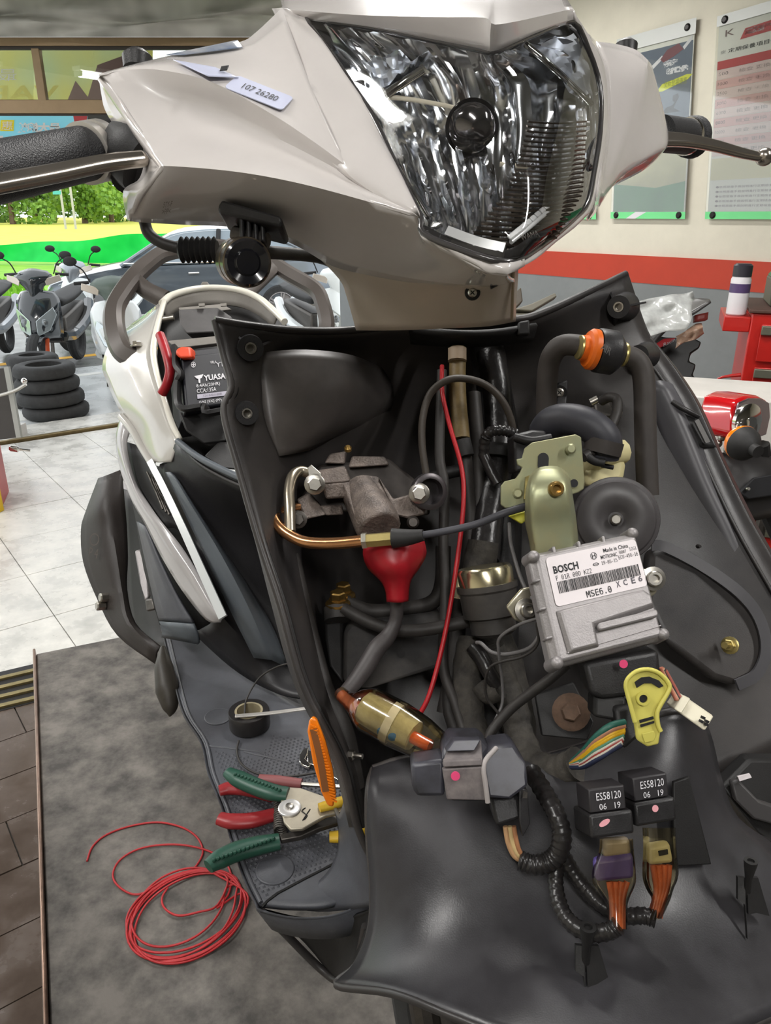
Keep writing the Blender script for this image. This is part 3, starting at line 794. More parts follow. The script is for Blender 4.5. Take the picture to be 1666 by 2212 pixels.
# ---------------------------------------------------------------- scooters and car outside
M_tyreb = M_tyre
M_gloss_black = mat('gloss_black', srgb(38, 42, 46), .15, coat=.8)
M_gloss_white = mat('gloss_white', srgb(226, 230, 230), .18, coat=.8)
M_gloss_grey = mat('gloss_silver', srgb(150, 156, 162), .2, .3, coat=.8)
M_lampglass = mat('lamp_glass', srgb(196, 204, 206), .08, .6)
def far_scooter(name, base, yaw, label, body, trim, fork):
    """parked scooter seen from the front; local: x right, y back, z up"""
    ca, sa = math.cos(yaw), math.sin(yaw)
    T = lambda x, y, z: base + Vector((x * ca - y * sa, x * sa + y * ca, z))
    t = thing(name, label, 'scooter', base, 'scooters parked outside the shop')
    def g(rows): return [[T(*q) for q in r] for r in rows]
    half = [[(0, -.13, .93), (.10, -.11, .92), (.17, -.04, .90)], [(0, -.20, .84), (.13, -.16, .83), (.22, -.05, .82)], [(0, -.27, .66), (.14, -.22, .68), (.225, -.06, .70)], [(0, -.29, .50), (.13, -.25, .54), (.215, -.04, .56)], [(0, -.24, .42), (.11, -.2, .44), (.19, -.0, .42)]]
    rows = [[(-x, y, z) for x, y, z in r[:0:-1]] + r for r in half]
    B().add(grid(g(rows), 3, 3)).mk('front_cowl', body, t, smooth=50, solid=.01)
    for s in (-1, 1):
        pts = [(.03 * s, -.288, .63), (.19 * s, -.19, .76), (.205 * s, -.14, .68), (.15 * s, -.245, .53), (.03 * s, -.30, .47)]
        o = B().add(prism([T(*q) for q in pts], T(0, -.014, 0) - T(0, 0, 0))).mk('headlamp', M_lampglass, t, bevel=.008)
        B().add(ball(T(.10 * s, -.262, .605), .04, sc=(1, .5, 1.1))).mk('lamp_bowl', mat('lamp_dark', srgb(120, 124, 126), .15, .7), o)
        pts = [(.12 * s, -.12, 1.04), (.27 * s, -.07, 1.08), (.28 * s, -.06, 1.02), (.14 * s, -.13, .97)]
        B().add(prism([T(*q) for q in pts], T(0, -.014, 0) - T(0, 0, 0))).mk('turn_signal', mat('signal_clear', srgb(200, 190, 178), .12, .3), t, bevel=.006)
        B().add(tube([T(.2 * s, 0, 1.08), T(.33 * s, .03, 1.07)], .016, 1, 8)).mk('grip', M_rubber, t)
        B().add(tube([T(.19 * s, -.02, 1.08), T(.24 * s, -.02, 1.19), T(.31 * s, -.03, 1.24)], .007, 3, 6)).mk('mirror_stem', M_rubber, t)
        B().add(ball(T(.34 * s, -.03, 1.27), .06, sc=(1.1, .35, .7))).mk('mirror', M_rubber, t)
        B().add(tube([T(.085 * s, -.14, .62), T(.085 * s, -.26, .28)], .022, 1, 10)).mk('fork_leg', fork, t)
        B().add(tube([T(.17 * s, .05, .42), T(.14 * s, .5, .38), T(.16 * s, 1.0, .5), T(.1 * s, 1.35, .66)], .06, 4, 8)).mk('side_panel', body, t)
    B().add(grid(g([[(-.14, -.05, 1.11), (0, -.09, 1.14), (.14, -.05, 1.11)], [(-.20, -.09, 1.05), (0, -.19, 1.06), (.20, -.09, 1.05)], [(-.10, -.11, .96), (0, -.20, .94), (.10, -.11, .96)], [(-.07, -.1, .87), (0, -.18, .84), (.07, -.1, .87)]]), 4, 3)).mk('handlebar_cowl', trim, t, smooth=50, solid=.01)
    B().add(grid(g([[(-.075, -.40, .40), (0, -.42, .41), (.075, -.40, .40)], [(-.09, -.27, .47), (0, -.27, .49), (.09, -.27, .47)], [(-.09, -.1, .42), (0, -.08, .44), (.09, -.1, .42)]]), 3, 3)).mk('front_fender', trim, t, smooth=50, solid=.008)
    for yy in (-.3, 1.0):
        v, f = tube([T(0, yy + .2 * math.sin(2 * math.pi * i / 20), .255 + .2 * math.cos(2 * math.pi * i / 20)) for i in range(20)], .055, 1, 10, closed=True)
        B().add((v, f)).mk('wheel', M_tyreb, t)
    B().add(grid(g([[(-.13, .3, .74), (0, .3, .78), (.13, .3, .74)], [(-.15, .7, .77), (0, .7, .82), (.15, .7, .77)], [(-.1, 1.3, .83), (0, 1.3, .86), (.1, 1.3, .83)]]), 3, 3)).mk('seat', M_rubber, t, smooth=50, solid=.06)
    B().add(prism([T(-.17, .02, .38), T(.17, .02, .38), T(.15, .35, .38), T(-.15, .35, .38)], (0, 0, .04))).mk('footboard', M_rubber, t)
    B().add(prism([T(-.12, .0, .45), T(.12, .0, .45), T(.14, .04, .9), T(-.14, .04, .9)], T(0, .02, 0) - T(0, 0, 0))).mk('leg_shield', M_rubber, t)
    B().add(prism([T(-.12, .35, .3), T(.12, .35, .3), T(.1, 1.2, .4), T(-.1, 1.2, .4)], (0, 0, .3))).mk('engine_cover', M_dsteel, t, bevel=.03)
    B().add(tube([T(0, .0, .8), T(0, -.1, 1.06)], .03, 1, 8)).mk('steering_column', M_rubber, t)
    B().add(prism([T(-.15, .45, -.0), T(-.11, .45, -.0), T(-.09, .48, .38), T(-.12, .48, .38)], T(0, .03, 0) - T(0, 0, 0))).mk('centre_stand', M_dsteel, t)
    return t
M_orange = mat('orange_fork', srgb(206, 84, 40), .35)
s1 = G(92, 822, -.03)
far_scooter('parked_scooter', s1 + Vector((0, .25, 0)), math.radians(4), 'black and silver scooter with orange fork behind the front tyre stack', M_gloss_black, M_gloss_black, M_orange)
s2 = Y(248, 820, 7.2); s2 = Vector((s2.x, 7.45, -.03))
far_scooter('parked_scooter', s2, math.radians(22), 'white scooter parked right of the black one', M_gloss_white, mat('sage_plastic', srgb(96, 108, 100), .4), M_dsteel)
s3 = Y(690, 700, 8.6); s3 = Vector((s3.x + .15, 8.75, -.03))
far_scooter('parked_scooter', s3, math.radians(30), 'white scooter seen through the grab rail beside the neck', M_gloss_white, M_gloss_white, M_dsteel)
s4 = Y(-20, 760, 8.6); s4 = Vector((s4.x - .3, 8.9, -.03))
far_scooter('parked_scooter', s4, math.radians(8), 'dark scooter cut off at the left picture edge', M_gloss_grey, M_gloss_black, M_dsteel)
s5 = Y(175, 690, 10.3); s5 = Vector((s5.x, 10.4, -.05))
far_scooter('parked_scooter', s5, math.radians(-15), 'pale scooter at the back between the black scooter and the car', M_gloss_white, M_gloss_grey, M_dsteel)
# car
def car(base, yaw, label, paint, L=4.55):
    ca, sa = math.cos(yaw), math.sin(yaw)
    T = lambda x, y, z: base + Vector((x * ca - y * sa, x * sa + y * ca, z))
    t = thing('parked_car', label, 'car', base)
    st = [  # x, z sill, z belt, half width
        (0, .35, .62, .62), (.12, .28, .70, .76), (.5, .24, .80, .86), (1.15, .22, .92, .89), (1.9, .22, .95, .90), (2.8, .22, .97, .90), (3.6, .24, 1.0, .88), (4.2, .28, 1.02, .82), (4.48, .34, .95, .72), (4.55, .42, .8, .62)]
    rows = []
    for x, z0, z1, w in st:
        rows.append([T(x, -w * .96, z0), T(x, -w, z0 + (z1 - z0) * .45), T(x, -w * .97, z1 - .06), T(x, -w * .88, z1), T(x, 0, z1 + .05), T(x, w * .88, z1), T(x, w * .97, z1 - .06), T(x, w, z0 + (z1 - z0) * .45), T(x, w * .96, z0)])
    b = B().add(grid(rows, 2, 3))
    for i in (0, -1):
        b.add((rows[i], [list(range(9))]))
    b.mk('car_body', paint, t, smooth=50)
    g = [(1.15, .93, .93, .80), (1.75, .95, 1.30, .70), (2.1, .96, 1.42, .66), (2.8, .97, 1.46, .66), (3.4, 1.0, 1.38, .66), (4.15, 1.03, 1.06, .74)]
    rows = [[T(x, -.86, z0), T(x, -w, z1), T(x, 0, z1 + .02), T(x, w, z1), T(x, .86, z0)] for x, z0, z1, w in g]
    B().add(grid(rows, 1, 2)).mk('glasshouse', mat('car_glass', srgb(130, 142, 150), .06, .0, coat=.6), t, smooth=40)
    rr = [[T(x, -w - .01, z1 - .03), T(x, -w * .8, z1 + .02), T(x, 0, z1 + .04), T(x, w * .8, z1 + .02), T(x, w + .01, z1 - .03)] for x, z0, z1, w in g[1:5]]
    B().add(grid(rr, 2, 3)).mk('roof', mat('car_roof', srgb(205, 212, 218), .15, .2, coat=.8), t, smooth=60, solid=.02)
    for s in (-1, 1):
        for a, b_ in ((g[0], g[1]), (g[4], g[5])):
            B().add(tube([T(a[0], s * .86 if a is g[0] else s * a[3], a[1] if a is g[0] else a[2]), T(b_[0], s * b_[3], b_[2])], .035, 1, 8)).mk('pillar', paint, t)
        B().add(tube([T(2.6, s * .875, .99), T(2.65, s * .68, 1.45)], .035, 1, 8)).mk('pillar', M_rubber, t)
        B().add(tube([T(1.2, s * .88, .97), T(2.6, s * .88, .985), T(4.1, s * .84, 1.04)], .012, 3, 6)).mk('chrome_strip', M_chrome, t)
        B().add(ball(T(1.5, s * 1.0, 1.0), .11, sc=(.7, .9, .6))).mk('door_mirror', paint, t)
        for k in (2.15, 3.1): B().add(tube([T(k, s * .905, .82), T(k + .16, s * .905, .825)], .016, 1, 6)).mk('door_handle', M_chrome, t)
        B().add(prism([T(.06, s * .45, .6), T(.2, s * .78, .66), T(.42, s * .86, .74), T(.1, s * .5, .72)], T(0, 0, .01) - T(0, 0, 0))).mk('headlamp', M_lampglass, t)
        for wx in (.85, 3.55):
            c = T(wx, s * .80, .31)
            ax = (T(0, s, 0) - T(0, 0, 0)).normalized()
            o = B().add(lathe([(.19, -.08), (.31, -.09), (.32, -.04), (.32, .09), (.30, .115), (.215, .11), (.20, .06)], c, ax, 32)).mk('wheel', M_tyreb, t)
            r = B().add(lathe([(.06, .07), (.06, .11), (.0, .115)], c, ax, 12)).add(lathe([(.2, .06), (.215, .105), (.2, .11), (.185, .07)], c, ax, 32))
            u = ax.orthogonal().normalized(); w = ax.cross(u)
            for k in range(5):
                for dd in (-.12, .12):
                    an = 2 * math.pi * k / 5 + dd
                    d = u * math.cos(an) + w * math.sin(an)
                    r.add(ribbon([c + ax * .1 + d * .04, c + ax * .095 + d * .2], .028, .02, ax, 1))
            r.mk('alloy_rim', M_alu, o)
    return t
cf = G(165, 690, -.05); cr = G(760, 655, -.05)
base = Vector((Y(150, 650, 11.9).x, 11.9, -.04))
car(base + Vector((-.55, .9, 0)), math.radians(11), 'dark silver sedan parked across the road', mat('car_paint', srgb(112, 120, 128), .18, .5, coat=.8))
b2 = base + Vector((3.5, 3.6, 0))
car(b2, math.radians(11), 'black sedan behind the silver one, seen beside the neck', M_gloss_black)
# ================================================================ the white scooter on the lift
so = P(890, 700, .74)
SO = Vector((so.x, so.y, PZ))
sc = thing('scooter', 'white scooter with its front cover removed, on the lift platform', 'scooter', SO)
M_pearl = mat('cream_gloss_paint', srgb(206, 201, 198), .22, coat=.7, var=.02, scale=30)
M_blackg = mat('satin_black_plastic', srgb(60, 56, 54), .4, col2=srgb(38, 37, 38), scale=7, detail=9, bump=.08, bscale=1200, rvar=.08)
M_pit = mat('matte_black_plastic', srgb(26, 25, 25), .55, var=.25, scale=40, bump=.1, bscale=900)
M_dusty = mat('dusty_black_plastic', srgb(74, 70, 66), .6, col2=srgb(42, 41, 41), scale=16, detail=10, contrast=(.4, .65))
M_hose = mat('black_hose', srgb(48, 45, 43), .55, var=.2, scale=60)
M_cloth = mat('cloth_tape', srgb(70, 66, 60), .8, col2=srgb(40, 38, 36), scale=60, bump=.5, bscale=200)
M_vinyl = mat('vinyl_tape', srgb(36, 34, 34), .3, var=.2, scale=80, bump=.4, bscale=120)
M_redwire = mat('red_wire', srgb(170, 26, 34), .4)
M_redvinyl = mat('red_rubber', srgb(150, 22, 32), .38, var=.08, scale=50)
def T(name, pts, r, m, parent=None, n=5, k=10, **kw):
    return B().add(tube(PP(pts), r, n, k)).mk(name, m, parent or sc, smooth=60, **kw)
def Rb(name, pts, w, t, nrm, m, parent=None, n=5):
    return B().add(ribbon(PP(pts), w, t, nrm, n)).mk(name, m, parent or sc)
TOC = -FW   # towards the camera
# ---------------------------------------------------------------- handlebar cover
hc = B()
T1 = [(217, 163, .525), (290, 143, .545), (365, 125, .56), (430, 112, .57), (521, 94, .575), (556, 72, .575), (611, 20, .575)]
R1 = [(219, 167, .522), (290, 153, .522), (361, 156, .518), (462, 181, .512), (588, 248, .505), (680, 308, .500), (750, 358, .495)]
Mid = [(218, 165, .520), (288, 147, .526), (362, 139, .530), (448, 144, .532), (560, 165, .532), (625, 180, .530), (675, 195, .525)]
hc.add(pgrid([T1, Mid, R1], 5, 5))
hc.add(pgrid([[(217, 172, .53)] + R1, [(282, 276, .522), (294, 270, .516), (365, 252, .522), (430, 255, .523), (520, 278, .519), (625, 322, .512), (722, 368, .504), (815, 412, .495)],
              [(345, 364, .506), (357, 359, .498), (430, 363, .494), (510, 371, .490), (590, 384, .487), (680, 404, .485), (790, 434, .483), (905, 468, .482)]], 5, 5))
hc.add(pgrid([[(217, 165, .525), (222, 200, .53), (230, 236, .535), (254, 273, .532), (294, 286, .525), (312, 318, .522), (314, 345, .520), (312, 368, .52), (300, 393, .525), (270, 412, .535), (275, 462, .545), (282, 475, .55)],
              [(219, 167, .522), (240, 185, .520), (262, 218, .518), (280, 248, .516), (294, 270, .514), (318, 303, .509), (340, 334, .503), (357, 359, .498), (338, 385, .506), (312, 420, .52), (294, 455, .537), (286, 474, .548)]], 4, 3))
hc.add(pgrid([[(345, 364, .506), (357, 359, .498), (430, 363, .494), (510, 371, .490), (590, 384, .487), (680, 404, .485), (790, 434, .483), (905, 468, .482), (912, 506, .480), (980, 545, .474), (1050, 583, .468), (1096, 591, .466)],
              [(296, 420, .535), (324, 415, .519), (410, 425, .525), (500, 432, .526), (590, 446, .526), (690, 470, .526), (790, 500, .525), (880, 530, .523), (930, 555, .52), (990, 578, .515), (1055, 596, .51), (1100, 600, .505)],
              [(276, 474, .556), (292, 476, .549), (395, 482, .565), (504, 487, .575), (588, 505, .58), (655, 535, .585), (720, 572, .59), (800, 592, .59), (880, 606, .585), (960, 614, .58), (1050, 616, .57), (1112, 606, .56)]], 5, 5))
# bezel left of the lens
hc.add(pgrid([[(590, 20, .585), (640, 125, .553), (655, 198, .533), (695, 285, .518), (732, 362, .503), (805, 418, .497), (900, 474, .488)], [(611, 20, .575), (655, 120, .545), (675, 195, .525), (715, 280, .510), (750, 358, .495), (815, 412, .490), (905, 468, .482)],
              [(640, 30, .570), (690, 118, .541), (720, 170, .531), (762, 235, .517), (800, 300, .503), (850, 372, .493), (906, 467, .482)],
              [(663, 41, .565), (715, 115, .540), (745, 160, .531), (790, 228, .519), (825, 300, .508), (862, 372, .498), (908, 466, .484)]], 4, 4))
# brow over the lens
BR = [(611, 20, .575), (700, 28, .548), (800, 35, .528), (945, 39, .505), (1045, 41, .492), (1068, 54, .486), (1110, 49, .50), (1165, 37, .53), (1236, 21, .57)]
LT = [(663, 41, .565), (725, 48, .552), (800, 59, .538), (915, 83, .522), (1035, 107, .508), (1065, 112, .505), (1105, 97, .515), (1160, 73, .54), (1236, 46, .58)]
hc.add(pgrid([BR, LT], 4, 3))
hc.add(pgrid([[(600, -15, .66), (700, -55, .64), (800, -75, .63), (945, -85, .62), (1045, -85, .615), (1075, -80, .61), (1120, -75, .62), (1170, -60, .64), (1210, -20, .64)],
              [(606, 0, .615), (700, -15, .60), (800, -18, .59), (945, -18, .575), (1045, -12, .56), (1072, -8, .555), (1115, -8, .565), (1168, -5, .585), (1224, 2, .605)], BR], 4, 4))
hc.add(pgrid([[(906, 466, .483), (914, 503, .4795), (950, 520, .4755), (990, 538, .4715), (1030, 553, .4695), (1096, 567, .4655), (1130, 559, .4755)], [(906, 470, .4825), (912, 506, .4800), (946, 526, .477), (980, 545, .474), (1050, 583, .468), (1096, 591, .466), (1130, 575, .477)]], 4, 2))
# right rim and right wing
RIM = [(1236, 21, .57), (1267, 72, .60), (1300, 145, .622), (1308, 217, .628), (1303, 310, .615), (1283, 434, .585), (1250, 482, .56), (1200, 523, .525), (1153, 562, .49), (1096, 591, .466)]
hc.add(pgrid([RIM, [(1236, 46, .58), (1258, 84, .60), (1288, 148, .615), (1299, 215, .62), (1294, 305, .608), (1272, 428, .578), (1240, 470, .555), (1190, 512, .52), (1146, 550, .488), (1096, 566, .468)]], 4, 2))
hc.add(pgrid([RIM[1:6] + [(1270, 470, .60)], [(1285, 92, .66), (1312, 150, .665), (1320, 217, .67), (1316, 310, .67), (1292, 440, .65), (1268, 475, .64)]], 4, 3))
CR = [(1290, 103, .66), (1345, 107, .68), (1385, 121, .69), (1399, 140, .695)]
hc.add(pgrid([[(1285, 92, .67), (1330, 98, .69), (1372, 110, .70), (1398, 132, .70)], [(1308, 150, .66), (1340, 160, .67), (1368, 170, .68), (1390, 178, .69)], [(1312, 230, .655), (1335, 236, .665), (1358, 242, .675), (1374, 246, .685)],
              [(1306, 330, .65), (1318, 334, .658), (1330, 338, .665), (1342, 340, .675)], [(1284, 436, .63), (1288, 440, .64), (1290, 444, .65), (1292, 446, .66)]], 4, 4))
hc.add(pgrid([[(1398, 132, .70), (1390, 178, .69), (1374, 246, .685), (1342, 340, .675), (1292, 446, .66)],
              [(1404, 140, .72), (1412, 185, .72), (1405, 260, .71), (1375, 345, .70), (1320, 400, .69)],
              [(1408, 150, .74), (1428, 227, .745), (1439, 294, .74), (1425, 326, .73), (1330, 380, .705)],
              [(1408, 155, .78), (1430, 240, .78), (1440, 305, .77), (1400, 358, .755), (1312, 406, .73)]], 4, 4))
cover = hc.mk('handlebar_cover', M_pearl, sc, smooth=34, merge=.0012, solid=.0025, soff=0)
cover['label'] = 'glossy cream white handlebar cover around the headlight'
# stamped recycling mark under the left wing
fr = Fr(P(352, 428, .523), P(376, 425, .523), P(346, 462, .538))
text('>PP<', fr, .1, .9, .55, .9, mat('faint_print', srgb(120, 112, 104), .6), cover, h=.002)
text('5TY-F', fr, .1, .9, .1, .45, mat('faint_print', srgb(120, 112, 104), .6), cover, h=.002)
# stickers on top of the left wing
def sheet(name, quad, m, parent, lift=.002, n=4):
    tl, tr, br, bl = PP(quad)
    rows = [[(tl.lerp(bl, v)).lerp(tr.lerp(br, v), u) + TOC * lift for u in (0, .25, .5, .75, 1)] for v in (0, .33, .66, 1)]
    return B().add(grid(rows, 2, 2)).mk(name, m, parent, smooth=60, solid=.0004)
q = [(511, 164, .530), (632, 213, .526), (607, 241, .516), (497, 181, .5195)]
sf = Fr(P(513, 164, .522), P(635, 212, .518), P(484, 190, .509))
st = B().add(sf.rrect(0, 1, 0, 1, .0, .0006, .15)).mk('inspection_sticker', mat('pale_blue_film', srgb(196, 200, 222), .3, coat=.4), cover)
st['label'] = 'pale blue inspection sticker with a printed number'
text('107 26280', sf, .22, .82, .32, .68, M_ink, cover, h=.001, shear=.0)
sheet('clear_film', [(380, 142, .532), (470, 158, .532), (520, 180, .526), (455, 178, .514)], mat('pale_blue_film', srgb(196, 200, 222), .3), cover, .007)
sheet('sticker_strip', [(362, 124, .558), (515, 92, .573), (526, 108, .566), (400, 124, .551)], mat('dark_blue_film', srgb(70, 92, 122), .3, col2=srgb(186, 182, 176), scale=20), cover, .003)
sheet('sticker_tab', [(484, 158, .529), (500, 156, .529), (496, 166, .526), (480, 168, .525)], M_ink, cover, .008)
# mirror bolt caps
for x, y, d in ((297, 136, .56), (1352, 108, .72)):
    B().add(lathe([(.010, -.005), (.011, .004), (.007, .008)], P(x, y, d), UP, 16)).mk('mirror_cap', M_black, sc)
# ---------------------------------------------------------------- headlight
hl = thing('headlight', 'x', 'x')
bpy.data.objects.remove(hl)
LROWS = [LT,
         [(715, 115, .542), (790, 130, .524), (880, 150, .508), (980, 172, .492), (1060, 185, .482), (1130, 165, .492), (1200, 140, .53), (1245, 110, .565), (1272, 108, .603)],
         [(765, 190, .527), (840, 210, .510), (920, 228, .496), (1000, 245, .484), (1075, 252, .476), (1140, 240, .484), (1210, 220, .515), (1265, 200, .57), (1297, 190, .616)],
         [(807, 255, .515), (870, 280, .502), (940, 300, .490), (1010, 315, .480), (1085, 322, .472), (1150, 315, .478), (1215, 300, .505), (1265, 290, .56), (1297, 285, .610)],
         [(858, 362, .500), (910, 380, .490), (970, 396, .480), (1035, 408, .472), (1100, 414, .466), (1160, 408, .472), (1215, 395, .50), (1260, 380, .55), (1284, 370, .592)],
         [(908, 466, .484), (950, 478, .477), (1000, 490, .470), (1050, 500, .465), (1105, 504, .460), (1155, 500, .467), (1200, 488, .49), (1240, 470, .54), (1271, 436, .575)],
         [(914, 503, .480), (950, 520, .476), (990, 538, .472), (1030, 553, .470), (1096, 566, .466), (1130, 558, .476), (1165, 535, .50), (1205, 500, .53), (1243, 470, .555)]]
M_refl = mat('reflector_chrome', srgb(236, 238, 242), .13, 1.0)
M_refl3 = mat('satin_reflector', srgb(226, 230, 238), .3, .9)
M_refl2 = mat('smoked_chrome', srgb(112, 100, 90), .22, .9)
M_dim = mat('dark_bezel', srgb(60, 58, 58), .25, coat=.5)
lens = B().add(pgrid(LROWS, 4, 4)).mk('headlight', clear_mat('headlight_lens', (.97, .98, .98), .035, .015), sc, smooth=70)
lens['label'] = 'large clear headlight lens over a chrome reflector'
# dark rim around the lens
rimp = [LROWS[i][0] for i in range(6)] + [LROWS[6][0], LROWS[6][2], LROWS[6][4]] + [LROWS[6][6], LROWS[6][8], LROWS[5][8], LROWS[4][8], LROWS[3][8], LROWS[2][8], LROWS[1][8]] + LT[::-1][:8]
B().add(tube([p for p in PP(rimp)], .0021, 3, 8, closed=True)).mk('rim_seal', M_dim, lens, smooth=60)
# reflector: deep fluted bowl with its focus behind the bulb
cen = P(1025, 275, .60)
def inner(rows, back, squeeze):
    out = []
    nr, nc = len(rows), len(rows[0])
    for i, r in enumerate(rows):
        rr = []
        for j, (x, y, d) in enumerate(r):
            a = 1 - abs(2 * i / (nr - 1) - 1); b_ = 1 - abs(2 * j / (nc - 1) - 1)
            s = (1 - (1 - a) ** 2.6) * (1 - (1 - b_) ** 2.6)
            rr.append(P(x, y, d * (1 + (back * s + .006) / .5)))
        out.append(rr)
    return out
def flute(p, u, v): return p + FW * (.0055 * abs(math.sin(u * math.pi * 11 + v * 1.4 - .6 * math.sin(v * 5))) + .0020 * math.sin(v * 17 + u * 9))
B().add(grid(inner(LROWS, .05, .045), 9, 9, flute)).mk('reflector', M_refl, lens, smooth=25)
def wider(rows, k, add):
    return [[P(1060 + (x - 1060) * k, 300 + (y - 300) * k, d + add) for x, y, d in r] for r in rows]
hs = inner(LROWS, .075, 0); hw = wider(LROWS, 1.022, .012)
nr_, nc_ = len(hs), len(hs[0])
B().add(grid([[hw[i][j] if (i in (0, nr_ - 1) or j in (0, nc_ - 1)) else hs[i][j] + FW * .008 for j in range(nc_)] for i in range(nr_)], 4, 4)).mk('lamp_housing', M_dim, lens, smooth=60)
# bulb cover
bax = (P(1010, 270, .50) - P(1020, 275, .60)).normalized()
bp_ = P(1020, 276, .53)
bl = B().add(lathe([(.0, .014), (.010, .013), (.0155, .008), (.0165, 0), (.0165, -.012), (.014, -.02), (.013, -.05)], bp_, bax, 28)).mk('bulb_shield', mat('bulb_shield_dark', srgb(120, 116, 116), .1, .9), lens, smooth=60)
B().add(lathe([(.0165, .0), (.0185, .002), (.0185, -.006), (.0165, -.008)], bp_, bax, 28)).mk('shield_ring', M_dim, bl)
T('bulb_stay', [(820, 209, .535), (880, 214, .535), (960, 228, .538), (990, 236, .54)], .0016, mat('pale_wire', srgb(228, 218, 196), .4), lens, 4, 6)
T('cross_bar', [(1080, 354, .53), (1146, 362, .53)], .0015, mat('pale_wire', srgb(228, 218, 196), .4), lens, 2, 6)
# side light chambers with a bright divider
B().add(pgrid([[(690, 60, .572), (760, 75, .560), (840, 92, .545), (930, 100, .535)], [(745, 130, .553), (800, 140, .545), (850, 135, .538), (905, 122, .532)], [(800, 200, .535), (815, 190, .533), (860, 160, .532), (890, 135, .532)]], 5, 5, flute)).mk('side_chamber', M_refl3, lens, smooth=20)
B().add(pgrid([[(1140, 98, .545), (1200, 75, .565), (1240, 70, .588)], [(1200, 150, .552), (1240, 140, .578), (1275, 150, .606)], [(1250, 205, .572), (1270, 200, .592), (1285, 215, .612)]], 6, 6, flute)).mk('side_chamber', M_refl3, lens, smooth=20)
T('divider', [(800, 255, .524), (835, 320, .519), (880, 395, .505), (925, 470, .494)], .0018, M_chrome, lens, 4, 8)
T('divider', [(822, 212, .532), (870, 180, .532), (915, 150, .528)], .003, M_chrome, lens, 4, 8)
T('divider', [(1135, 95, .535), (1200, 150, .54), (1278, 225, .605)], .0022, M_chrome, lens, 4, 8)
# louvred lower right chamber with dashed bright trim
for k in range(26):
    t = k / 25
    x0 = 1150 - 110 * t ** 1.5 - 10; y0 = 262 + 262 * t
    x1 = 1262 - 12 * t - (130 * max(0, t - .62)); y1 = 262 + 250 * t
    if t > .62: x0 = 1085 - 80 * (t - .62) / .38
    Rb('louvre', [(x0, y0, .515 - .03 * t), ((x0 + x1) / 2, y0 + 4, .52 - .03 * t), (x1, y1, .553 - .055 * t)], .0042, .001, (UP * .8 - FW * .6), M_refl2, lens, 3)
trim = [(1252, 235, .573), (1252, 300, .565), (1246, 360, .556), (1240, 398, .545), (1205, 430, .52), (1170, 458, .502), (1130, 492, .486), (1095, 520, .478)]
T('trim_strip', [(x + 9, y + 3, d) for x, y, d in trim], .0016, mat('bright_trim', srgb(240, 240, 240), .2, .3), lens, 4, 8)
tp = crom(PP(trim), 4)
for k in range(1, len(tp) - 1):
    dd = (tp[k + 1] - tp[k - 1]).normalized()
    B().add(sbox(tp[k] + TOC * .003, dd * .0032, dd.cross(FW).normalized() * .0018, FW * .001)).mk('trim_dash', mat('bright_trim', srgb(240, 240, 240), .2), lens, bevel=.0008)
Rb('lower_trim', [(965, 498, .483), (1030, 522, .478), (1090, 536, .474)], .006, .002, -FW, mat('bright_trim', srgb(240, 240, 240), .2), lens, 3)
B().add(pgrid([[(905, 480, .492), (990, 520, .482), (1095, 540, .474), (1180, 480, .50), (1262, 420, .575)], [(915, 506, .484), (990, 540, .476), (1096, 566, .470), (1180, 520, .513), (1255, 462, .573)]], 4, 3)).mk('lower_bezel', M_dim, lens, smooth=60)
fr = Fr(P(1118, 508, .464), P(1200, 486, .485), P(1124, 524, .464))
text('WAMA', fr, .02, .48, .1, .95, mat('etched_grey', srgb(160, 156, 150), .4), lens, h=.001)
# ---------------------------------------------------------------- neck cover
B().add(pgrid([[(672, 535, .63), (760, 565, .60), (860, 580, .578), (960, 590, .565), (1050, 590, .558), (1117, 570, .575)],
               [(735, 600, .645), (800, 610, .61), (880, 615, .59), (970, 618, .578), (1055, 616, .57), (1116, 606, .588)],
               [(752, 640, .655), (815, 650, .625), (890, 652, .605), (975, 654, .592), (1055, 650, .588), (1114, 640, .60)],
               [(772, 712, .675), (830, 712, .645), (900, 710, .625), (980, 706, .612), (1055, 702, .61), (1112, 692, .625)]], 4, 4)).mk('neck_cover', mat('cream_beige_plastic', srgb(178, 166, 152), .3, coat=.3, var=.03, scale=40), sc, smooth=60, solid=.003)
def pscrew(p, ax, r, parent, m=M_steel):
    o = B().add(lathe([(r * 1.7, -.001), (r * 1.6, .0005), (r * 1.2, .0006)], p, ax, 18)).mk('screw_recess', M_pit, parent)
    s = B().add(lathe([(r, 0), (r, .0015), (r * .7, .0028)], p, ax, 16))
    s.mk('screw', m, parent)
    u = Vector(ax).normalized().orthogonal().normalized(); w = Vector(ax).normalized().cross(u)
    for d_, e in ((u, w), (w, u)):
        B().add(sbox(p + Vector(ax).normalized() * .0027, d_ * r * .6, e * r * .12, Vector(ax).normalized() * .0004)).mk('slot', M_pit, o)
pscrew(P(1021, 632, .574), P(1021, 632, .5) - P(1021, 632, .574), .0035, sc)
B().add(prism(PP([(1058, 604, .562), (1088, 598, .566), (1086, 610, .568), (1062, 622, .566)]), FW * .004)).mk('neck_notch', M_pit, sc)
T('neck_seam', [(1110, 572, .568), (1108, 630, .588), (1106, 690, .612)], .0012, mat('seam_tan', srgb(150, 134, 112), .5), sc, 3, 6)  # thin tan line, darker than the neck cover
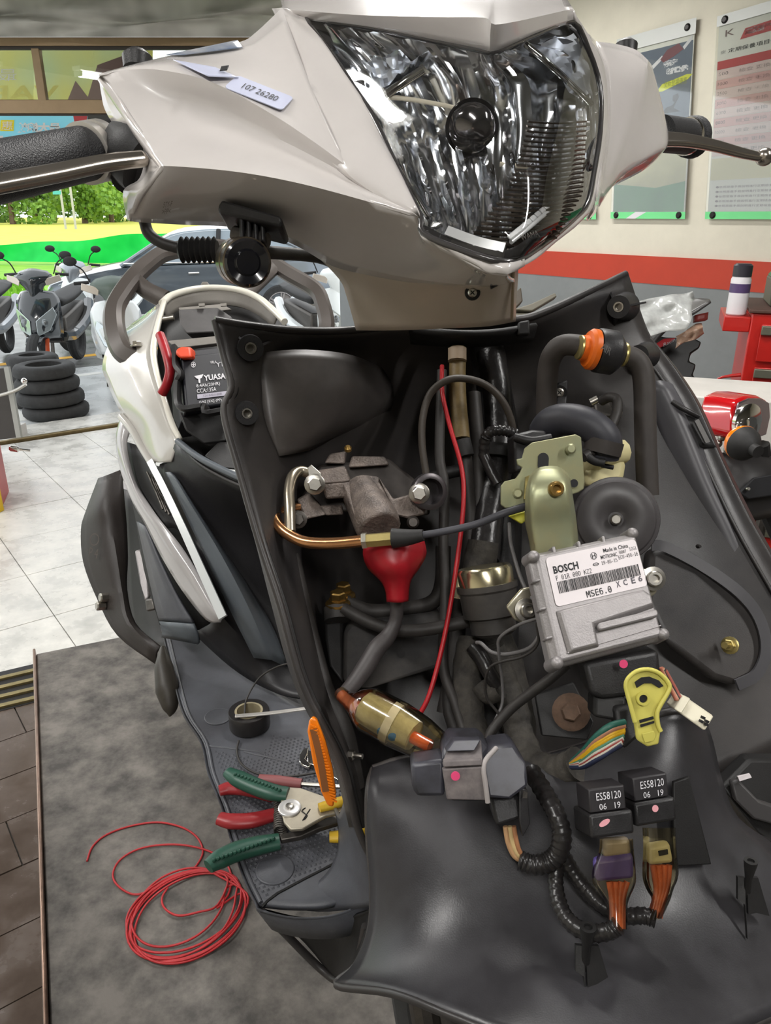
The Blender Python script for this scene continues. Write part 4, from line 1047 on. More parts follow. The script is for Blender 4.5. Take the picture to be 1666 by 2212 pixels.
# ---------------------------------------------------------------- left grip, lever
ga, gb_ = P(232, 322, .555), P(-80, 388, .445)
gx = (gb_ - ga).normalized()
b = B().add(tube([ga, gb_], .0178, 40, 28))
M_grip = mat('knurled_grip', srgb(34, 34, 36), .55)
nt = M_grip.node_tree; vo = nt.nodes.new('ShaderNodeTexVoronoi'); vo.inputs['Scale'].default_value = 900
ge = nt.nodes.new('ShaderNodeNewGeometry'); bpn = nt.nodes.new('ShaderNodeBump'); bpn.inputs['Strength'].default_value = .45; bpn.inputs['Distance'].default_value = .001
nt.links.new(ge.outputs['Position'], vo.inputs['Vector']); nt.links.new(vo.outputs['Distance'], bpn.inputs['Height']); nt.links.new(bpn.outputs['Normal'], nt.nodes['Principled BSDF'].inputs['Normal'])
g1 = b.mk('grip', M_grip, sc, smooth=60)
for off, rr in ((-.016, .0205), (-.004, .0205)):
    B().add(lathe([(rr * .9, -.004), (rr, -.0035), (rr, .0035), (rr * .9, .004)], ga - gx * (-.006 + off), gx, 32)).mk('grip_ring', mat('satin_silver', srgb(206, 202, 196), .3, .6), g1, smooth=40)
B().add(lathe([(.016, -.004), (.0185, -.002), (.0195, .02), (.0205, .05), (.02, .08)], ga, -gx, 28)).mk('switch_housing', M_black, sc, smooth=50)
T('inner_housing', [(275, 305, .55), (300, 330, .545), (318, 345, .545)], [.02, .026, .026], M_pit, sc, 3, 16)
T('inner_housing', [(290, 385, .548), (285, 345, .555), (300, 310, .558)], [.016, .022, .02], M_pit, sc, 3, 16)
def lever(pts, w, t, nrm, name='brake_lever'):
    b = B().add(ribbon(PP(pts), w, t, nrm, 6))
    return b.mk(name, mat('lever_alloy', srgb(190, 182, 172), .22, .95, var=.06, scale=60), sc, bevel=min(t, w if not isinstance(w, tuple) else w[1]) * .4, bseg=3, smooth=60)
lever([(318, 342, .513), (230, 352, .496), (120, 374, .473), (0, 396, .448), (-90, 412, .43)], (.0105, .0135), .009, (UP * .25 - FW).normalized())
# ---------------------------------------------------------------- right grip, lever
gr0, gr1 = P(1425, 288, .79), P(1492, 296, .83)
gxx = (gr1 - gr0).normalized()
g2 = B().add(tube([gr0, gr1], .0178, 12, 24)).add(lathe([(.0178, 0), (.021, .003), (.0215, .010), (.016, .014), (0, .014)], gr1 - gxx * .004, gxx, 24)).mk('grip', M_grip, sc, smooth=50)
B().add(lathe([(.0188, -.003), (.0192, 0), (.0188, .003)], gr1 - gxx * .008, gxx, 24)).mk('grip_ring', M_chrome, g2)
lv2 = lever([(1425, 300, .765), (1480, 303, .78), (1540, 314, .80), (1600, 330, .82), (1640, 339, .835)], (.017, .010), .008, (UP * .3 - FW).normalized())
B().add(ball(P(1652, 339, .838), .0095, 16, 10)).mk('lever_ball', mat('lever_alloy', (1, 1, 1)), lv2, smooth=60)
# ---------------------------------------------------------------- dash camera under the cover
dc = B().add(prism(PP([(478, 430, .520), (606, 466, .512), (612, 478, .512), (606, 492, .514), (470, 458, .523), (471, 444, .522)]), FW * .035)).mk('camera_bracket', M_black, sc, bevel=.003)
dc['label'] = 'black clamp bracket holding the small camera'
for k in range(4):
    x = 516 + k * 15
    B().add(prism(PP([(x, 455, .522), (x + 9, 458, .522), (x + 12, 524, .522), (x + 2, 520, .522)]), FW * .012)).mk('bracket_finger', M_black, dc, bevel=.002)
T('pivot_bolt', [(508, 506, .54), (575, 522, .53)], .006, M_dsteel, dc, 2, 12)
B().add(prism(PP([(516, 520, .533), (548, 524, .53), (546, 545, .53), (514, 540, .533)]), FW * .01)).mk('camera_foot', mat('camera_bronze', srgb(140, 128, 104), .3, .9), dc, bevel=.002)
cc_ = P(534, 567, .515); cax = (P(484, 560, .60) - cc_).normalized()
cb = B().add(lathe([(.0, -.001), (.008, -.001), (.0095, .001), (.0145, -.0015), (.0165, .000), (.0165, .012), (.0155, .013), (.0155, .016), (.0165, .017), (.0165, .032), (.013, .036), (.008, .037)], cc_, cax, 32)).mk('camera_body', mat('camera_gunmetal', srgb(112, 102, 88), .25, .9), sc, smooth=35)
cb['label'] = 'small round bullet camera hanging under the handlebar cover'
B().add(lathe([(.0, -.002), (.0075, -.003), (.009, -.0015), (.014, -.0035), (.0155, -.0015), (.0155, .001)], cc_, cax, 32)).mk('camera_lens', mat('camera_lens_black', srgb(22, 22, 26), .15, coat=.6), cb, smooth=30)
T('camera_cable', [(312, 478, .56), (322, 505, .56), (350, 525, .56), (390, 537, .562)], .0042, M_hose, cb)
gA, gB = P(388, 540, .562), P(470, 540, .56)
prof = []
for k in range(7): prof += [(.0065 + .0 * k, k / 7 * (gB - gA).length), (.0095, (k + .5) / 7 * (gB - gA).length)]
B().add(lathe(prof + [(.0065, (gB - gA).length)], gA, gB - gA, 20)).mk('cable_bellows', M_rubber, cb, smooth=20)
T('rear_cable', [(565, 545, .57), (620, 548, .60), (690, 556, .64), (735, 575, .68)], .005, M_hose, sc)
# ---------------------------------------------------------------- leg shield (inner panel, both wings)
LS = [
 [(464, 692, .70), (540, 704, .715), (640, 714, .745), (745, 714, .775), (900, 699, .79), (1000, 692, .795), (1115, 690, .80), (1180, 672, .815), (1280, 627, .85), (1352, 592, .88)],
 [(484, 770, .70), (556, 772, .725), (640, 765, .76), (760, 765, .80), (900, 770, .84), (1000, 770, .855), (1110, 762, .86), (1200, 738, .86), (1300, 718, .87), (1394, 715, .885)],
 [(500, 835, .695), (560, 840, .725), (640, 838, .765), (765, 840, .80), (900, 840, .86), (1000, 840, .875), (1110, 830, .88), (1220, 810, .875), (1330, 785, .875), (1430, 765, .88)],
 [(484, 890, .69), (556, 900, .72), (645, 905, .77), (770, 905, .81), (900, 900, .875), (1000, 900, .885), (1110, 890, .885), (1230, 870, .88), (1350, 850, .875), (1466, 815, .875)],
 [(515, 1010, .68), (580, 1005, .712), (665, 1005, .78), (780, 1005, .85), (900, 1000, .885), (1000, 1000, .89), (1120, 1000, .89), (1250, 980, .885), (1390, 950, .87), (1505, 880, .865)],
 [(559, 1166, .67), (610, 1160, .705), (680, 1155, .80), (790, 1150, .86), (900, 1150, .885), (1000, 1150, .885), (1120, 1150, .88), (1280, 1130, .87), (1440, 1085, .85), (1553, 990, .85)],
 [(605, 1305, .66), (645, 1308, .70), (705, 1310, .80), (800, 1310, .86), (900, 1310, .88), (1000, 1310, .875), (1120, 1310, .87), (1300, 1290, .855), (1490, 1230, .83), (1618, 1125, .83)],
 [(655, 1480, .655), (690, 1485, .69), (745, 1490, .79), (820, 1490, .85), (900, 1490, .86), (1000, 1490, .855), (1130, 1480, .845), (1320, 1450, .83), (1540, 1370, .81), (1700, 1270, .81)],
 [(735, 1640, .655), (755, 1642, .69), (790, 1645, .77), (840, 1650, .82), (910, 1650, .83), (1010, 1650, .825), (1140, 1640, .815), (1340, 1600, .80), (1590, 1500, .785), (1760, 1420, .79)],
 [(772, 1784, .665), (785, 1786, .69), (805, 1790, .74), (850, 1790, .77), (920, 1790, .775), (1020, 1790, .77), (1150, 1780, .765), (1360, 1740, .76), (1620, 1650, .755), (1800, 1580, .765)]]
ls = B().add(pgrid(LS, 4, 4)).mk('leg_shield', M_blackg, sc, smooth=70, solid=.003, soff=1)
ls['label'] = 'satin black inner leg shield with screw bosses'
# rolled lips along the edges
T('edge_lip', [r[0] for r in LS] + [(800, 1850, .67), (820, 1905, .672)], .0034, M_blackg, ls, 5, 8)
T('edge_lip', [(r[0][0] + 13, r[0][1] + 3, r[0][2] + .004) for r in LS], .0016, M_pit, ls, 5, 8)
T('edge_lip', LS[0], .0042, M_blackg, ls, 5, 8)
T('edge_lip', [r[-1] for r in LS], .0032, M_blackg, ls, 5, 8)
T('edge_lip', [(r[-1][0] - 28, r[-1][1] + 16, r[-1][2] - .004) for r in LS[:8]], .0022, M_blackg, ls, 5, 8)
# outer skin of the wings seen edge on
B().add(pgrid([[(1352, 592, .88), (1394, 715, .885), (1430, 765, .88), (1466, 815, .875), (1505, 880, .865), (1553, 990, .85), (1618, 1125, .83), (1700, 1270, .81)],
               [(1356, 597, .91), (1402, 724, .915), (1440, 770, .91), (1478, 820, .905), (1518, 886, .895), (1566, 996, .88), (1632, 1130, .86), (1716, 1275, .84)]], 4, 2)).mk('side_lip', M_blackg, ls, smooth=60, solid=.002)
B().add(pgrid([[r[0] for r in LS], [(r[0][0] - 6 - 10 * (i > 5), r[0][1] + 2, r[0][2] + .035) for i, r in enumerate(LS)]], 4, 2)).mk('side_lip', M_blackg, ls, smooth=60, solid=.002)
B().add(pgrid([LS[0], [(x, y - 4, d + .03) for x, y, d in LS[0]]], 4, 2)).mk('top_lip', M_blackg, ls, smooth=60, solid=.002)
# raised pocket on the left wing, its grey sheen put into the colour
B().add(pgrid([[(552, 775, .732), (570, 762, .728), (660, 756, .745), (760, 768, .775), (835, 800, .83)], [(558, 840, .730), (578, 838, .724), (660, 838, .738), (760, 840, .765), (850, 860, .83)], [(572, 920, .728), (592, 922, .724), (670, 925, .745), (750, 912, .785), (830, 905, .85)], [(596, 985, .735), (612, 984, .728), (665, 972, .765), (720, 950, .81), (800, 935, .87)]], 4, 4)).mk('pocket_bulge', mat('grey_sheen_plastic', srgb(92, 87, 84), .38, col2=srgb(62, 59, 58), scale=9, detail=8), ls, smooth=60, solid=.002)
# screw bosses with brass inserts
def boss(x, y, d, r, h=.022, tri=True):
    p = P(x, y, d); ax = (EYE - p).normalized()
    ax = (ax + RT * (.12 if x < 900 else -.25)).normalized()
    o = B().add(lathe([(r * 1.25, -.01), (r * 1.1, 0), (r, h * .6), (r * .92, h), (r * .45, h), (r * .4, h * .6), (.0001, h * .55)], p, ax, 24)).mk('screw_boss', M_black, ls, smooth=35)
    B().add(lathe([(r * .3, h * .7), (r * .42, h * .7), (r * .42, h * 1.02), (r * .3, h * 1.02), (r * .26, h * .7)], p, ax, 16)).mk('insert', M_steel, o, smooth=35)
    if tri:
        e = ax.orthogonal().normalized()
        for k in range(3):
            m_ = Matrix.Rotation(k * 2.09 + .6, 3, ax) @ e
            B().add(prism([p + m_ * r * .9, p + m_ * r * 1.9, p + m_ * r * .9 + ax * h * .9], m_.cross(ax) * .002)).mk('rib', M_black, o)
boss(536, 752, .728, .013); boss(528, 893, .716, .0115, tri=False)
boss(1346, 663, .866, .0135); boss(1392, 768, .868, .0125, .03, tri=False)
# slot and clip pocket on the right wing
B().add(pgrid([[(1452, 870, .86), (1508, 905, .86)], [(1478, 920, .856), (1530, 945, .856)], [(1500, 968, .852), (1545, 968, .852)]], 3, 3)).mk('clip_pocket', M_pit, ls, smooth=60, solid=.006)
B().add(prism(PP([(1498, 910, .848), (1507, 906, .85), (1532, 955, .846), (1522, 958, .844)]), -FW * .004)).mk('clip_slot', mat('clip_grey', srgb(86, 84, 82), .5), ls)
T('wing_ridge', [(1452, 868, .855), (1480, 885, .85), (1510, 900, .852)], .003, M_blackg, ls)
# blister with bolt, lower right
bz = [(1400, 1190, .80), (1440, 1180, .795), (1520, 1220, .785), (1600, 1275, .775), (1645, 1330, .77), (1662, 1400, .765), (1640, 1460, .76), (1590, 1485, .755), (1540, 1470, .755), (1440, 1390, .76), (1395, 1300, .775)]
B().add(prism(PP(bz), FW * .02)).mk('panel_blister', M_blackg, ls, bevel=.008, bseg=3)
Rb('blister_lit_edge', [(1408, 1178, .792), (1440, 1182, .790), (1520, 1224, .780), (1598, 1280, .770), (1640, 1335, .765), (1655, 1400, .760), (1636, 1455, .755), (1592, 1480, .750)], .011, .003, -FW, mat('slate_sheen_plastic', srgb(78, 77, 80), .42), ls)  # light along the blister edge, painted as a paler slate band
B().add(pgrid([[(1392, 830, .872), (1425, 822, .862), (1452, 830, .866)], [(1425, 930, .866), (1470, 915, .850), (1505, 930, .858)], [(1470, 1060, .856), (1520, 1040, .838), (1560, 1060, .846)], [(1520, 1180, .846), (1575, 1160, .826), (1622, 1180, .832)], [(1560, 1270, .838), (1610, 1260, .818), (1660, 1270, .822)]], 4, 4)).mk('wing_sheen_band', mat('slate_sheen_plastic', (1, 1, 1)), ls, smooth=60, solid=.002)  # bulge added for the wing's sheen, which is painted in lighter slate
hexbolt(P(1578, 1394, .755), (EYE - P(1578, 1394, .755)) + RT * -.35, .006, .007, True, .01).mk('flange_bolt', M_brass, ls)
for x, y in ((1452, 1182), (1508, 1180)): B().add(lathe([(.0025, 0), (.0015, .006)], P(x, y, .80), -FW, 8)).mk('moulded_pip', M_blackg, ls)
# small plate with cross screw, hose guide
B().add(prism(PP([(1205, 826, .84), (1228, 820, .84), (1224, 900, .82), (1200, 905, .82)]), FW * .01)).mk('tab_plate', M_black, sc, bevel=.002)
pscrew(P(1209, 848, .832), EYE - P(1209, 848, .832), .005, sc)
# dark web behind the steering stem
B().add(pgrid([[(860, 700, .80), (960, 715, .76), (1060, 715, .77), (1160, 700, .80)], [(880, 740, .82), (960, 745, .79), (1060, 745, .80), (1150, 735, .82)]], 3, 3)).mk('upper_web', M_pit, sc, smooth=60, solid=.004)
B().add(prism(PP([(1120, 695, .785), (1145, 690, .785), (1146, 722, .785), (1118, 724, .785)]), FW * .01)).mk('clip_lug', M_pit, sc, bevel=.002)
# ---------------------------------------------------------------- steering stem and cables
T('steering_stem', [(1040, 700, .84), (1060, 800, .835), (1085, 950, .82), (1090, 1100, .81), (1080, 1400, .79), (1070, 1640, .74)], .019, M_black, sc, 4, 16)
T('frame_tube', [(1060, 760, .82), (1075, 850, .81), (1078, 980, .79), (1056, 1110, .77), (1045, 1210, .75)], .0155, M_vinyl, sc, 5, 14)
T('frame_tube', [(1045, 1170, .75), (1030, 1300, .745), (1090, 1420, .74), (1120, 1560, .72), (1120, 1650, .71)], [.0152, .0166] * 9, M_cloth, sc, 8, 14)
T('throttle_cable', [(990, 720, .80), (988, 760, .795), (990, 850, .785), (1000, 930, .775), (1010, 1050, .77), (1015, 1150, .765), (1000, 1300, .76), (970, 1500, .745), (990, 1590, .72)], .0072, M_hose, sc)
sl = T('cable_sleeve', [(989, 752, .785), (989, 850, .776), (997, 948, .766)], .0088, mat('olive_sleeve', srgb(116, 98, 62), .55, var=.25, scale=90), sc)
T('sleeve_end', [(988, 754, .779), (988, 780, .777)], .0098, mat('tan_tape', srgb(150, 132, 112), .6), sl)
T('sleeve_collar', [(1000, 950, .764), (1008, 985, .762)], .0082, M_rubber, sl)
T('brake_cable', [(1022, 850, .79), (1030, 950, .78), (1035, 1050, .775), (1025, 1170, .77), (1000, 1260, .765), (985, 1400, .755), (960, 1540, .745)], .008, M_hose, sc)
T('arch_cable', [(922, 1032, .735), (912, 960, .735), (914, 900, .735), (930, 850, .735), (965, 822, .735), (1005, 818, .738), (1050, 832, .742), (1085, 865, .745), (1105, 910, .75), (1112, 960, .755)], .0036, mat('brown_black_cable', srgb(62, 56, 50), .5), sc, 5, 10)
T('red_lead', [(955, 790, .765), (956, 850, .75), (972, 920, .735), (995, 1000, .722), (1002, 1060, .715), (996, 1150, .705), (976, 1290, .69), (955, 1400, .68), (928, 1500, .67), (902, 1552, .668)], .0022, M_redwire, sc, 5, 8)
T('thin_lead', [(955, 800, .77), (950, 980, .76), (960, 1050, .75), (958, 1180, .745), (962, 1300, .73), (958, 1440, .715), (985, 1520, .70), (1010, 1600, .68)], .0052, M_hose, sc)
T('harness_loop', [(1045, 990, .745), (1048, 950, .74), (1062, 932, .735), (1090, 930, .735), (1112, 938, .74)], [.0045, .006] * 12, M_vinyl, sc, 9)
T('harness_loop', [(1046, 985, .744), (1062, 1020, .74), (1075, 1045, .738)], .0055, M_vinyl, sc)
T('cross_brace', [(930, 1030, .79), (1000, 1015, .785), (1075, 1008, .78)], .0065, M_pit, sc)
B().add(lathe([(.02, 0), (.0205, .003), (.0205, .009), (.02, .012)], P(1078, 985, .783), (UP + RT * .1), 20)).mk('cable_clamp', M_rubber, sc)
# ---------------------------------------------------------------- seat lock actuator
la = thing('x', 'x x x x', 'x'); bpy.data.objects.remove(la)
M_lock = mat('sooty_cast_metal', srgb(124, 112, 104), .5, .3, col2=srgb(74, 67, 63), scale=60, bump=.5, bscale=500)
lk = B()
lk.add(prism(PP([(738, 1044, .735), (790, 1026, .74), (818, 1030, .742), (852, 1112, .700), (830, 1120, .695), (772, 1136, .692)]), FW * .045))
lk.add(tube(PP([(778, 1060, .75), (812, 1125, .71), (822, 1145, .70)]), [.019, .0215, .020], 4, 18))
actuator = lk.mk('lock_housing', M_lock, sc, bevel=.002, smooth=40)
B().add(prism(PP([(690, 1004, .765), (840, 990, .77), (925, 1058, .76), (930, 1112, .755), (860, 1118, .75), (740, 1104, .75), (655, 1112, .745), (645, 1082, .755)]), FW * .02)).mk('lock_base', mat('dark_lock_base', srgb(58, 53, 50), .55, .3, var=.2, scale=60), actuator, bevel=.003)
actuator['label'] = 'dark cast metal lock housing with a red rubber boot'
B().add(prism(PP([(818, 1030, .735), (850, 1078, .722), (905, 1062, .73), (922, 1080, .73), (918, 1112, .725), (880, 1120, .72), (852, 1112, .715)]), FW * .022)).mk('side_flange', M_lock, actuator, bevel=.002)
B().add(prism(PP([(760, 985, .765), (832, 986, .765), (842, 1004, .758), (752, 1010, .755)]), FW * .03)).mk('upper_bracket', M_lock, actuator, bevel=.002)
B().add(prism(PP([(684, 1016, .738), (745, 1006, .745), (758, 1040, .735), (694, 1046, .73)]), FW * .028)).mk('arm_plate', M_lock, actuator, bevel=.002)
B().add(prism(PP([(694, 1046, .73), (758, 1040, .735), (752, 1075, .735), (704, 1078, .73)]), FW * .02)).mk('arm_plate', M_lock, actuator, bevel=.002)
B().add(prism(PP([(640, 1078, .735), (668, 1064, .745), (690, 1090, .735), (705, 1112, .725), (660, 1122, .72)]), FW * .02)).mk('lower_plate', M_lock, actuator, bevel=.002)
B().add(prism(PP([(690, 1092, .735), (738, 1090, .74), (742, 1112, .735), (702, 1114, .73)]), FW * .02)).mk('lower_plate', M_lock, actuator, bevel=.002)
B().add(prism(PP([(700, 1000, .755), (712, 980, .765), (748, 974, .77), (745, 1002, .76)]), FW * .02)).mk('top_hook', M_lock, actuator, bevel=.002)
B().add(lathe([(.0038, 0), (.0038, .003), (.002, .005)], P(752, 972, .755), UP - FW, 12)).mk('cap_nut', M_gold, actuator)
B().add(prism(PP([(664, 1010, .722), (672, 1003, .722), (694, 1022, .718), (698, 1046, .714), (686, 1058, .713), (668, 1040, .716)]), FW * .003)).mk('link_plate', M_steel, actuator, bevel=.0008)
hexbolt(P(680, 1046, .712), EYE - P(680, 1046, .712), .0068, .008).mk('hex_bolt', M_steel, actuator)
hexbolt(P(644, 1122, .722), EYE - P(644, 1122, .722), .006, .008).mk('hex_bolt', M_dsteel, actuator)
hexbolt(P(906, 1066, .716), EYE - P(906, 1066, .716), .0068, .008).mk('hex_bolt', M_steel, actuator)
B().add(lathe([(.0055, 0), (.006, .003), (.004, .008)], P(892, 1128, .715), -FW, 12)).mk('small_bolt', M_dsteel, actuator)
rg_ = B()
rg_.add(lathe([(.0155, 0), (.0175, .001), (.0175, .009), (.0155, .010), (.0125, .010), (.0125, 0)], P(922, 1062, .728), (EYE - P(922, 1062, .728)) + RT * .3, 24))
rg_.mk('clamp_ring', mat('dark_grey_metal', srgb(86, 82, 84), .35, .7), actuator, smooth=35)
T('wire_hook', [(668, 1022, .728), (648, 1018, .725), (632, 1030, .715), (625, 1060, .705), (626, 1100, .695), (627, 1148, .688)], .0052, mat('nickel_rod', srgb(176, 166, 148), .3, .9), sc, 6, 14)
pc_ = T('copper_pipe', [(648, 1098, .735), (620, 1100, .725), (597, 1108, .71), (594, 1122, .70), (608, 1142, .69), (632, 1160, .682), (665, 1172, .675), (720, 1174, .668), (790, 1168, .66)], .0052, M_copper, sc, 6, 14)
pc_['label'] = 'bent copper coloured cable guide pipe'
ha, hb_ = P(783, 1168, .66), P(852, 1162, .655)
B().add(lathe([(.0062, 0), (.0062, .028)], P(792, 1168, .659), hb_ - ha, 6)).mk('hex_sleeve', M_brass, pc_)
B().add(lathe([(.0072, 0), (.0072, .004)], ha, hb_ - ha, 6)).mk('lock_nut', mat('nickel_nut', srgb(190, 188, 176), .3, .9), pc_)
T('rubber_gaiter', [(848, 1163, .655), (880, 1161, .652), (915, 1156, .648)], [.0088, .0072, .005], M_rubber, pc_, 4, 14)
T('latch_cable', [(905, 1157, .65), (960, 1148, .645), (1030, 1132, .64), (1090, 1108, .635), (1140, 1092, .64)], .0032, mat('slate_cable', srgb(66, 66, 72), .45), pc_)
# red rubber boot
rb_ = B()
rb_.add(pgrid([[(792, 1176, .682), (835, 1166, .668), (870, 1165, .667), (912, 1170, .682)], [(790, 1198, .680), (825, 1195, .664), (875, 1195, .664), (916, 1196, .680)], [(800, 1224, .680), (832, 1224, .662), (872, 1224, .662), (902, 1222, .680)],
               [(826, 1250, .682), (845, 1250, .668), (868, 1250, .668), (884, 1248, .682)], [(838, 1272, .682), (850, 1272, .671), (866, 1272, .671), (878, 1270, .682)], [(842, 1300, .682), (852, 1300, .672), (864, 1300, .672), (876, 1298, .682)]], 4, 4))
rb_.mk('rubber_boot', M_redvinyl, actuator, smooth=70, solid=.006)
T('boot_lead', [(858, 1295, .69), (855, 1340, .692), (838, 1375, .69), (815, 1400, .685), (790, 1440, .68), (765, 1475, .675), (740, 1502, .668)], [.0062, .0062, .0075, .0085, .0085, .0075, .006], mat('grey_loom', srgb(66, 62, 62), .5, var=.15, scale=60), sc)
# ---------------------------------------------------------------- coolant box and master bolts
cb_ = B()
cb_.add(prism(PP([(742, 1362, .745), (756, 1346, .75), (948, 1322, .765), (962, 1340, .765), (958, 1440, .745), (800, 1488, .715), (752, 1488, .715), (740, 1470, .72)]), FW * .06))
cbx = cb_.mk('reservoir_box', M_dusty, sc, bevel=.007, bseg=3, smooth=50)
cbx['label'] = 'dusty black reservoir box behind the fuse lead'
B().add(prism(PP([(700, 1318, .76), (740, 1325, .755), (742, 1480, .72), (712, 1440, .725), (702, 1380, .74)]), FW * .03)).mk('box_flange', M_pit, cbx, bevel=.003)
B().add(lathe([(.0035, 0), (.0038, .0012)], P(866, 1412, .738), -FW, 12)).mk('moulded_pip', M_black, cbx)
for x, y, d in ((730, 1290, .742), (742, 1272, .775)):
    q = P(x, y + 12, d)
    ub = B().add(lathe([(.012, -.006), (.0125, -.002), (.012, 0), (.0085, .001), (.0085, .004)], q, UP - FW * .35, 22)).mk('banjo_washer', M_gold, sc, smooth=35)
    hexbolt(q, UP - FW * .35, .0075, .012, False).mk('banjo_bolt', M_gold, ub)
T('banjo_body', [(728, 1312, .745), (730, 1340, .74)], .013, M_dusty, sc, 2, 16)
T('brake_hose', [(742, 1315, .735), (800, 1345, .725), (860, 1362, .715), (920, 1360, .71), (985, 1348, .71), (1010, 1342, .712)], .0062, M_hose, sc)
T('brake_hose', [(745, 1300, .77), (800, 1320, .775), (880, 1315, .775), (935, 1300, .78), (955, 1260, .785), (958, 1180, .79)], .0078, M_hose, sc)
T('brake_hose', [(628, 1200, .73), (650, 1290, .725), (672, 1380, .72), (700, 1480, .71), (745, 1580, .70), (770, 1700, .70)], .0085, M_hose, sc)
B().add(prism(PP([(672, 1410, .715), (684, 1406, .715), (686, 1426, .713), (674, 1428, .713)]), FW * .01)).mk('hose_stub', mat('nickel_nut', (1, 1, 1)), sc, bevel=.001)
hexbolt(P(752, 1630, .68), RT - FW * .4, .0045, .006, False, .008).mk('hex_bolt', M_steel, sc)
# black canister with a bright cap
k0, k1 = P(1068, 1370, .70), P(1048, 1240, .70)
kx = k1 - k0; L_ = kx.length
cn = B().add(lathe([(.017, -.0), (.021, .003), (.021, .016), (.0255, .018), (.0262, L_ - .016), (.028, L_ - .014), (.028, L_ - .009), (.02, L_ - .009)], k0, kx, 32)).mk('pressure_valve', M_dusty, sc, smooth=35)
cn['label'] = 'dusty black canister valve with a bright zinc cap'
B().add(lathe([(.0255, L_ - .011), (.0255, L_ + .004), (.0235, L_ + .007), (.018, L_ + .0075), (.0, L_ + .0055)], k0, kx, 32)).mk('zinc_cap', mat('bright_zinc', srgb(214, 204, 170), .2, .95), cn, smooth=35)
B().add(prism(PP([(983, 1232, .715), (1012, 1234, .712), (1004, 1296, .70), (975, 1292, .705)]), FW * .003)).mk('cap_tab', mat('bright_zinc', (1, 1, 1)), cn, bevel=.001)
T('harness_trunk', [(1020, 1380, .725), (1010, 1450, .715), (1015, 1540, .70), (1035, 1620, .68)], [.0128, .0142, .0132, .0145] * 3, M_cloth, sc, 8, 14)
T('harness_trunk', [(1060, 1400, .71), (1090, 1480, .71), (1110, 1530, .70), (1125, 1590, .69), (1150, 1650, .665), (1210, 1665, .64), (1250, 1650, .625)], [.0130, .0144] * 12, M_cloth, sc, 8, 14)
T('harness_branch', [(1020, 1395, .70), (1040, 1420, .695), (1055, 1450, .69), (1075, 1480, .69)], .007, M_vinyl, sc)
T('harness_branch', [(1035, 1480, .70), (1055, 1500, .695), (1080, 1490, .69)], .009, M_cloth, sc)
T('black_lead', [(1225, 1435, .62), (1190, 1465, .62), (1150, 1495, .625), (1105, 1530, .63), (1065, 1575, .63), (1055, 1600, .625)], .0042, M_hose, sc)
T('thin_wire', [(1100, 1130, .66), (1105, 1180, .65), (1130, 1260, .63), (1160, 1310, .615), (1172, 1350, .605), (1150, 1395, .61), (1105, 1412, .63), (1065, 1410, .64), (1040, 1390, .65), (1030, 1388, .655)], .0017, mat('grey_wire', srgb(98, 96, 96), .4), sc, 6, 8)
T('thin_wire', [(1165, 1335, .60), (1120, 1350, .615), (1080, 1378, .63), (1078, 1410, .635), (1085, 1470, .645), (1085, 1520, .645), (1068, 1560, .64)], .0014, mat('grey_wire', (1, 1, 1)), sc, 6, 8)
T('thin_wire', [(1160, 1345, .602), (1162, 1390, .605), (1130, 1418, .615), (1060, 1440, .63), (1050, 1500, .64), (1080, 1545, .64)], .0012, M_hose, sc, 6, 8)
# bracket with rusty bolt
bt_ = B().add(prism(PP([(1155, 1500, .71), (1240, 1474, .70), (1285, 1560, .68), (1270, 1600, .675), (1170, 1590, .69)]), FW * .004)).mk('bolt_bracket', M_pit, sc, bevel=.0015)
M_rust = mat('rusty_bolt', srgb(92, 72, 58), .6, .4, var=.25, scale=120)
pb = P(1234, 1538, .672)
B().add(lathe([(.0165, 0), (.0165, .002), (.013, .003)], pb, EYE - pb, 22)).mk('washer', M_rust, bt_)
hexbolt(pb, EYE - pb, .0085, .009, False).mk('hex_bolt', M_rust, bt_)
# ---------------------------------------------------------------- breather hose with orange check valve
M_hoseb = mat('brown_black_hose', srgb(60, 55, 52), .6, var=.12, scale=50)
T('vent_hose', [(1182, 1000, .775), (1180, 900, .775), (1184, 800, .765), (1198, 760, .755), (1222, 745, .748), (1262, 748, .742)], .0105, M_hoseb, sc, 6, 16)
T('vent_hose', [(1325, 766, .745), (1358, 770, .745), (1382, 788, .745), (1392, 830, .745), (1395, 950, .745), (1400, 1070, .745)], .0105, M_hoseb, sc, 6, 16)
va, vb = P(1262, 752, .735), P(1335, 764, .74)
vx = vb - va; vl = vx.length
vv = B().add(lathe([(.006, .010), (.020, .012), (.0212, .014), (.0212, .030), (.0185, .033), (.014, .037), (.009, .040)], va, vx, 28)).mk('check_valve', M_black, sc, smooth=35)
vv['label'] = 'black and orange round check valve in the hose'
B().add(lathe([(.0085, -.004), (.012, -.003), (.0125, .002), (.017, .003), (.0195, .006), (.0195, .011), (.010, .013)], va, vx, 28)).mk('orange_flange', mat('orange_plastic', srgb(222, 104, 24), .4), vv, smooth=35)
for off in (-.004, vl + .006): B().add(lathe([(.0113, -.0015), (.0118, 0), (.0113, .0015)], va + vx.normalized() * off, vx, 24)).mk('hose_clip', M_brass, vv)
text('AIR', Fr(P(1300, 735, .71), P(1325, 752, .71), P(1290, 760, .71)), .1, .9, .2, .8, mat('grey_emboss', srgb(78, 76, 74), .5), vv, h=.004)
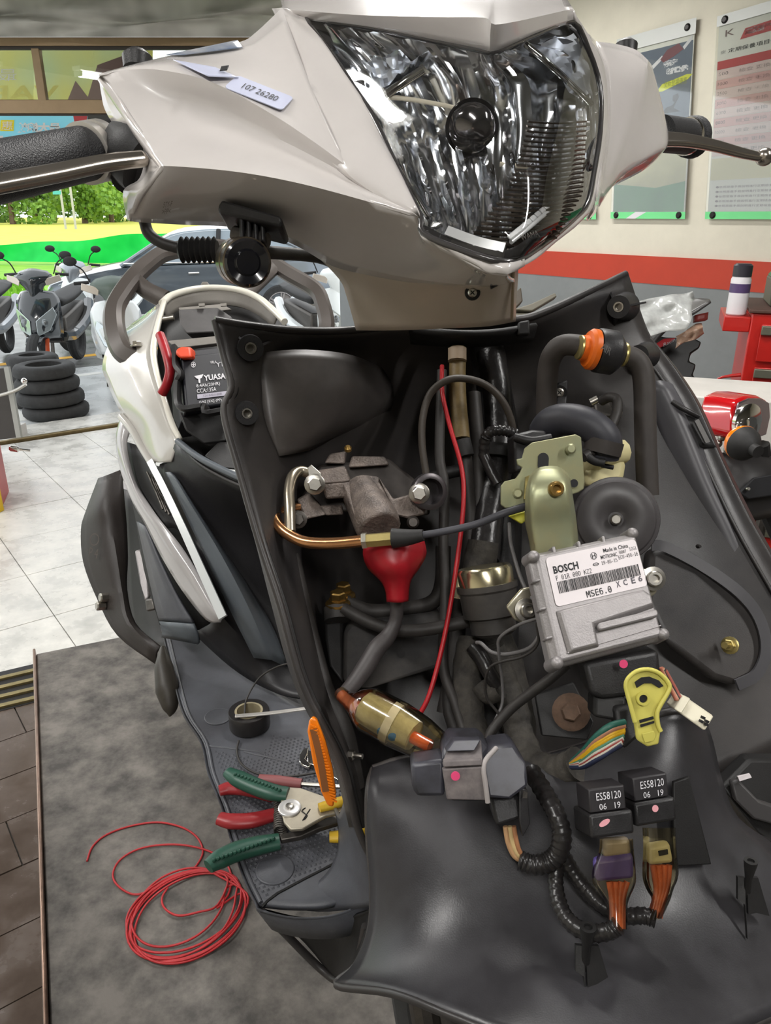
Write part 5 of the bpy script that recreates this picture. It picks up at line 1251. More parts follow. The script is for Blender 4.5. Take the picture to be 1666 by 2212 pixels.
# fat hose and clamp above the horn
T('fat_hose', [(1175, 935, .745), (1190, 915, .735), (1220, 906, .725), (1258, 912, .715), (1290, 930, .71), (1308, 955, .71), (1302, 985, .715)], .0155, mat('slate_hose', srgb(54, 54, 60), .5, var=.1, scale=40), sc, 6, 16)
T('fat_hose', [(1308, 950, .708), (1300, 978, .71)], .0175, M_hoseb, sc, 3, 16)
T('clamp_strap', [(1268, 985, .70), (1285, 996, .70), (1305, 1000, .70)], .004, M_rubber, sc)
cl = B().add(prism(PP([(1282, 868, .77), (1316, 862, .77), (1334, 888, .765), (1322, 902, .76), (1286, 900, .765)]), FW * .015)).mk('hose_clamp', M_dsteel, sc, bevel=.003)
T('clamp_ear', [(1276, 870, .76), (1292, 862, .758)], .004, M_steel, cl); T('clamp_ear', [(1262, 892, .76), (1284, 886, .756)], .0035, M_steel, cl)
T('clamp_ear', [(1328, 868, .758), (1338, 890, .758), (1336, 900, .758)], .003, M_steel, cl)
T('black_lead', [(1300, 866, .75), (1318, 858, .74), (1334, 866, .735), (1330, 900, .725), (1305, 950, .715), (1280, 975, .705), (1260, 988, .70)], .0048, M_hose, sc, 6, 12)
T('cream_pipe_stub', [(1266, 1010, .745), (1300, 985, .735), (1345, 975, .745)], .012, mat('cream_nylon', srgb(206, 196, 148), .45), sc)
B().add(prism(PP([(1262, 1000, .735), (1338, 950, .74), (1355, 1005, .735), (1350, 1040, .73), (1266, 1050, .725)]), FW * .04)).mk('nylon_tank', mat('cream_nylon', (1, 1, 1)), sc, bevel=.006)
T('black_rail', [(1300, 1005, .715), (1325, 1010, .715)], .0022, M_ink, sc)
# ---------------------------------------------------------------- horn
hp = P(1330, 1122, .665); hx = ((EYE - hp).normalized() + RT * .06).normalized()
hn = B().add(lathe([(.0, -.028), (.022, -.028), (.026, -.008), (.034, -.006), (.0365, -.004), (.0372, .0), (.0365, .002), (.034, .0025), (.0325, .006), (.027, .0085), (.017, .009), (.010, .0065), (.0065, .004), (.0, .004)], hp, hx, 48)).mk('horn', mat('horn_enamel', srgb(72, 69, 70), .38, var=.05, scale=30), sc, smooth=30)
hn['label'] = 'round black disc horn behind the control unit'
B().add(lathe([(.0048, .003), (.0048, .009), (.0035, .0105), (.0, .0105)], hp, hx, 18)).mk('horn_bolt', M_steel, hn, smooth=30)
# ---------------------------------------------------------------- zinc bracket
M_zinc = mat('yellow_zinc_plate', srgb(172, 166, 126), .42, .6, col2=srgb(152, 160, 132), scale=16)
def PD(l, d0, gx=0.0, gy=0.0, cx=1180, cy=1030): return PP([(x, y, d0 + gx * (x - cx) + gy * (y - cy)) for x, y in l])
plate = [(1082, 1050), (1090, 1040), (1114, 1034), (1124, 1020), (1128, 1010), (1118, 1004), (1116, 992), (1128, 990), (1134, 968), (1150, 956), (1244, 938), (1256, 944), (1264, 1040), (1262, 1056), (1250, 1064), (1216, 1074), (1180, 1082), (1130, 1094), (1092, 1098), (1082, 1090)]
zb = B().add(prism(PD(plate, .645, .00004, 0), FW * .0025)).mk('zinc_bracket', M_zinc, sc, bevel=.0008)
zb['label'] = 'yellow zinc plated steel mounting bracket'
oh = []
for k in range(16):
    a = 2 * math.pi * k / 16
    oh.append((1174 + 12 * math.cos(a), 994 + 12 * math.sin(a) + (12 if math.sin(a) > 0 else -4)))
B().add(prism(PD(oh, .6435), FW * .002)).mk('oval_hole', M_ink, zb)
for x, y, r in ((1233, 970, .003), (1118, 1066, .003)):
    B().add(lathe([(r * 1.5, 0), (r * 1.5, .0015), (r, .003), (.0, .003)], P(x, y, .643), -FW, 12)).mk('rivet', M_zinc, zb)
B().add(lathe([(.0035, 0), (.0035, .0006)], P(1240, 1044, .6435), -FW, 14)).mk('round_hole', M_ink, zb)
arm = [[(1146, 1034, .636), (1150, 1026, .624), (1168, 1012, .619), (1202, 1010, .619), (1220, 1022, .624), (1228, 1034, .636)],
       [(1140, 1062, .630), (1146, 1058, .610), (1160, 1050, .606), (1210, 1046, .606), (1224, 1050, .610), (1232, 1060, .630)],
       [(1138, 1100, .630), (1148, 1096, .608), (1162, 1094, .605), (1214, 1088, .605), (1228, 1090, .608), (1238, 1098, .630)],
       [(1138, 1128, .630), (1150, 1130, .612), (1164, 1132, .609), (1218, 1122, .609), (1232, 1120, .612), (1242, 1126, .630)],
       [(1146, 1165, .630), (1156, 1170, .613), (1168, 1172, .611), (1222, 1162, .611), (1236, 1160, .613), (1246, 1166, .630)],
       [(1152, 1202, .630), (1160, 1206, .615), (1172, 1206, .613), (1226, 1198, .613), (1240, 1196, .615), (1250, 1202, .630)]]
za = B().add(pgrid(arm, 3, 4)).mk('bracket_arm', M_zinc, zb, smooth=60, solid=.003)
p_ = P(1200, 1056, .602)
B().add(lathe([(.0055, -.002), (.0062, 0), (.0062, .004), (.0052, .006), (.0035, .006), (.0033, .001), (.0, .001)], p_, EYE - p_ + RT * .15, 18)).mk('weld_nut', M_gold, zb, smooth=35)
B().add(prism(PP([(1136, 1030, .64), (1150, 1024, .638), (1146, 1080, .635), (1132, 1078, .637)]), FW * .003)).mk('weld_bead', mat('rough_weld', srgb(150, 138, 86), .5, .6, var=.4, scale=200), zb)
B().add(prism(PP([(1100, 1115, .65), (1136, 1104, .648), (1150, 1112, .648), (1128, 1132, .645)]), FW * .008)).mk('yellow_clip', mat('yellow_nylon', srgb(186, 182, 50), .45), sc, bevel=.001)
# black junction block behind the plate
B().add(prism(PP([(1110, 938, .70), (1150, 928, .705), (1182, 930, .705), (1180, 1010, .69), (1112, 1020, .69)]), FW * .04)).mk('junction_block', M_black, sc, bevel=.003)
T('junction_rib', [(1112, 944, .698), (1150, 952, .694), (1190, 946, .696)], .004, M_black, sc)
# ---------------------------------------------------------------- engine control unit
e_tl, e_tr, e_bl = P(1146, 1194, .583), P(1378, 1146, .612), P(1200, 1442, .552)
E = Fr(e_tl, e_tr, e_bl)
M_ecu = M_alu
ecu = B().add(E.loft([(R4(.0, 1, 0, 1), -.016), (R4(.0, 1, 0, 1), -.006), (R4(.03, .975, .025, .975), -.003), (R4(.05, .965, .04, .96), .0)])).mk('control_unit', M_ecu, sc, bevel=.0015, bseg=2, smooth=40)
ecu['label'] = 'cast aluminium engine control unit with a white label'
for u, v in ((.03, .035), (.955, .012), (.03, .965), (.985, .955)):
    B().add(ball(E(u, v, -.002), .0048, 16, 10)).mk('corner_post', M_ecu, ecu, smooth=60)
    B().add(lathe([(.0052, -.014), (.0046, -.002)], E(u, v, 0), E.n, 14)).mk('corner_boss', M_ecu, ecu)
for v in (.25, .5, .75):
    B().add(E.rect(-.015, .075, v - .012, v + .012, -.010, .0085)).mk('side_rib', M_ecu, ecu, bevel=.001)
for u in (.22, .45, .68):
    B().add(E.rect(u - .015, u + .015, -.02, .05, -.010, .009)).mk('top_rib', M_ecu, ecu, bevel=.001)
B().add(E.loft([([(.10, .545), (.90, .535), (.96, .60), (.96, .72), (.40, .775), (.40, .93), (.12, .93)], .0), ([(.13, .565), (.87, .555), (.93, .61), (.93, .685), (.37, .725), (.365, .90), (.15, .90)], .004)])).mk('raised_step', M_ecu, ecu, bevel=.001)
B().add(E.rrect(.405, .955, .735, .805, .0, .0045, .45)).mk('raised_bar', M_ecu, ecu, bevel=.0015, bseg=3)
B().add(E.poly([(.12, .905), (.62, .895), (.66, .875), (.71, .875), (.75, .89), (.97, .875), (.97, .885), (.12, .915)], 0, .0012)).mk('seam_line', M_ecu, ecu)
lab = B().add(E.rrect(.115, .95, .075, .515, .0003, .0004, .08)).mk('label_plate', mat('label_white', srgb(222, 214, 216), .45), ecu, smooth=0)
class Sub:
    def __init__(s, f, u0, u1, v0, v1): s.f, s.a = f, (u0, u1, v0, v1)
    def __call__(s, u, v, h=0): return s.f(s.a[0] + (s.a[1] - s.a[0]) * u, s.a[2] + (s.a[3] - s.a[2]) * v, h)
LB = Sub(E, .115, .95, .075, .515)
H_ = .0009
text('BOSCH', LB, .05, .32, .20, .36, M_ink, ecu, h=H_, bold=.035)
text('Made in China', LB, .62, .90, .06, .145, M_ink, ecu, h=H_, bold=.012)
text('MOTRONIC', LB, .575, .76, .19, .27, M_ink, ecu, h=H_, bold=.012)
text('8007', LB, .785, .865, .175, .245, M_ink, ecu, h=H_, kind='mono')
text('12G1', LB, .905, .985, .15, .22, M_ink, ecu, h=H_, kind='mono')
text('F 01R 00D KZ2', LB, .06, .445, .40, .50, M_ink, ecu, h=H_, kind='mono')
text('19-05-15', LB, .57, .745, .31, .385, M_ink, ecu, h=H_, kind='mono')
text('ECU-456-16', LB, .765, .985, .27, .35, M_ink, ecu, h=H_, kind='mono')
text('MSE6.0', LB, .33, .605, .83, .965, M_ink, ecu, h=H_, kind='mono', bold=.01)
for s_, u in (('X', .665), ('C', .745), ('E', .835), ('6', .915)): text(s_, LB, u, u + .045, .775 - (u - .665) * .05, .90 - (u - .665) * .05, mat('stamp_ink', srgb(92, 88, 94), .6), ecu, h=H_, bold=.03)
def ring(fr, cu, cv, r, w, m, parent, h, asp, name='printed_ring', k=24):
    v = []; f = []
    for i in range(k):
        a = 2 * math.pi * i / k
        for q in (r, r - w): v.append(fr(cu + q * math.cos(a) * asp, cv + q * math.sin(a), h))
    for i in range(k): f.append([2 * i, 2 * i + 1, (2 * i + 3) % (2 * k), (2 * i + 2) % (2 * k)])
    return mk(name, v, f, m, parent, smooth=0)
asp = (E.h * .44) / (E.w * .835)
ring(LB, .505, .165, .075, .012, M_ink, ecu, H_, asp)
text('H', LB, .485, .525, .12, .21, M_ink, ecu, h=H_, bold=.02)
ring(LB, .505, .345, .034, .008, M_ink, ecu, H_, asp * 2.1); text('560', LB, .478, .532, .325, .365, M_ink, ecu, h=H_)
rb2 = random.Random(5)
u = .06; bars = B()
while u < .95:
    w = rb2.choice((.005, .005, .009, .013)); 
    q = [LB(u, .525, H_), LB(u + w, .525, H_), LB(u + w, .76, H_), LB(u, .76, H_)]
    bars.add((q, [[0, 1, 2, 3]])); u += w + rb2.choice((.004, .004, .007))
bars.mk('barcode', M_ink, ecu, smooth=0)
# mounting lugs and socket screws
def lug(pts, d, bx, by, nm):
    o = B().add(prism(PP([(x, y, d) for x, y in pts]), FW * .006)).mk('mounting_lug', mat('pale_zinc', srgb(196, 190, 170), .32, .85), ecu, bevel=.0015)
    p = P(bx, by, d - .004)
    B().add(lathe([(.0095, 0), (.0095, .0015), (.006, .002), (.006, .007), (.0052, .008), (.0034, .008), (.003, .003), (0, .003)], p, EYE - p + RT * (.15 if bx > 1300 else .2), 20)).mk('socket_screw', M_steel, o, smooth=30)
lug([(1094, 1312), (1128, 1272), (1146, 1268), (1164, 1300), (1166, 1340), (1128, 1346), (1112, 1340)], .62, 1136, 1318, 0)
lug([(1388, 1230), (1410, 1228), (1426, 1244), (1420, 1280), (1408, 1290), (1396, 1284)], .605, 1411, 1250, 0)
# connector below the unit
cn_ = B().add(prism(PP([(1262, 1432, .572), (1424, 1404, .585), (1428, 1440, .583), (1432, 1500, .578), (1300, 1512, .568), (1276, 1500, .568)]), FW * .028)).mk('plug_body', M_black, sc, bevel=.004, bseg=3)
cn_['label'] = 'black multi pin plug under the control unit'
pk = mat('pink_marker', srgb(222, 72, 120), .5)
B().add(lathe([(.0032, 0), (.0032, .0006)], P(1347, 1434, .5725), -FW, 18)).mk('pink_dot', pk, cn_)
B().add(prism(PP([(1284, 1500, .575), (1354, 1505, .572), (1358, 1545, .568), (1340, 1560, .565), (1282, 1550, .57)]), FW * .02)).mk('plug_latch', M_pit, cn_, bevel=.003)
B().add(prism(PP([(1330, 1530, .562), (1396, 1515, .57), (1432, 1510, .575), (1418, 1560, .565), (1350, 1622, .55), (1340, 1600, .552)]), FW * .02)).mk('plug_boot', M_pit, cn_, bevel=.003)
for k, (c, off) in enumerate((((40, 92, 80), 0), ((168, 118, 92), 10), ((206, 160, 30), 22), ((206, 160, 30), 28), ((80, 130, 104), 38), ((196, 190, 176), 46), ((150, 62, 54), 52), ((196, 190, 176), 58), ((46, 52, 76), 64))):
    m_ = mat('loom_%d' % k, srgb(*c), .45)
    T('loom_wire', [(1350 - k, 1560 + off * .72, .556 - .0005 * k), (1320, 1568 + off * .8, .553), (1290, 1590 + off * .75, .556), (1262, 1622 + off * .5, .568), (1236, 1648 + off * .12, .585)], .0026, m_, cn_, 5, 8)
# ---------------------------------------------------------------- yellow clip, white connector
yc = [(1378, 1600), (1372, 1560), (1356, 1500), (1352, 1480), (1358, 1464), (1376, 1450), (1400, 1446), (1424, 1454), (1444, 1474), (1446, 1490), (1428, 1522), (1420, 1540), (1422, 1566), (1428, 1580), (1424, 1608), (1400, 1614)]
M_ycl = mat('pale_yellow_nylon', srgb(198, 190, 92), .5)
yo = B().add(prism(PP([(x, y, .545 - .00004 * (y - 1450)) for x, y in yc]), FW * .005)).mk('cable_clip', M_ycl, sc, bevel=.0012)
yo['label'] = 'pale yellow plastic cable clip hanging over the plug'
T('clip_rim', [(x, y, .5435 - .00004 * (y - 1450)) for x, y in yc[1:14]], .0016, M_ycl, yo, 3, 8)
def slotp(pts, name, par, d, m=M_ink): return B().add(prism(PP([(x, y, d) for x, y in pts]), FW * .001)).mk(name, m, par, smooth=0)
slotp([(1372, 1474), (1386, 1464), (1404, 1462), (1424, 1470), (1434, 1482), (1424, 1486), (1408, 1476), (1392, 1476), (1376, 1486)], 'clip_window', yo, .5425)
B().add(lathe([(.0048, 0), (.0048, .0025), (.003, .0025), (.003, .0)], P(1388, 1508, .541), -FW, 18)).mk('clip_eye', M_ycl, yo)
B().add(lathe([(.003, 0), (.003, .0008)], P(1388, 1508, .5405), -FW, 14)).mk('clip_eye_hole', M_ink, yo)
slotp([(1382, 1556), (1412, 1548), (1413, 1553), (1383, 1562)], 'clip_slot', yo, .5395); slotp([(1384, 1566), (1414, 1558), (1414, 1562), (1385, 1571)], 'clip_slot', yo, .539)
B().add(prism(PP([(1386, 1584, .538), (1412, 1578, .538), (1416, 1590, .538), (1412, 1600, .538), (1392, 1604, .538)]), -FW * .0012)).mk('clip_pad', M_ycl, yo, bevel=.0004)
wc = B().add(prism(PP([(1474, 1500, .60), (1544, 1548, .588), (1524, 1580, .578), (1454, 1530, .592)]), FW * .016)).mk('white_connector', mat('cream_connector', srgb(214, 208, 186), .45), sc, bevel=.0015)
wc['label'] = 'small cream four pin connector on loose wires'
B().add(prism(PP([(1474, 1500, .597), (1490, 1508, .595), (1470, 1540, .588), (1454, 1530, .59)]), -FW * .003)).mk('connector_collar', mat('cream_connector', (1, 1, 1)), wc, bevel=.001)
for x, y in ((1518, 1548), (1526, 1556), (1524, 1562), (1514, 1556)): B().add(prism(PP([(x - 3, y - 3, .582), (x + 4, y, .582), (x + 1, y + 5, .582), (x - 5, y + 2, .582)]), -FW * .003)).mk('pin_hole', M_ink, wc, smooth=0)
for k, c in enumerate(((196, 120, 96), (206, 160, 130), (60, 56, 56), (170, 96, 84))):
    T('connector_wire', [(1428 + k * 3, 1442 + k * 2, .60), (1440 + k * 3, 1470, .60), (1452 + k * 3, 1492, .60), (1462 + k * 4, 1512 + k * 2, .598)], .0018, mat('lead_%d' % k, srgb(*c), .45), wc, 4, 8)
# ---------------------------------------------------------------- lower front panel (inner fender)
FP = [
 [(806, 1662, .665), (880, 1640, .672), (1000, 1640, .67), (1150, 1640, .668), (1290, 1600, .658), (1420, 1545, .64), (1480, 1540, .645), (1522, 1568, .67)],
 [(798, 1690, .645), (880, 1665, .648), (1000, 1668, .645), (1150, 1672, .642), (1290, 1630, .635), (1420, 1590, .615), (1490, 1585, .62), (1535, 1605, .655)],
 [(795, 1740, .636), (880, 1745, .618), (1000, 1750, .612), (1150, 1745, .61), (1290, 1720, .605), (1420, 1690, .60), (1500, 1680, .61), (1555, 1690, .65)],
 [(798, 1830, .628), (890, 1840, .604), (1000, 1845, .597), (1150, 1845, .594), (1300, 1830, .592), (1430, 1810, .592), (1520, 1795, .607), (1590, 1770, .645)],
 [(805, 1920, .62), (900, 1935, .592), (1010, 1945, .583), (1150, 1950, .578), (1300, 1945, .576), (1440, 1925, .58), (1550, 1890, .60), (1680, 1840, .635)],
 [(800, 2010, .612), (890, 2030, .572), (1010, 2050, .555), (1150, 2060, .547), (1310, 2060, .543), (1460, 2040, .55), (1590, 2000, .575), (1740, 1940, .61)],
 [(770, 2085, .605), (870, 2105, .552), (1000, 2125, .528), (1150, 2140, .516), (1320, 2145, .51), (1480, 2125, .52), (1620, 2080, .55), (1780, 2010, .59)],
 [(728, 2128, .60), (850, 2146, .54), (990, 2200, .505), (1150, 2260, .48), (1330, 2280, .47), (1500, 2260, .485), (1660, 2200, .52), (1820, 2110, .57)]]
M_fend = mat('scuffed_black_plastic', srgb(54, 53, 56), .4, col2=srgb(42, 41, 43), scale=10, detail=11, contrast=(.38, .66), bump=.06, bscale=900, rvar=.1)
fp = B().add(pgrid(FP, 4, 4, relax=26)).mk('inner_fender', M_fend, sc, smooth=70, solid=.003, soff=1)
fp['label'] = 'large scuffed black inner fender panel at the front'
T('fender_lip', [r[0] for r in FP] + FP[-1][1:], .003, M_blackg, fp, 5, 8)
T('fender_lip', FP[0], .004, M_blackg, fp, 5, 8)
T('fender_lip', [(x + 14, y, d + .0) for x, y, d in [r[0] for r in FP][:5]], .002, M_blackg, fp, 5, 8)
# moulded plate behind the relays and right side shoulders
B().add(prism(PP([(1455, 1690, .595), (1490, 1678, .60), (1538, 1868, .588), (1458, 1872, .578)]), FW * .004)).mk('relay_backplate', M_pit, fp, bevel=.001)
B().add(prism(PP([(1552, 1810, .625), (1640, 1806, .64), (1700, 1830, .65), (1700, 1900, .64), (1600, 1850, .625)]), FW * .01)).mk('side_gusset', M_pit, fp, bevel=.002)
def standoff(x, y, d, h, s):
    b = B()
    b.add(lathe([(.0032 * s, .0), (.0028 * s, h * .5), (.0055 * s, h * .94), (.0055 * s, h), (.003 * s, h), (.0028 * s, h * .94)], P(x, y + 62 * s, d - .0), UP - FW * .25, 16))
    o = b.mk('standoff_post', M_pit, fp, smooth=35)
    a = P(x, y, d)
    B().add(prism(PP([(x - 20 * s, y + 12 * s, d), (x - 2, y + 14 * s, d - .001), (x + 4 * s, y + 165 * s, d - .012), (x - 2 * s, y + 80 * s, d - .006), (x - 20 * s, y + 68 * s, d - .004)]), FW * .003)).mk('standoff_fin', M_pit, o)
    B().add(prism(PP([(x + 2, y + 14 * s, d - .001), (x + 30 * s, y + 14 * s, d + .002), (x + 58 * s, y + 108 * s, d - .002), (x + 26 * s, y + 100 * s, d - .006), (x + 6 * s, y + 104 * s, d - .008)]), FW * .003)).mk('standoff_fin', M_pit, o)
standoff(1264, 2030, .522, .034, 1.0)
standoff(1612, 1884, .572, .032, .88)
# dark frame parts at the far right under the wing
B().add(prism(PP([(1560, 1700, .68), (1620, 1640, .70), (1700, 1640, .71), (1700, 1850, .68), (1640, 1800, .67)]), FW * .02)).mk('lower_bracket', M_pit, sc, bevel=.003)
B().add(prism(PP([(1580, 1690, .672), (1596, 1684, .672), (1640, 1730, .668), (1700, 1750, .67), (1700, 1790, .668), (1630, 1770, .664), (1590, 1730, .666)]), FW * .008)).mk('lower_bracket', mat('grey_black_plastic', srgb(62, 60, 60), .5), sc, bevel=.002)
B().add(prism(PP([(1592, 1676, .668), (1618, 1670, .668), (1622, 1678, .667), (1596, 1686, .667)]), -FW * .002)).mk('clip_window', mat('label_white', (1, 1, 1)), sc)
# pale scratch patch, left of the fender
B().add(prism(PP([(834, 2046, .592), (866, 2044, .586), (884, 2134, .548), (870, 2150, .546)]), -FW * .001)).mk('worn_tab', mat('worn_grey', srgb(92, 90, 88), .55), fp, smooth=0)
# ---------------------------------------------------------------- flasher unit
fb = B()
FB = Fr(P(890, 1648, .552), P(1112, 1640, .548), P(896, 1722, .545))
fb.add(prism(PP([(888, 1650, .556), (960, 1640, .55), (962, 1722, .545), (900, 1722, .55), (890, 1700, .552)]), FW * .03))
fb.add(prism(PP([(956, 1612, .565), (975, 1594, .575), (1042, 1594, .575), (1060, 1614, .565), (1050, 1655, .545), (1052, 1735, .538), (970, 1732, .54), (956, 1650, .548)]), FW * .03))
fb.add(prism(PP([(1044, 1645, .547), (1062, 1612, .56), (1110, 1606, .565), (1138, 1650, .555), (1142, 1700, .55), (1104, 1728, .54), (1052, 1726, .541)]), FW * .03))
M_flash = mat('scuffed_relay_plastic', srgb(58, 58, 66), .4, col2=srgb(36, 36, 40), scale=30, detail=10, contrast=(.4, .62))
fl_ = fb.mk('flasher_unit', M_flash, sc, bevel=.003, bseg=2)
fl_['label'] = 'scuffed black flasher relay box with a pink dot'
B().add(prism(PP([(956, 1662, .536), (1046, 1656, .536), (1050, 1730, .534), (966, 1728, .536)]), FW * .006)).mk('rubber_band', mat('grey_rubber', srgb(122, 114, 112), .7, col2=srgb(70, 66, 68), scale=45, detail=10), fl_, bevel=.001)
B().add(prism(PP([(956, 1652, .538), (975, 1600, .562), (1040, 1600, .562), (1044, 1648, .538)]), FW * .004)).mk('rubber_band', mat('grey_rubber', (1, 1, 1)), fl_, bevel=.001)
B().add(prism(PP([(962, 1624, .548), (980, 1600, .556), (1040, 1598, .556), (1026, 1622, .547)]), FW * .01)).mk('band_ridge', M_flash, fl_, bevel=.001)
B().add(prism(PP([(958, 1644, .538), (1040, 1640, .537), (1042, 1654, .5355), (958, 1658, .536)]), FW * .006)).mk('band_ridge', mat('grey_rubber', (1, 1, 1)), fl_, bevel=.001)
T('band_edge', [(1072, 1616, .554), (1046, 1650, .538), (1050, 1700, .5345), (1054, 1734, .534)], .0018, mat('pale_rubber_edge', srgb(150, 144, 142), .6), fl_)
B().add(lathe([(.0032, 0), (.0032, .0006)], P(984, 1676, .5345), -FW, 18)).mk('pink_dot', pk, fl_)
fc = B().add(prism(PP([(1058, 1722, .55), (1122, 1718, .55), (1128, 1770, .545), (1072, 1788, .54)]), FW * .03)).mk('flasher_plug', M_black, sc, bevel=.003)
B().add(prism(PP([(1122, 1700, .548), (1140, 1706, .55), (1146, 1780, .545), (1130, 1810, .54), (1122, 1770, .542)]), FW * .012)).mk('plug_latch', M_black, fc, bevel=.001)
B().add(prism(PP([(1130, 1708, .544), (1139, 1710, .545), (1138, 1722, .544), (1128, 1722, .543)]), -FW * .002)).mk('latch_loop', M_dsteel, fc)
for k, c in enumerate(((190, 150, 110), (206, 180, 130), (170, 120, 84))):
    T('plug_wire', [(1092 + 9 * k, 1785, .55), (1098 + 9 * k, 1820, .55), (1112 + 6 * k, 1850 - 4 * k, .552), (1135, 1862 - 6 * k, .555)], .0019, mat('tan_lead_%d' % k, srgb(*c), .45), fc, 4, 8)
T('relay_harness', [(1122, 1858, .553), (1150, 1868, .55), (1185, 1862, .548), (1208, 1840, .545), (1214, 1800, .545), (1200, 1755, .552), (1178, 1715, .57), (1150, 1670, .60)], [.0062, .0076] * 22, M_vinyl, sc, 9, 12)
T('relay_harness', [(1206, 1845, .555), (1200, 1900, .55), (1208, 1950, .54), (1230, 1990, .53), (1270, 2015, .52), (1315, 2012, .512), (1335, 2000, .51)], [.0050, .0062] * 20, M_vinyl, sc, 9, 12)
T('relay_harness', [(1212, 1838, .555), (1235, 1880, .553), (1265, 1920, .548), (1300, 1955, .54), (1345, 1978, .535), (1390, 1978, .53), (1415, 1985, .528)], [.0050, .0062] * 20, M_vinyl, sc, 9, 12)
# ---------------------------------------------------------------- two relays
def relay(tl, tr, bl, body_h, lab, dot, name):
    fr = Fr(tl, tr, bl)
    o = B().add(fr.loft([(R4(-.03, 1, -.0, .5), -.025), (R4(0, 1, .03, .5), -.001), (R4(.02, .98, .05, .5), 0)])).mk(name, mat('relay_black', srgb(44, 42, 44), .42), sc, bevel=.0012)
    o['label'] = lab
    B().add(fr.loft([(R4(-.12, 1.10, .50, 1.0), -.03), (R4(-.06, 1.12, .52, .98), .0015), (R4(-.04, 1.1, .535, .965), .003)])).mk('relay_socket', M_black, o, bevel=.002)
    text('ES58120', fr, .20, .88, .12, .27, M_winkm, o, h=.0008)
    text('06   19', fr, .26, .84, .34, .46, M_winkm, o, h=.0008)
    k = 14
    B().add(fr.poly([(dot[0] + dot[2] * math.cos(6.283 * i / k), dot[1] + dot[3] * math.sin(6.283 * i / k) - (.25 * dot[2] * math.cos(6.283 * i / k) if dot[2] > .1 else 0)) for i in range(k)], .003, .0004)).mk('paint_dot', mat('pale_pink_paint', srgb(226, 160, 168), .5), o)
    return o, fr
r1, f1 = relay(P(1270, 1702, .528), P(1348, 1692, .53), P(1280, 1812, .522), 0, 'left black relay with white printed numbers', (.33, .70, .15, .06), 'relay')
r2, f2 = relay(P(1366, 1678, .542), P(1440, 1666, .545), P(1376, 1786, .536), 0, 'right black relay with white printed numbers', (.52, .68, .09, .07), 'relay')
# translucent sleeves with copper coloured leads
M_sleeve = clear_mat('smoky_vinyl', (.84, .78, .62), .05, .12)
M_slv2 = mat('olive_vinyl', srgb(150, 140, 104), .3, trans=.55)
M_pvc = mat('orange_leads', srgb(176, 88, 52), .45, var=.25, scale=120)
def sleeve(parent, secs, m):
    """secs: (x0, x1, y, d) rows of a flattened tube"""
    rows = []
    for x0, x1, y, d in secs:
        cx_, w = (x0 + x1) / 2, (x1 - x0) / 2
        rows.append([P(cx_ - w, y, d + .006), P(cx_ - w * .75, y + 1, d + .0005), P(cx_, y + 2, d - .0015), P(cx_ + w * .75, y + 1, d + .0005), P(cx_ + w, y, d + .006), P(cx_ + w * .6, y, d + .012), P(cx_ - w * .6, y, d + .012), P(cx_ - w, y, d + .006)])
    return B().add(grid(rows, 2, 4)).mk('vinyl_sleeve', m, parent, smooth=60)
s1_ = sleeve(r1, [(1296, 1368, 1812, .522), (1294, 1370, 1840, .521), (1280, 1374, 1880, .519), (1282, 1374, 1910, .517), (1300, 1362, 1938, .515), (1312, 1356, 1960, .513), (1314, 1356, 2008, .508)], M_sleeve)
s2_ = sleeve(r2, [(1388, 1460, 1788, .536), (1390, 1462, 1830, .534), (1388, 1466, 1890, .531), (1396, 1456, 1920, .529), (1408, 1448, 1945, .527), (1396, 1430, 1985, .524)], M_sleeve)
B().add(prism(PP([(1284, 1858, .524), (1370, 1846, .524), (1372, 1900, .521), (1288, 1908, .521)]), FW * .008)).mk('violet_plug', mat('violet_plastic', srgb(82, 70, 130), .45), r1, bevel=.003)
B().add(prism(PP([(1302, 1816, .528), (1362, 1812, .528), (1366, 1850, .526), (1304, 1856, .526)]), FW * .008)).mk('plug_shell', mat('smoke_grey_plastic', srgb(142, 130, 112), .45), r1, bevel=.003)
B().add(prism(PP([(1398, 1828, .54), (1448, 1820, .54), (1458, 1866, .538), (1402, 1872, .538)]), FW * .008)).mk('plug_shell', mat('cream_plug', srgb(190, 182, 142), .45), r2, bevel=.003)
B().add(prism(PP([(1422, 1838, .5385), (1442, 1834, .5385), (1443, 1844, .538), (1424, 1848, .538)]), -FW * .001)).mk('plug_window', M_ink, r2)
for k in range(4):
    T('copper_lead', [(1316 + 13 * k, 1904, .524), (1322 + 8 * k, 1940, .521), (1324 + 7 * k, 2006, .514)], .0022, M_pvc, r1, 3, 8)
    T('copper_lead', [(1410 + 12 * k, 1868, .54), (1418 + 8 * k, 1915, .537), (1416 + 6 * k, 1940, .535), (1404 + 7 * k, 1982, .531)], .0022, M_pvc, r2, 3, 8)
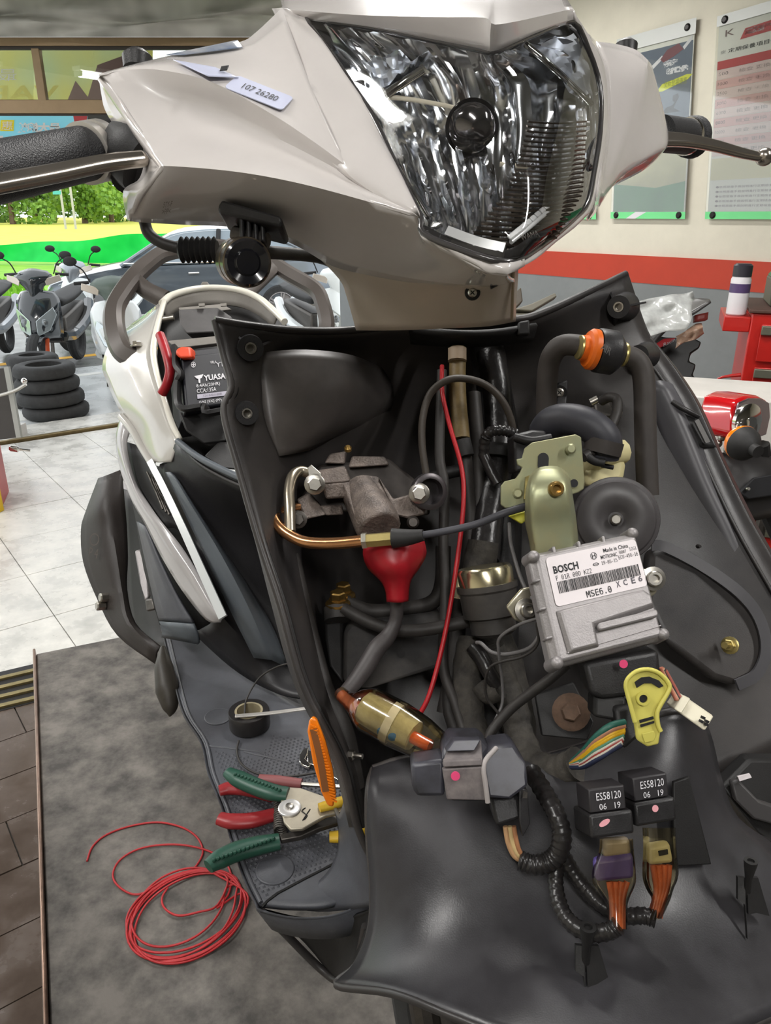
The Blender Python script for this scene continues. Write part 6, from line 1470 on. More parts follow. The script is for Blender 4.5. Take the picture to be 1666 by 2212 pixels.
# ---------------------------------------------------------------- fuse holder in clear sleeve
fA, fB = P(738, 1500, .655), P(945, 1618, .59)
fh = T('fuse_holder', [(790, 1528, .625), (850, 1562, .61), (895, 1590, .60)], [.0135, .0145, .0125], mat('cream_fuse_case', srgb(192, 184, 146), .5, col2=srgb(140, 132, 100), scale=50), sc, 4, 10)
fh['label'] = 'inline fuse holder in a clear yellowed sleeve'
T('fuse_sleeve', [(736, 1498, .656), (752, 1512, .645), (772, 1522, .632), (800, 1534, .62), (860, 1566, .606), (910, 1594, .595), (945, 1612, .588)], [.006, .0065, .0105, .0185, .019, .0165, .0125], M_sleeve, fh, 5, 16)
T('orange_lead', [(738, 1502, .658), (760, 1522, .645), (782, 1536, .632)], [.0052, .006, .007], mat('salmon_lead', srgb(196, 112, 84), .45), fh, 4, 12)
T('orange_lead', [(892, 1592, .597), (930, 1612, .588)], .005, mat('orange_lead_bright', srgb(214, 96, 40), .45), fh, 3, 10)
pA = P(838, 1556, .603)
T('white_tape', [(838, 1556, .6125), (854, 1565, .6105)], .0166, mat('white_tape', srgb(222, 218, 208), .5), fh, 2, 18)
for x, y, d in ((824, 1580, .6), (848, 1592, .595)): B().add(ball(P(x, y, d), .0038, 12, 8, (1, .35, 1))).mk('blue_mark', mat('blue_marker', srgb(50, 120, 190), .5), fh)
# ---------------------------------------------------------------- footboard
FZ = 1.04
M_foot = mat('grey_black_footboard', srgb(84, 86, 92), .42, col2=srgb(68, 68, 72), scale=12, detail=9, bump=.1, bscale=900)
def GG(l, z=FZ): return [G(x, y, z) for x, y in l]
FT = [[(345, 1335), (400, 1342), (440, 1362), (480, 1400)], [(381, 1487), (450, 1482), (520, 1480), (600, 1495)], [(400, 1547), (470, 1550), (560, 1548), (670, 1535)], [(436, 1604), (500, 1602), (590, 1598), (700, 1590)], [(451, 1670), (540, 1660), (620, 1655), (730, 1650)],
      [(481, 1745), (560, 1740), (650, 1730), (760, 1715)], [(502, 1820), (580, 1815), (660, 1805), (780, 1780)], [(526, 1892), (600, 1890), (690, 1872), (800, 1840)], [(553, 1950), (640, 1957), (720, 1950), (810, 1905)]]
fo = B().add(grid([GG(r) for r in FT], 4, 4)).mk('footboard', M_foot, sc, smooth=60, solid=.006, soff=-1)
fo['label'] = 'grey black footboard with a dotted rubber mat'
edge = [r[0] for r in FT] + [(566, 1968), (640, 1984), (720, 1980), (780, 1955), (812, 1915)]
B().add(grid([GG(edge), GG([(x, y + 2) for x, y in edge], FZ - .002), [g - Vector((0, 0, .03)) + PR * .012 for g in GG(edge, FZ)]], 4, 2)).mk('board_side', M_foot, fo, smooth=50, solid=.003)
B().add(tube(GG([(x + 10, y) for x, y in [r[0] for r in FT]] , FZ + .001), .002, 4, 8)).mk('board_rim', M_foot, fo)
for c, r in (((471, 1549), .0165), ((594, 1879), .018)):
    p = G(*c, FZ)
    B().add(lathe([(r * .9, .0012), (r, .0016), (r * 1.06, .0012), (r * 1.08, 0)], p, (0, 0, 1), 28)).mk('round_recess', M_foot, fo)
    B().add(lathe([(r * .9, 0), (r * .9, .0009)], p, (0, 0, 1), 28)).mk('recess_floor', M_pit, fo)
# raised mat outline and dots
mo = [(462, 1622), (560, 1640), (590, 1590), (700, 1600), (735, 1700), (745, 1790), (722, 1860), (575, 1935), (548, 1920), (500, 1740)]
def inside(x, y, poly):
    c = False
    for i in range(len(poly)):
        (x0, y0), (x1, y1) = poly[i - 1], poly[i]
        if (y0 > y) != (y1 > y) and x < (x1 - x0) * (y - y0) / (y1 - y0) + x0: c = not c
    return c
def proj(p):
    q = p - EYE; d = q.dot(FW)
    return CX + q.dot(RT) / d * F, CY - q.dot(UP) / d * F
dots = B()
o0 = G(600, 1750, FZ)
for i in range(-60, 60):
    for j in range(-60, 60):
        p = o0 + PR * (i * .0052 + (j % 2) * .0026) + PB * (j * .0052)
        x, y = proj(p)
        if not inside(x, y, mo) or math.hypot(x - 594, (y - 1879) * 1.3) < 42: continue
        s = .0015
        dots.add(([p + PR * s + PB * s, p + PR * s - PB * s, p - PR * s - PB * s, p - PR * s + PB * s, p + Vector((0, 0, .0016))], [[0, 1, 4], [1, 2, 4], [2, 3, 4], [3, 0, 4]]))
dots.mk('mat_dots', M_foot, fo, smooth=0, kind='stuff')
B().add(tube(GG([(452, 1612), (560, 1624), (572, 1638)]), .0016, 2, 6)).mk('mat_ridge', M_foot, fo)
B().add(tube(GG([(528, 1624), (630, 1648)]), .0016, 2, 6)).mk('mat_ridge', M_foot, fo)
B().add(tube(GG([(566, 1960), (600, 1930), (722, 1866)]), .0016, 2, 6)).mk('mat_ridge', M_pit, fo)
# kick-up wall between board and leg shield
B().add(grid([PP([(724, 1745, .79), (735, 1760, .74), (748, 1720, .69), (752, 1690, .665)]), PP([(734, 1793, .775), (748, 1800, .73), (765, 1795, .69), (776, 1784, .668)]), PP([(728, 1852, .755), (750, 1850, .72), (780, 1850, .69), (802, 1850, .672)]), PP([(690, 1905, .75), (740, 1902, .725), (790, 1905, .695), (818, 1905, .675)]), PP([(600, 1955, .752), (690, 1968, .74), (780, 1960, .71), (815, 1952, .685)])], 4, 4)).mk('kick_panel', M_foot, sc, smooth=60, solid=.003)
B().add(grid([PP([(566, 1965, .752), (640, 1982, .745), (720, 1985, .735), (790, 1968, .71), (818, 1945, .685)]), PP([(575, 1985, .76), (645, 2000, .75), (720, 2005, .74), (785, 1990, .715), (812, 1970, .69)]), PP([(640, 2015, .77), (670, 2040, .77), (720, 2075, .76), (755, 2090, .72), (785, 2040, .69)]), PP([(700, 2080, .78), (715, 2100, .775), (738, 2122, .75), (760, 2128, .71), (790, 2080, .685)])], 4, 4)).mk('lower_apron', M_pit, sc, smooth=60, solid=.003)
for k in range(5): B().add(prism(PP([(588 + 16 * k, 1988 + 4 * k, .752), (596 + 16 * k, 1990 + 4 * k, .752), (595 + 16 * k, 2002 + 4 * k, .755), (590 + 16 * k, 2002 + 4 * k, .755)]), FW * .004)).mk('apron_clip', M_foot, sc)
T('apron_edge', [(600, 2000, .765), (690, 2090, .775), (735, 2118, .755), (770, 2085, .715), (790, 2000, .70)], .004, M_blackg, sc)
# amber reflector on the side of the leg shield
rf = [(664, 1580), (668, 1556), (676, 1549), (684, 1556), (702, 1600), (718, 1660), (726, 1716), (720, 1744), (708, 1742), (694, 1712), (676, 1650)]
ro = B().add(prism(PP([(x, y, .622 + .00002 * (y - 1550)) for x, y in rf]), FW * .007)).mk('side_reflector', M_amber, sc, bevel=.0016, bseg=2)
ro['label'] = 'long amber side reflector beside the footboard'
for k in range(26):
    t = k / 25
    y = 1570 + 160 * t; x = 672 + 44 * t ** 1.05 + 3
    Rb('reflector_rib', [(x - 4 - 3 * math.sin(3.14 * t), y - 3, .6205 + .0032 * t), (x + 9 + 4 * math.sin(3.14 * t), y + 2, .6205 + .0032 * t)], .0013, .0012, -FW, M_amber, ro, 1)
Rb('reflector_band', [(677, 1575, .6205), (692, 1640, .6215), (704, 1710, .623)], .0055, .001, -FW, mat('brown_amber', srgb(120, 74, 40), .4), ro, 3)
# ---------------------------------------------------------------- tunnel and side covers
B().add(pgrid([[(370, 997, 1.05), (384, 955, 1.035), (425, 990, 1.0), (475, 1018, .97), (532, 1045, .94), (600, 1062, .92)],
               [(345, 1010, 1.07), (400, 1070, 1.04), (460, 1110, 1.03), (520, 1130, 1.03), (580, 1150, 1.02), (640, 1170, 1.02)],
               [(370, 1090, 1.055), (430, 1170, 1.04), (490, 1220, 1.045), (550, 1240, 1.05), (610, 1250, 1.05), (670, 1260, 1.05)],
               [(415, 1190, 1.03), (470, 1260, 1.03), (530, 1310, 1.045), (590, 1330, 1.06), (640, 1340, 1.06), (690, 1350, 1.05)],
               [(470, 1320, 1.0), (515, 1370, 1.02), (570, 1420, 1.04), (620, 1440, 1.05), (660, 1445, 1.05), (710, 1450, 1.04)],
               [(420, 1368, 1.07), (500, 1440, 1.055), (570, 1485, 1.035), (620, 1504, 1.02), (670, 1510, 1.01), (720, 1512, 1.0)]], 4, 4)).mk('tunnel_cover', mat('satin_charcoal_plastic', srgb(36, 35, 37), .4, var=.1, scale=10, bump=.08, bscale=900), sc, smooth=50, solid=.003)
B().add(pgrid([[(359, 1020, 1.05), (372, 1022, 1.04), (392, 1050, 1.03)], [(385, 1075, 1.035), (405, 1078, 1.015), (430, 1110, 1.02)], [(425, 1160, 1.025), (455, 1160, 1.0), (490, 1200, 1.02)], [(465, 1245, 1.01), (500, 1240, .985), (545, 1280, 1.02)], [(505, 1330, 1.005), (545, 1330, .985), (590, 1360, 1.025)], [(550, 1420, 1.015), (585, 1425, 1.0), (620, 1440, 1.03)]], 4, 4)).mk('tunnel_ridge_sheen', mat('slate_plastic_highlight', srgb(88, 94, 100), .4), sc, smooth=60, solid=.003)  # blue-grey highlight along the tunnel, put into the ridge's lighter colour
T('cover_rim', [(384, 953, 1.03), (425, 985, .995), (475, 1012, .965), (532, 1038, .935)], .0045, mat('slate_plastic_highlight', (1, 1, 1)), sc)
T('cover_rim', [(392, 962, 1.03), (428, 1000, .995), (478, 1030, .965), (532, 1054, .935)], .002, M_blackg, sc)
# white rear side panel
M_side = mat('cream_silver_paint', srgb(186, 183, 177), .25, coat=.6, var=.02, scale=30)
B().add(pgrid([[(300, 690, 1.36), (325, 672, 1.32), (352, 650, 1.27)], [(242, 738, 1.29), (290, 725, 1.23), (334, 712, 1.2)], [(223, 790, 1.25), (275, 785, 1.18), (327, 760, 1.16)], [(234, 828, 1.22), (285, 825, 1.15), (334, 806, 1.125)], [(255, 876, 1.18), (305, 878, 1.11), (350, 862, 1.085)], [(286, 925, 1.14), (330, 928, 1.08), (368, 918, 1.06)], [(312, 980, 1.10), (345, 984, 1.06), (385, 954, 1.04)], [(320, 993, 1.10), (346, 999, 1.06), (371, 998, 1.045)]], 5, 4)).mk('side_panel', M_side, sc, smooth=50, solid=.003)
B().add(pgrid([[(352, 648, 1.262), (334, 712, 1.192), (326, 760, 1.152), (333, 806, 1.118), (349, 862, 1.078), (367, 918, 1.052), (386, 954, 1.034)], [(360, 650, 1.258), (344, 712, 1.19), (338, 760, 1.15), (345, 806, 1.116), (361, 862, 1.078), (378, 912, 1.052), (394, 946, 1.036)]], 5, 2)).mk('panel_rim', mat('silver_cream_edge', srgb(216, 212, 200), .3, coat=.4), sc, smooth=50, solid=.006)
# white lower swoop, chrome strip
B().add(pgrid([[(262, 900, 1.17), (252, 950, 1.15), (262, 1015, 1.13), (289, 1085, 1.10), (315, 1131, 1.08), (348, 1197, 1.055), (394, 1273, 1.03), (447, 1338, 1.0), (478, 1343, .985)],
               [(268, 915, 1.15), (264, 958, 1.135), (278, 1025, 1.105), (306, 1090, 1.075), (335, 1135, 1.05), (372, 1190, 1.025), (415, 1250, 1.005), (455, 1315, .985), (480, 1338, .978)],
               [(282, 928, 1.145), (275, 965, 1.135), (292, 1040, 1.105), (326, 1095, 1.07), (352, 1130, 1.045), (392, 1180, 1.025), (432, 1245, 1.005), (464, 1310, .985), (483, 1335, .975)]], 4, 4)).mk('side_swoop', mat('pale_silver_paint', srgb(168, 165, 165), .25, coat=.6), sc, smooth=50, solid=.003)
T('swoop_frame', [(262, 900, 1.16), (285, 928, 1.13), (308, 968, 1.10), (328, 1000, 1.075)], .006, M_side, sc)
B().add(pgrid([[(275, 955, 1.15), (300, 965, 1.13), (325, 1000, 1.09)], [(290, 1035, 1.12), (315, 1040, 1.10), (340, 1050, 1.07)], [(325, 1095, 1.08), (345, 1095, 1.07), (370, 1100, 1.05)], [(360, 1140, 1.05), (375, 1140, 1.045), (395, 1150, 1.035)]], 3, 3)).mk('swoop_recess', M_pit, sc, smooth=50, solid=.002)
for k in range(3): T('recess_rib', [(318 + 7 * k, 1020 + 6 * k, 1.075), (338 + 7 * k, 1065 + 8 * k, 1.06), (352 + 7 * k, 1100 + 6 * k, 1.05)], .0016, M_dsteel, sc, 3, 6)
Rb('bright_strip', [(324, 996, 1.068), (352, 1050, 1.045), (390, 1130, 1.015), (435, 1230, .985), (482, 1334, .955)], (.009, .011), .004, -FW, mat('bright_silver', srgb(232, 236, 236), .15, .3, coat=.5), sc, 5)
B().add(pgrid([[(264, 1000, 1.19), (310, 1000, 1.16), (360, 1012, 1.12)], [(292, 1110, 1.18), (340, 1110, 1.13), (410, 1150, 1.09)], [(312, 1230, 1.16), (372, 1230, 1.11), (450, 1270, 1.06)], [(346, 1350, 1.12), (420, 1362, 1.085), (495, 1350, 1.05)]], 3, 3)).mk('sill_backing', M_pit, sc, smooth=60, solid=.002)
# black sill strip
B().add(pgrid([[(298, 1126, 1.13), (318, 1220, 1.12), (338, 1310, 1.10), (346, 1340, 1.095)], [(316, 1138, 1.095), (348, 1215, 1.075), (385, 1290, 1.06), (418, 1345, 1.05)]], 4, 3)).mk('sill_cover', M_foot, sc, smooth=50, solid=.004)
B().add(pgrid([[(346, 1342, 1.09), (418, 1348, 1.045)], [(352, 1358, 1.085), (428, 1372, 1.05)], [(350, 1375, 1.10), (430, 1390, 1.06)]], 3, 2)).mk('sill_step', mat('slate_plastic_highlight', (1, 1, 1)), sc, smooth=50, solid=.004)
# passenger footrest
T('footrest', [(352, 1398, 1.09), (354, 1440, 1.07), (362, 1490, 1.055), (368, 1530, 1.045), (367, 1548, 1.04)], [.004, .013, .0165, .010, .001], mat('footrest_rubber', srgb(54, 50, 44), .5, var=.2, scale=40), sc, 5, 14)
# ---------------------------------------------------------------- exhaust guard at the left rear
eg = B().add(pgrid([[(214, 1034, 1.37), (232, 1028, 1.35), (266, 1014, 1.36)], [(187, 1106, 1.35), (222, 1090, 1.31), (268, 1072, 1.33)], [(177, 1145, 1.34), (230, 1140, 1.30), (273, 1135, 1.32)], [(182, 1215, 1.32), (243, 1212, 1.28), (275, 1205, 1.30)], [(213, 1296, 1.29), (258, 1285, 1.26), (273, 1275, 1.28)], [(256, 1372, 1.26), (276, 1348, 1.23), (292, 1348, 1.24)], [(341, 1436, 1.20), (338, 1412, 1.19), (348, 1396, 1.19)]], 4, 4)).mk('exhaust_guard', mat('brown_black_guard', srgb(50, 45, 43), .5, var=.1, scale=12, bump=.1, bscale=700), sc, smooth=35, solid=.004)
eg['label'] = 'dark exhaust guard at the left rear of the scooter'
fr = Fr(P(198, 1150, 1.305), P(225, 1155, 1.295), P(192, 1185, 1.30))
ring(fr, .4, .4, .38, .07, mat('emboss_grey', srgb(84, 78, 74), .4), eg, .003, 1.0, 'embossed_mark')
text('P 4', fr, .2, .9, .9, 1.5, mat('emboss_grey', srgb(84, 78, 74), .4), eg, h=.004)
for x, y in ((233, 1290), (226, 1308)): B().add(lathe([(.008, 0), (.008, .012), (.006, .014)], P(x, y, 1.275), -RT * .9 - FW * .8, 8)).mk('guard_bolt', M_steel, eg)
B().add(pgrid([[(262, 1050, 1.40), (320, 1060, 1.36), (360, 1080, 1.32)], [(272, 1200, 1.38), (320, 1200, 1.34), (360, 1220, 1.30)], [(285, 1340, 1.34), (330, 1350, 1.30), (380, 1360, 1.26)], [(335, 1400, 1.28), (355, 1400, 1.25), (385, 1410, 1.22)]], 3, 3)).mk('engine_cover', mat('grey_black_engine', srgb(58, 55, 54), .45, .2, var=.2, scale=20), sc, smooth=50, solid=.01)
B().add(prism(PP([(290, 1190, 1.22), (304, 1186, 1.22), (318, 1230, 1.20), (322, 1290, 1.18), (312, 1300, 1.18), (302, 1260, 1.19)]), FW * .012)).mk('footrest_bracket', M_alu, sc, bevel=.003)
B().add(prism(PP([(312, 1295, 1.17), (330, 1292, 1.16), (335, 1318, 1.15), (316, 1322, 1.16)]), FW * .012)).mk('footrest_bracket', M_dsteel, sc, bevel=.003)
B().add(prism(PP([(266, 1040, 1.31), (273, 1042, 1.31), (274, 1058, 1.31), (267, 1056, 1.31)]), FW * .004)).mk('guard_clip', M_winkm, eg)
# ---------------------------------------------------------------- grab rail
M_rail = mat('warm_grey_rail', srgb(74, 68, 64), .42, .2, var=.05, scale=20)
def rail(pts, w, h, m=M_rail, name='grab_rail', par=None):
    pp = crom(PP(pts), 6)
    fr_ = frame_along(pp)
    v = []; f = []; k = 8
    for i, q in enumerate(pp):
        Tn = (pp[min(i + 1, len(pp) - 1)] - pp[max(i - 1, 0)]).normalized()
        s = Tn.cross(FW).normalized(); u = s.cross(Tn).normalized()
        t = i / (len(pp) - 1); ww = w[0] + (w[1] - w[0]) * t
        for a, b_ in ((-1, -.5), (-.6, -1), (.6, -1), (1, -.5), (1, .5), (.6, 1), (-.6, 1), (-1, .5)):
            v.append(q + s * a * ww + u * b_ * h)
    for i in range(len(pp) - 1):
        for j in range(k): f.append([i * k + j, i * k + (j + 1) % k, (i + 1) * k + (j + 1) % k, (i + 1) * k + j])
    f.append(list(range(k - 1, -1, -1))); f.append([(len(pp) - 1) * k + j for j in range(k)])
    return mk(name, v, f, m, par or sc, smooth=40)
gr_ = rail([(312, 778, 1.19), (290, 774, 1.195), (265, 758, 1.21), (250, 722, 1.24), (246, 680, 1.27), (256, 648, 1.31), (285, 605, 1.37), (320, 570, 1.42), (362, 545, 1.48), (430, 534, 1.54), (500, 538, 1.56), (565, 556, 1.55), (625, 592, 1.52), (680, 625, 1.49), (698, 660, 1.46), (706, 705, 1.43), (690, 740, 1.42)], (.017, .0145), .012)
gr_['label'] = 'warm grey rear grab rail arching over the tail'
rail([(285, 600, 1.38), (318, 628, 1.36), (358, 648, 1.34)], (.014, .016), .008, par=gr_, name='rail_brace')
rail([(598, 572, 1.54), (560, 605, 1.48), (520, 640, 1.42)], (.014, .018), .008, par=gr_, name='rail_brace')
hexbolt(P(296, 748, 1.185), UP - FW * .2, .007, .008).mk('rail_bolt', M_steel, gr_)
# ---------------------------------------------------------------- open seat well
T('well_rim', [(350, 655, 1.26), (372, 638, 1.30), (420, 625, 1.345), (470, 622, 1.36), (520, 628, 1.355), (560, 645, 1.33), (592, 672, 1.29), (615, 695, 1.26)], .006, mat('silver_cream_edge', (1, 1, 1)), sc, 5, 10)
B().add(pgrid([[(350, 658, 1.262), (372, 642, 1.30), (420, 630, 1.345), (470, 626, 1.36), (520, 632, 1.355), (560, 650, 1.33), (600, 682, 1.28)], [(360, 690, 1.27), (385, 672, 1.31), (425, 662, 1.345), (470, 658, 1.355), (520, 664, 1.35), (556, 680, 1.325), (590, 705, 1.28)]], 4, 3)).mk('well_collar', mat('dusty_grey_plastic', srgb(112, 108, 102), .6, var=.1, scale=20), sc, smooth=50, solid=.004)
B().add(pgrid([[(345, 680, 1.30), (420, 660, 1.37), (500, 655, 1.38), (620, 690, 1.32)], [(340, 800, 1.25), (420, 780, 1.26), (500, 780, 1.28), (600, 800, 1.25)], [(350, 900, 1.18), (420, 900, 1.18), (500, 900, 1.18), (600, 900, 1.15)], [(385, 960, 1.10), (430, 985, 1.10), (500, 1010, 1.08), (600, 1040, 1.05)]], 4, 4)).mk('seat_well', M_pit, sc, smooth=60, solid=.004)
B().add(prism(PP([(385, 668, 1.22), (470, 664, 1.24), (500, 684, 1.22), (500, 716, 1.20), (402, 720, 1.18), (388, 700, 1.19)]), FW * .05)).mk('latch_box', mat('grey_latch_plastic', srgb(70, 68, 68), .5, var=.2, scale=25), sc, bevel=.003)
B().add(prism(PP([(385, 664, 1.23), (480, 656, 1.26), (500, 668, 1.25), (392, 684, 1.21)]), FW * .01)).mk('latch_cover', mat('dusty_grey_plastic', (1, 1, 1)), sc, bevel=.002)
for x, y in ((437, 660), (484, 660), (412, 672)): B().add(prism(PP([(x - 7, y - 3, 1.235), (x + 6, y - 4, 1.235), (x + 6, y + 2, 1.225), (x - 6, y + 3, 1.225)]), -FW * .004)).mk('latch_tab', mat('dusty_grey_plastic', (1, 1, 1)), sc)
B().add(prism(PP([(362, 736, 1.12), (480, 724, 1.15), (500, 738, 1.14), (378, 752, 1.09)]), FW * .02)).mk('battery_strap', mat('dusty_grey_plastic', (1, 1, 1)), sc, bevel=.002)
T('hinge_pin', [(350, 690, 1.22), (376, 686, 1.22)], .005, M_steel, sc)
B().add(prism(PP([(430, 622, 1.36), (436, 608, 1.36), (448, 608, 1.36), (452, 615, 1.36), (462, 614, 1.36), (464, 624, 1.36)]), FW * .02)).mk('tail_catch', mat('dusty_grey_plastic', (1, 1, 1)), sc, bevel=.002)
rail([(380, 755, 1.06), (382, 790, 1.04), (392, 810, 1.03), (384, 830, 1.03), (390, 880, 1.015), (440, 878, 1.015), (446, 892, 1.01), (500, 884, 1.03)], (.004, .004), .01, M_black, 'battery_tray')
B().add(prism(PP([(385, 890, 1.03), (500, 890, 1.05), (520, 950, 1.04), (440, 960, 1.02), (400, 930, 1.02)]), FW * .03)).mk('tray_floor', M_pit, sc, bevel=.003)
B().add(prism(PP([(440, 985, 1.0), (470, 955, 1.02), (540, 955, 1.03), (560, 1020, .99), (480, 1010, .98)]), FW * .03)).mk('tray_lower', M_pit, sc, bevel=.003)
T('battery_cable', [(346, 724, 1.09), (355, 748, 1.075), (364, 780, 1.06), (367, 805, 1.055), (360, 832, 1.055), (350, 850, 1.06)], .0068, M_redvinyl, sc, 5, 12)
# wheels and stand (mostly hidden)
for v_, nm in ((-.22, 'front_wheel'), (.98, 'rear_wheel')):
    c = SO + PB * v_ + Vector((0, 0, .21)) + PR * (.0)
    B().add(tube([c + (PB * math.sin(2 * math.pi * i / 24) + Vector((0, 0, 1)) * math.cos(2 * math.pi * i / 24)) * .165 for i in range(24)], .045, 1, 12, closed=True)).mk(nm, M_tyre, sc)
    B().add(lathe([(.0, -.03), (.12, -.03), (.125, 0), (.12, .03), (.0, .03)], c, PR, 24)).mk('wheel_hub', M_dsteel, sc)
for s in (-1, 1): T_ = B().add(tube([SO + PB * .6 + PR * .06 * s + Vector((0, 0, .28)), SO + PB * .62 + PR * .1 * s + Vector((0, 0, .012))], .012, 1, 8)).mk('centre_stand', M_dsteel, sc)
B().add(sbox(SO + PB * .45 + PR * .02 + Vector((0, 0, .33)), PR * .10, PB * .42, (0, 0, .09))).mk('frame_core', M_pit, sc, bevel=.02)
for s in (-1, 1): B().add(tube([SO - PB * .03 + PR * .05 * s + Vector((0, 0, .55)), SO - PB * .22 + PR * .06 * s + Vector((0, 0, .2))], .016, 1, 10)).mk('fork_leg', M_dsteel, sc)
# ================================================================ battery (sits in the seat well)
bt0 = Fr(P(392, 768, 1.045), P(505, 758, 1.085), P(402, 884, 1.012))
bat = thing('battery', 'black sealed motorcycle battery with white lettering in the seat well', 'battery', bt0(.5, 1, -.04))
B().add(bt0.loft([(R4(0, 1.25, 0, 1), -.08), (R4(0, 1.25, 0, 1), -.002), (R4(.01, 1.24, .01, .99), 0)])).mk('battery_case', mat('battery_black', srgb(22, 22, 30), .5), bat, bevel=.002)
B().add(bt0.loft([(R4(.04, 1.2, -.16, .0), -.07), (R4(.04, 1.2, -.14, .02), -.006)])).mk('battery_top', mat('battery_black', (1, 1, 1)), bat, bevel=.002)
B().add(prism(PP([(380, 752, 1.035), (392, 748, 1.04), (413, 748, 1.045), (416, 772, 1.035), (388, 774, 1.03), (378, 764, 1.032)]), FW * .025)).mk('terminal_cover', mat('orange_red_rubber', srgb(216, 70, 36), .45), bat, bevel=.004, bseg=3)
BT = bt0
text('YUASA', BT, .37, .78, .42, .53, M_winkm, bat, h=.001, bold=.03)
B().add(BT.poly([(.20, .42), (.37, .40), (.33, .47), (.305, .475), (.30, .56), (.27, .56), (.265, .475), (.24, .47)], .0006, .0004)).mk('printed_emblem', M_winkm, bat, smooth=0)
text('YTX9', BT, .63, .92, .20, .29, M_winkm, bat, h=.001)
text('VRLA', BT, .52, .64, .165, .215, M_winkm, bat, h=.001)
text('8.4Ah(20HR)', BT, .22, .66, .575, .655, M_winkm, bat, h=.001)
text('CCA:135A', BT, .22, .58, .665, .74, M_winkm, bat, h=.001)
B().add(BT.rect(.22, .80, .765, .845, .0006, .0004)).mk('printed_bar', mat('pale_grey_ink', srgb(176, 172, 186), .5), bat, smooth=0)
text('12V 8Ah/10HR', BT, .33, .68, .785, .825, mat('bar_ink', srgb(120, 116, 128), .5), bat, h=.0014)
text('GAS [EX] (PP)', BT, .24, .66, .89, .95, M_winkm, bat, h=.001)
ring(BT, .20, .20, .055, .012, M_winkm, bat, .001, .8, 'printed_ring'); text('+', BT, .165, .235, .165, .235, M_winkm, bat, h=.001, bold=.02)
# ================================================================ tools on the footboard
TZ = FZ + .0017
def GZ(l, z): return [G(x, y, z) for x, y in l]
ZUP = Vector((0, 0, 1))
M_green = mat('dark_green_grip', srgb(34, 74, 60), .4)
M_toolred = mat('dull_red_grip', srgb(140, 34, 38), .38)
M_tool = mat('matt_tool_steel', srgb(168, 160, 144), .42, .7, var=.08, scale=60)
ws = thing('wire_stripper', 'wire stripper with green grips and a bright round pivot', 'wire stripper', G(620, 1750, TZ))
def grip(par, pts, z, r, m, name='handle', flat=.7):
    v, f = tube(GZ(pts, z), r, 6, 14)
    zc = z
    v = [Vector((q.x, q.y, zc + (q.z - zc) * flat)) for q in v]
    return B().add((v, f)).mk(name, m, par, smooth=60)
g_ = grip(ws, [(492, 1668), (515, 1682), (550, 1698), (590, 1712), (622, 1716)], TZ + .031, [.007, .0105, .0105, .0105, .009], M_green)
for k in range(14): B().add(ball(G(508 + 7.4 * k, 1673 + 2.6 * k, TZ + .038), .0022, 8, 6)).mk('grip_tooth', M_green, g_)
g_ = grip(ws, [(450, 1872), (475, 1856), (515, 1838), (560, 1826), (604, 1818)], TZ + .012, [.008, .011, .0115, .011, .0095], M_green)
for k in range(15): B().add(ball(G(462 + 9.2 * k, 1858 - 3.3 * k, TZ + .02), .0022, 8, 6)).mk('grip_tooth', M_green, g_)
B().add(prism(GZ([(608, 1722), (625, 1706), (650, 1708), (690, 1722), (740, 1740), (742, 1760), (705, 1768), (680, 1782), (655, 1796), (628, 1798), (614, 1782), (606, 1750)], TZ + .027), ZUP * .004)).mk('head_plate', M_tool, ws, bevel=.001)
B().add(prism(GZ([(604, 1812), (640, 1804), (670, 1786), (742, 1764), (742, 1782), (690, 1798), (650, 1816), (608, 1824)], TZ + .010), ZUP * .006)).mk('lower_jaw', M_dsteel, ws, bevel=.001)
pw = G(626, 1747, TZ + .031)
wd = B().add(lathe([(.012, 0), (.012, .002), (.0105, .0028), (.0055, .0028)], pw, ZUP, 28)).mk('pivot_washer', mat('bright_washer', srgb(214, 212, 210), .3, .5), ws, smooth=35)
B().add(lathe([(.0045, .002), (.0045, .0042), (.003, .0048), (0, .0048)], pw, ZUP, 16)).mk('pivot_screw', M_steel, wd, smooth=30)
hp_ = []
for i in range(120):
    t = i / 119; a = t * 2 * math.pi * 13
    c = G(605, 1735 + 62 * t, TZ + .012)
    hp_.append(c + (RT * math.cos(a) + ZUP * math.sin(a)) * .0062)
B().add(tube(hp_, .0011, 1, 6)).mk('return_spring', M_dsteel, ws, smooth=60)
B().add(tube(GZ([(660, 1745), (652, 1752), (664, 1762), (654, 1772), (670, 1748)], TZ + .0315), .0006, 2, 6)).mk('engraved_mark', M_ink, ws)
# red handled pliers under the stripper
rp = thing('pliers', 'red handled pliers lying under the wire stripper', 'pliers', G(560, 1760, TZ))
grip(rp, [(474, 1768), (500, 1774), (545, 1772), (598, 1758)], TZ + .0085, [.008, .0095, .0095, .008], M_toolred)
grip(rp, [(474, 1708), (500, 1702), (540, 1706), (590, 1722)], TZ + .0085, [.007, .009, .009, .007], M_toolred)
B().add(prism(GZ([(592, 1716), (640, 1728), (700, 1740), (740, 1750), (700, 1758), (640, 1756), (594, 1764), (620, 1742)], TZ + .004), ZUP * .008)).mk('plier_jaws', M_dsteel, rp, bevel=.0015)
sd = thing('screwdriver', 'screwdriver with a faded red handle above the pliers', 'screwdriver', G(650, 1690, TZ))
B().add(tube(GZ([(560, 1684), (600, 1688), (652, 1694)], TZ + .0075), [.006, .0068, .006], 4, 12)).mk('handle', mat('faded_red_plastic', srgb(132, 76, 76), .45), sd, smooth=60)
B().add(tube(GZ([(652, 1694), (742, 1700)], TZ + .0075), .0026, 1, 10)).mk('shaft', M_steel, sd)
yp = thing('yellow_pliers', 'small yellow tipped pliers half under the leg shield', 'pliers', G(720, 1780, TZ))
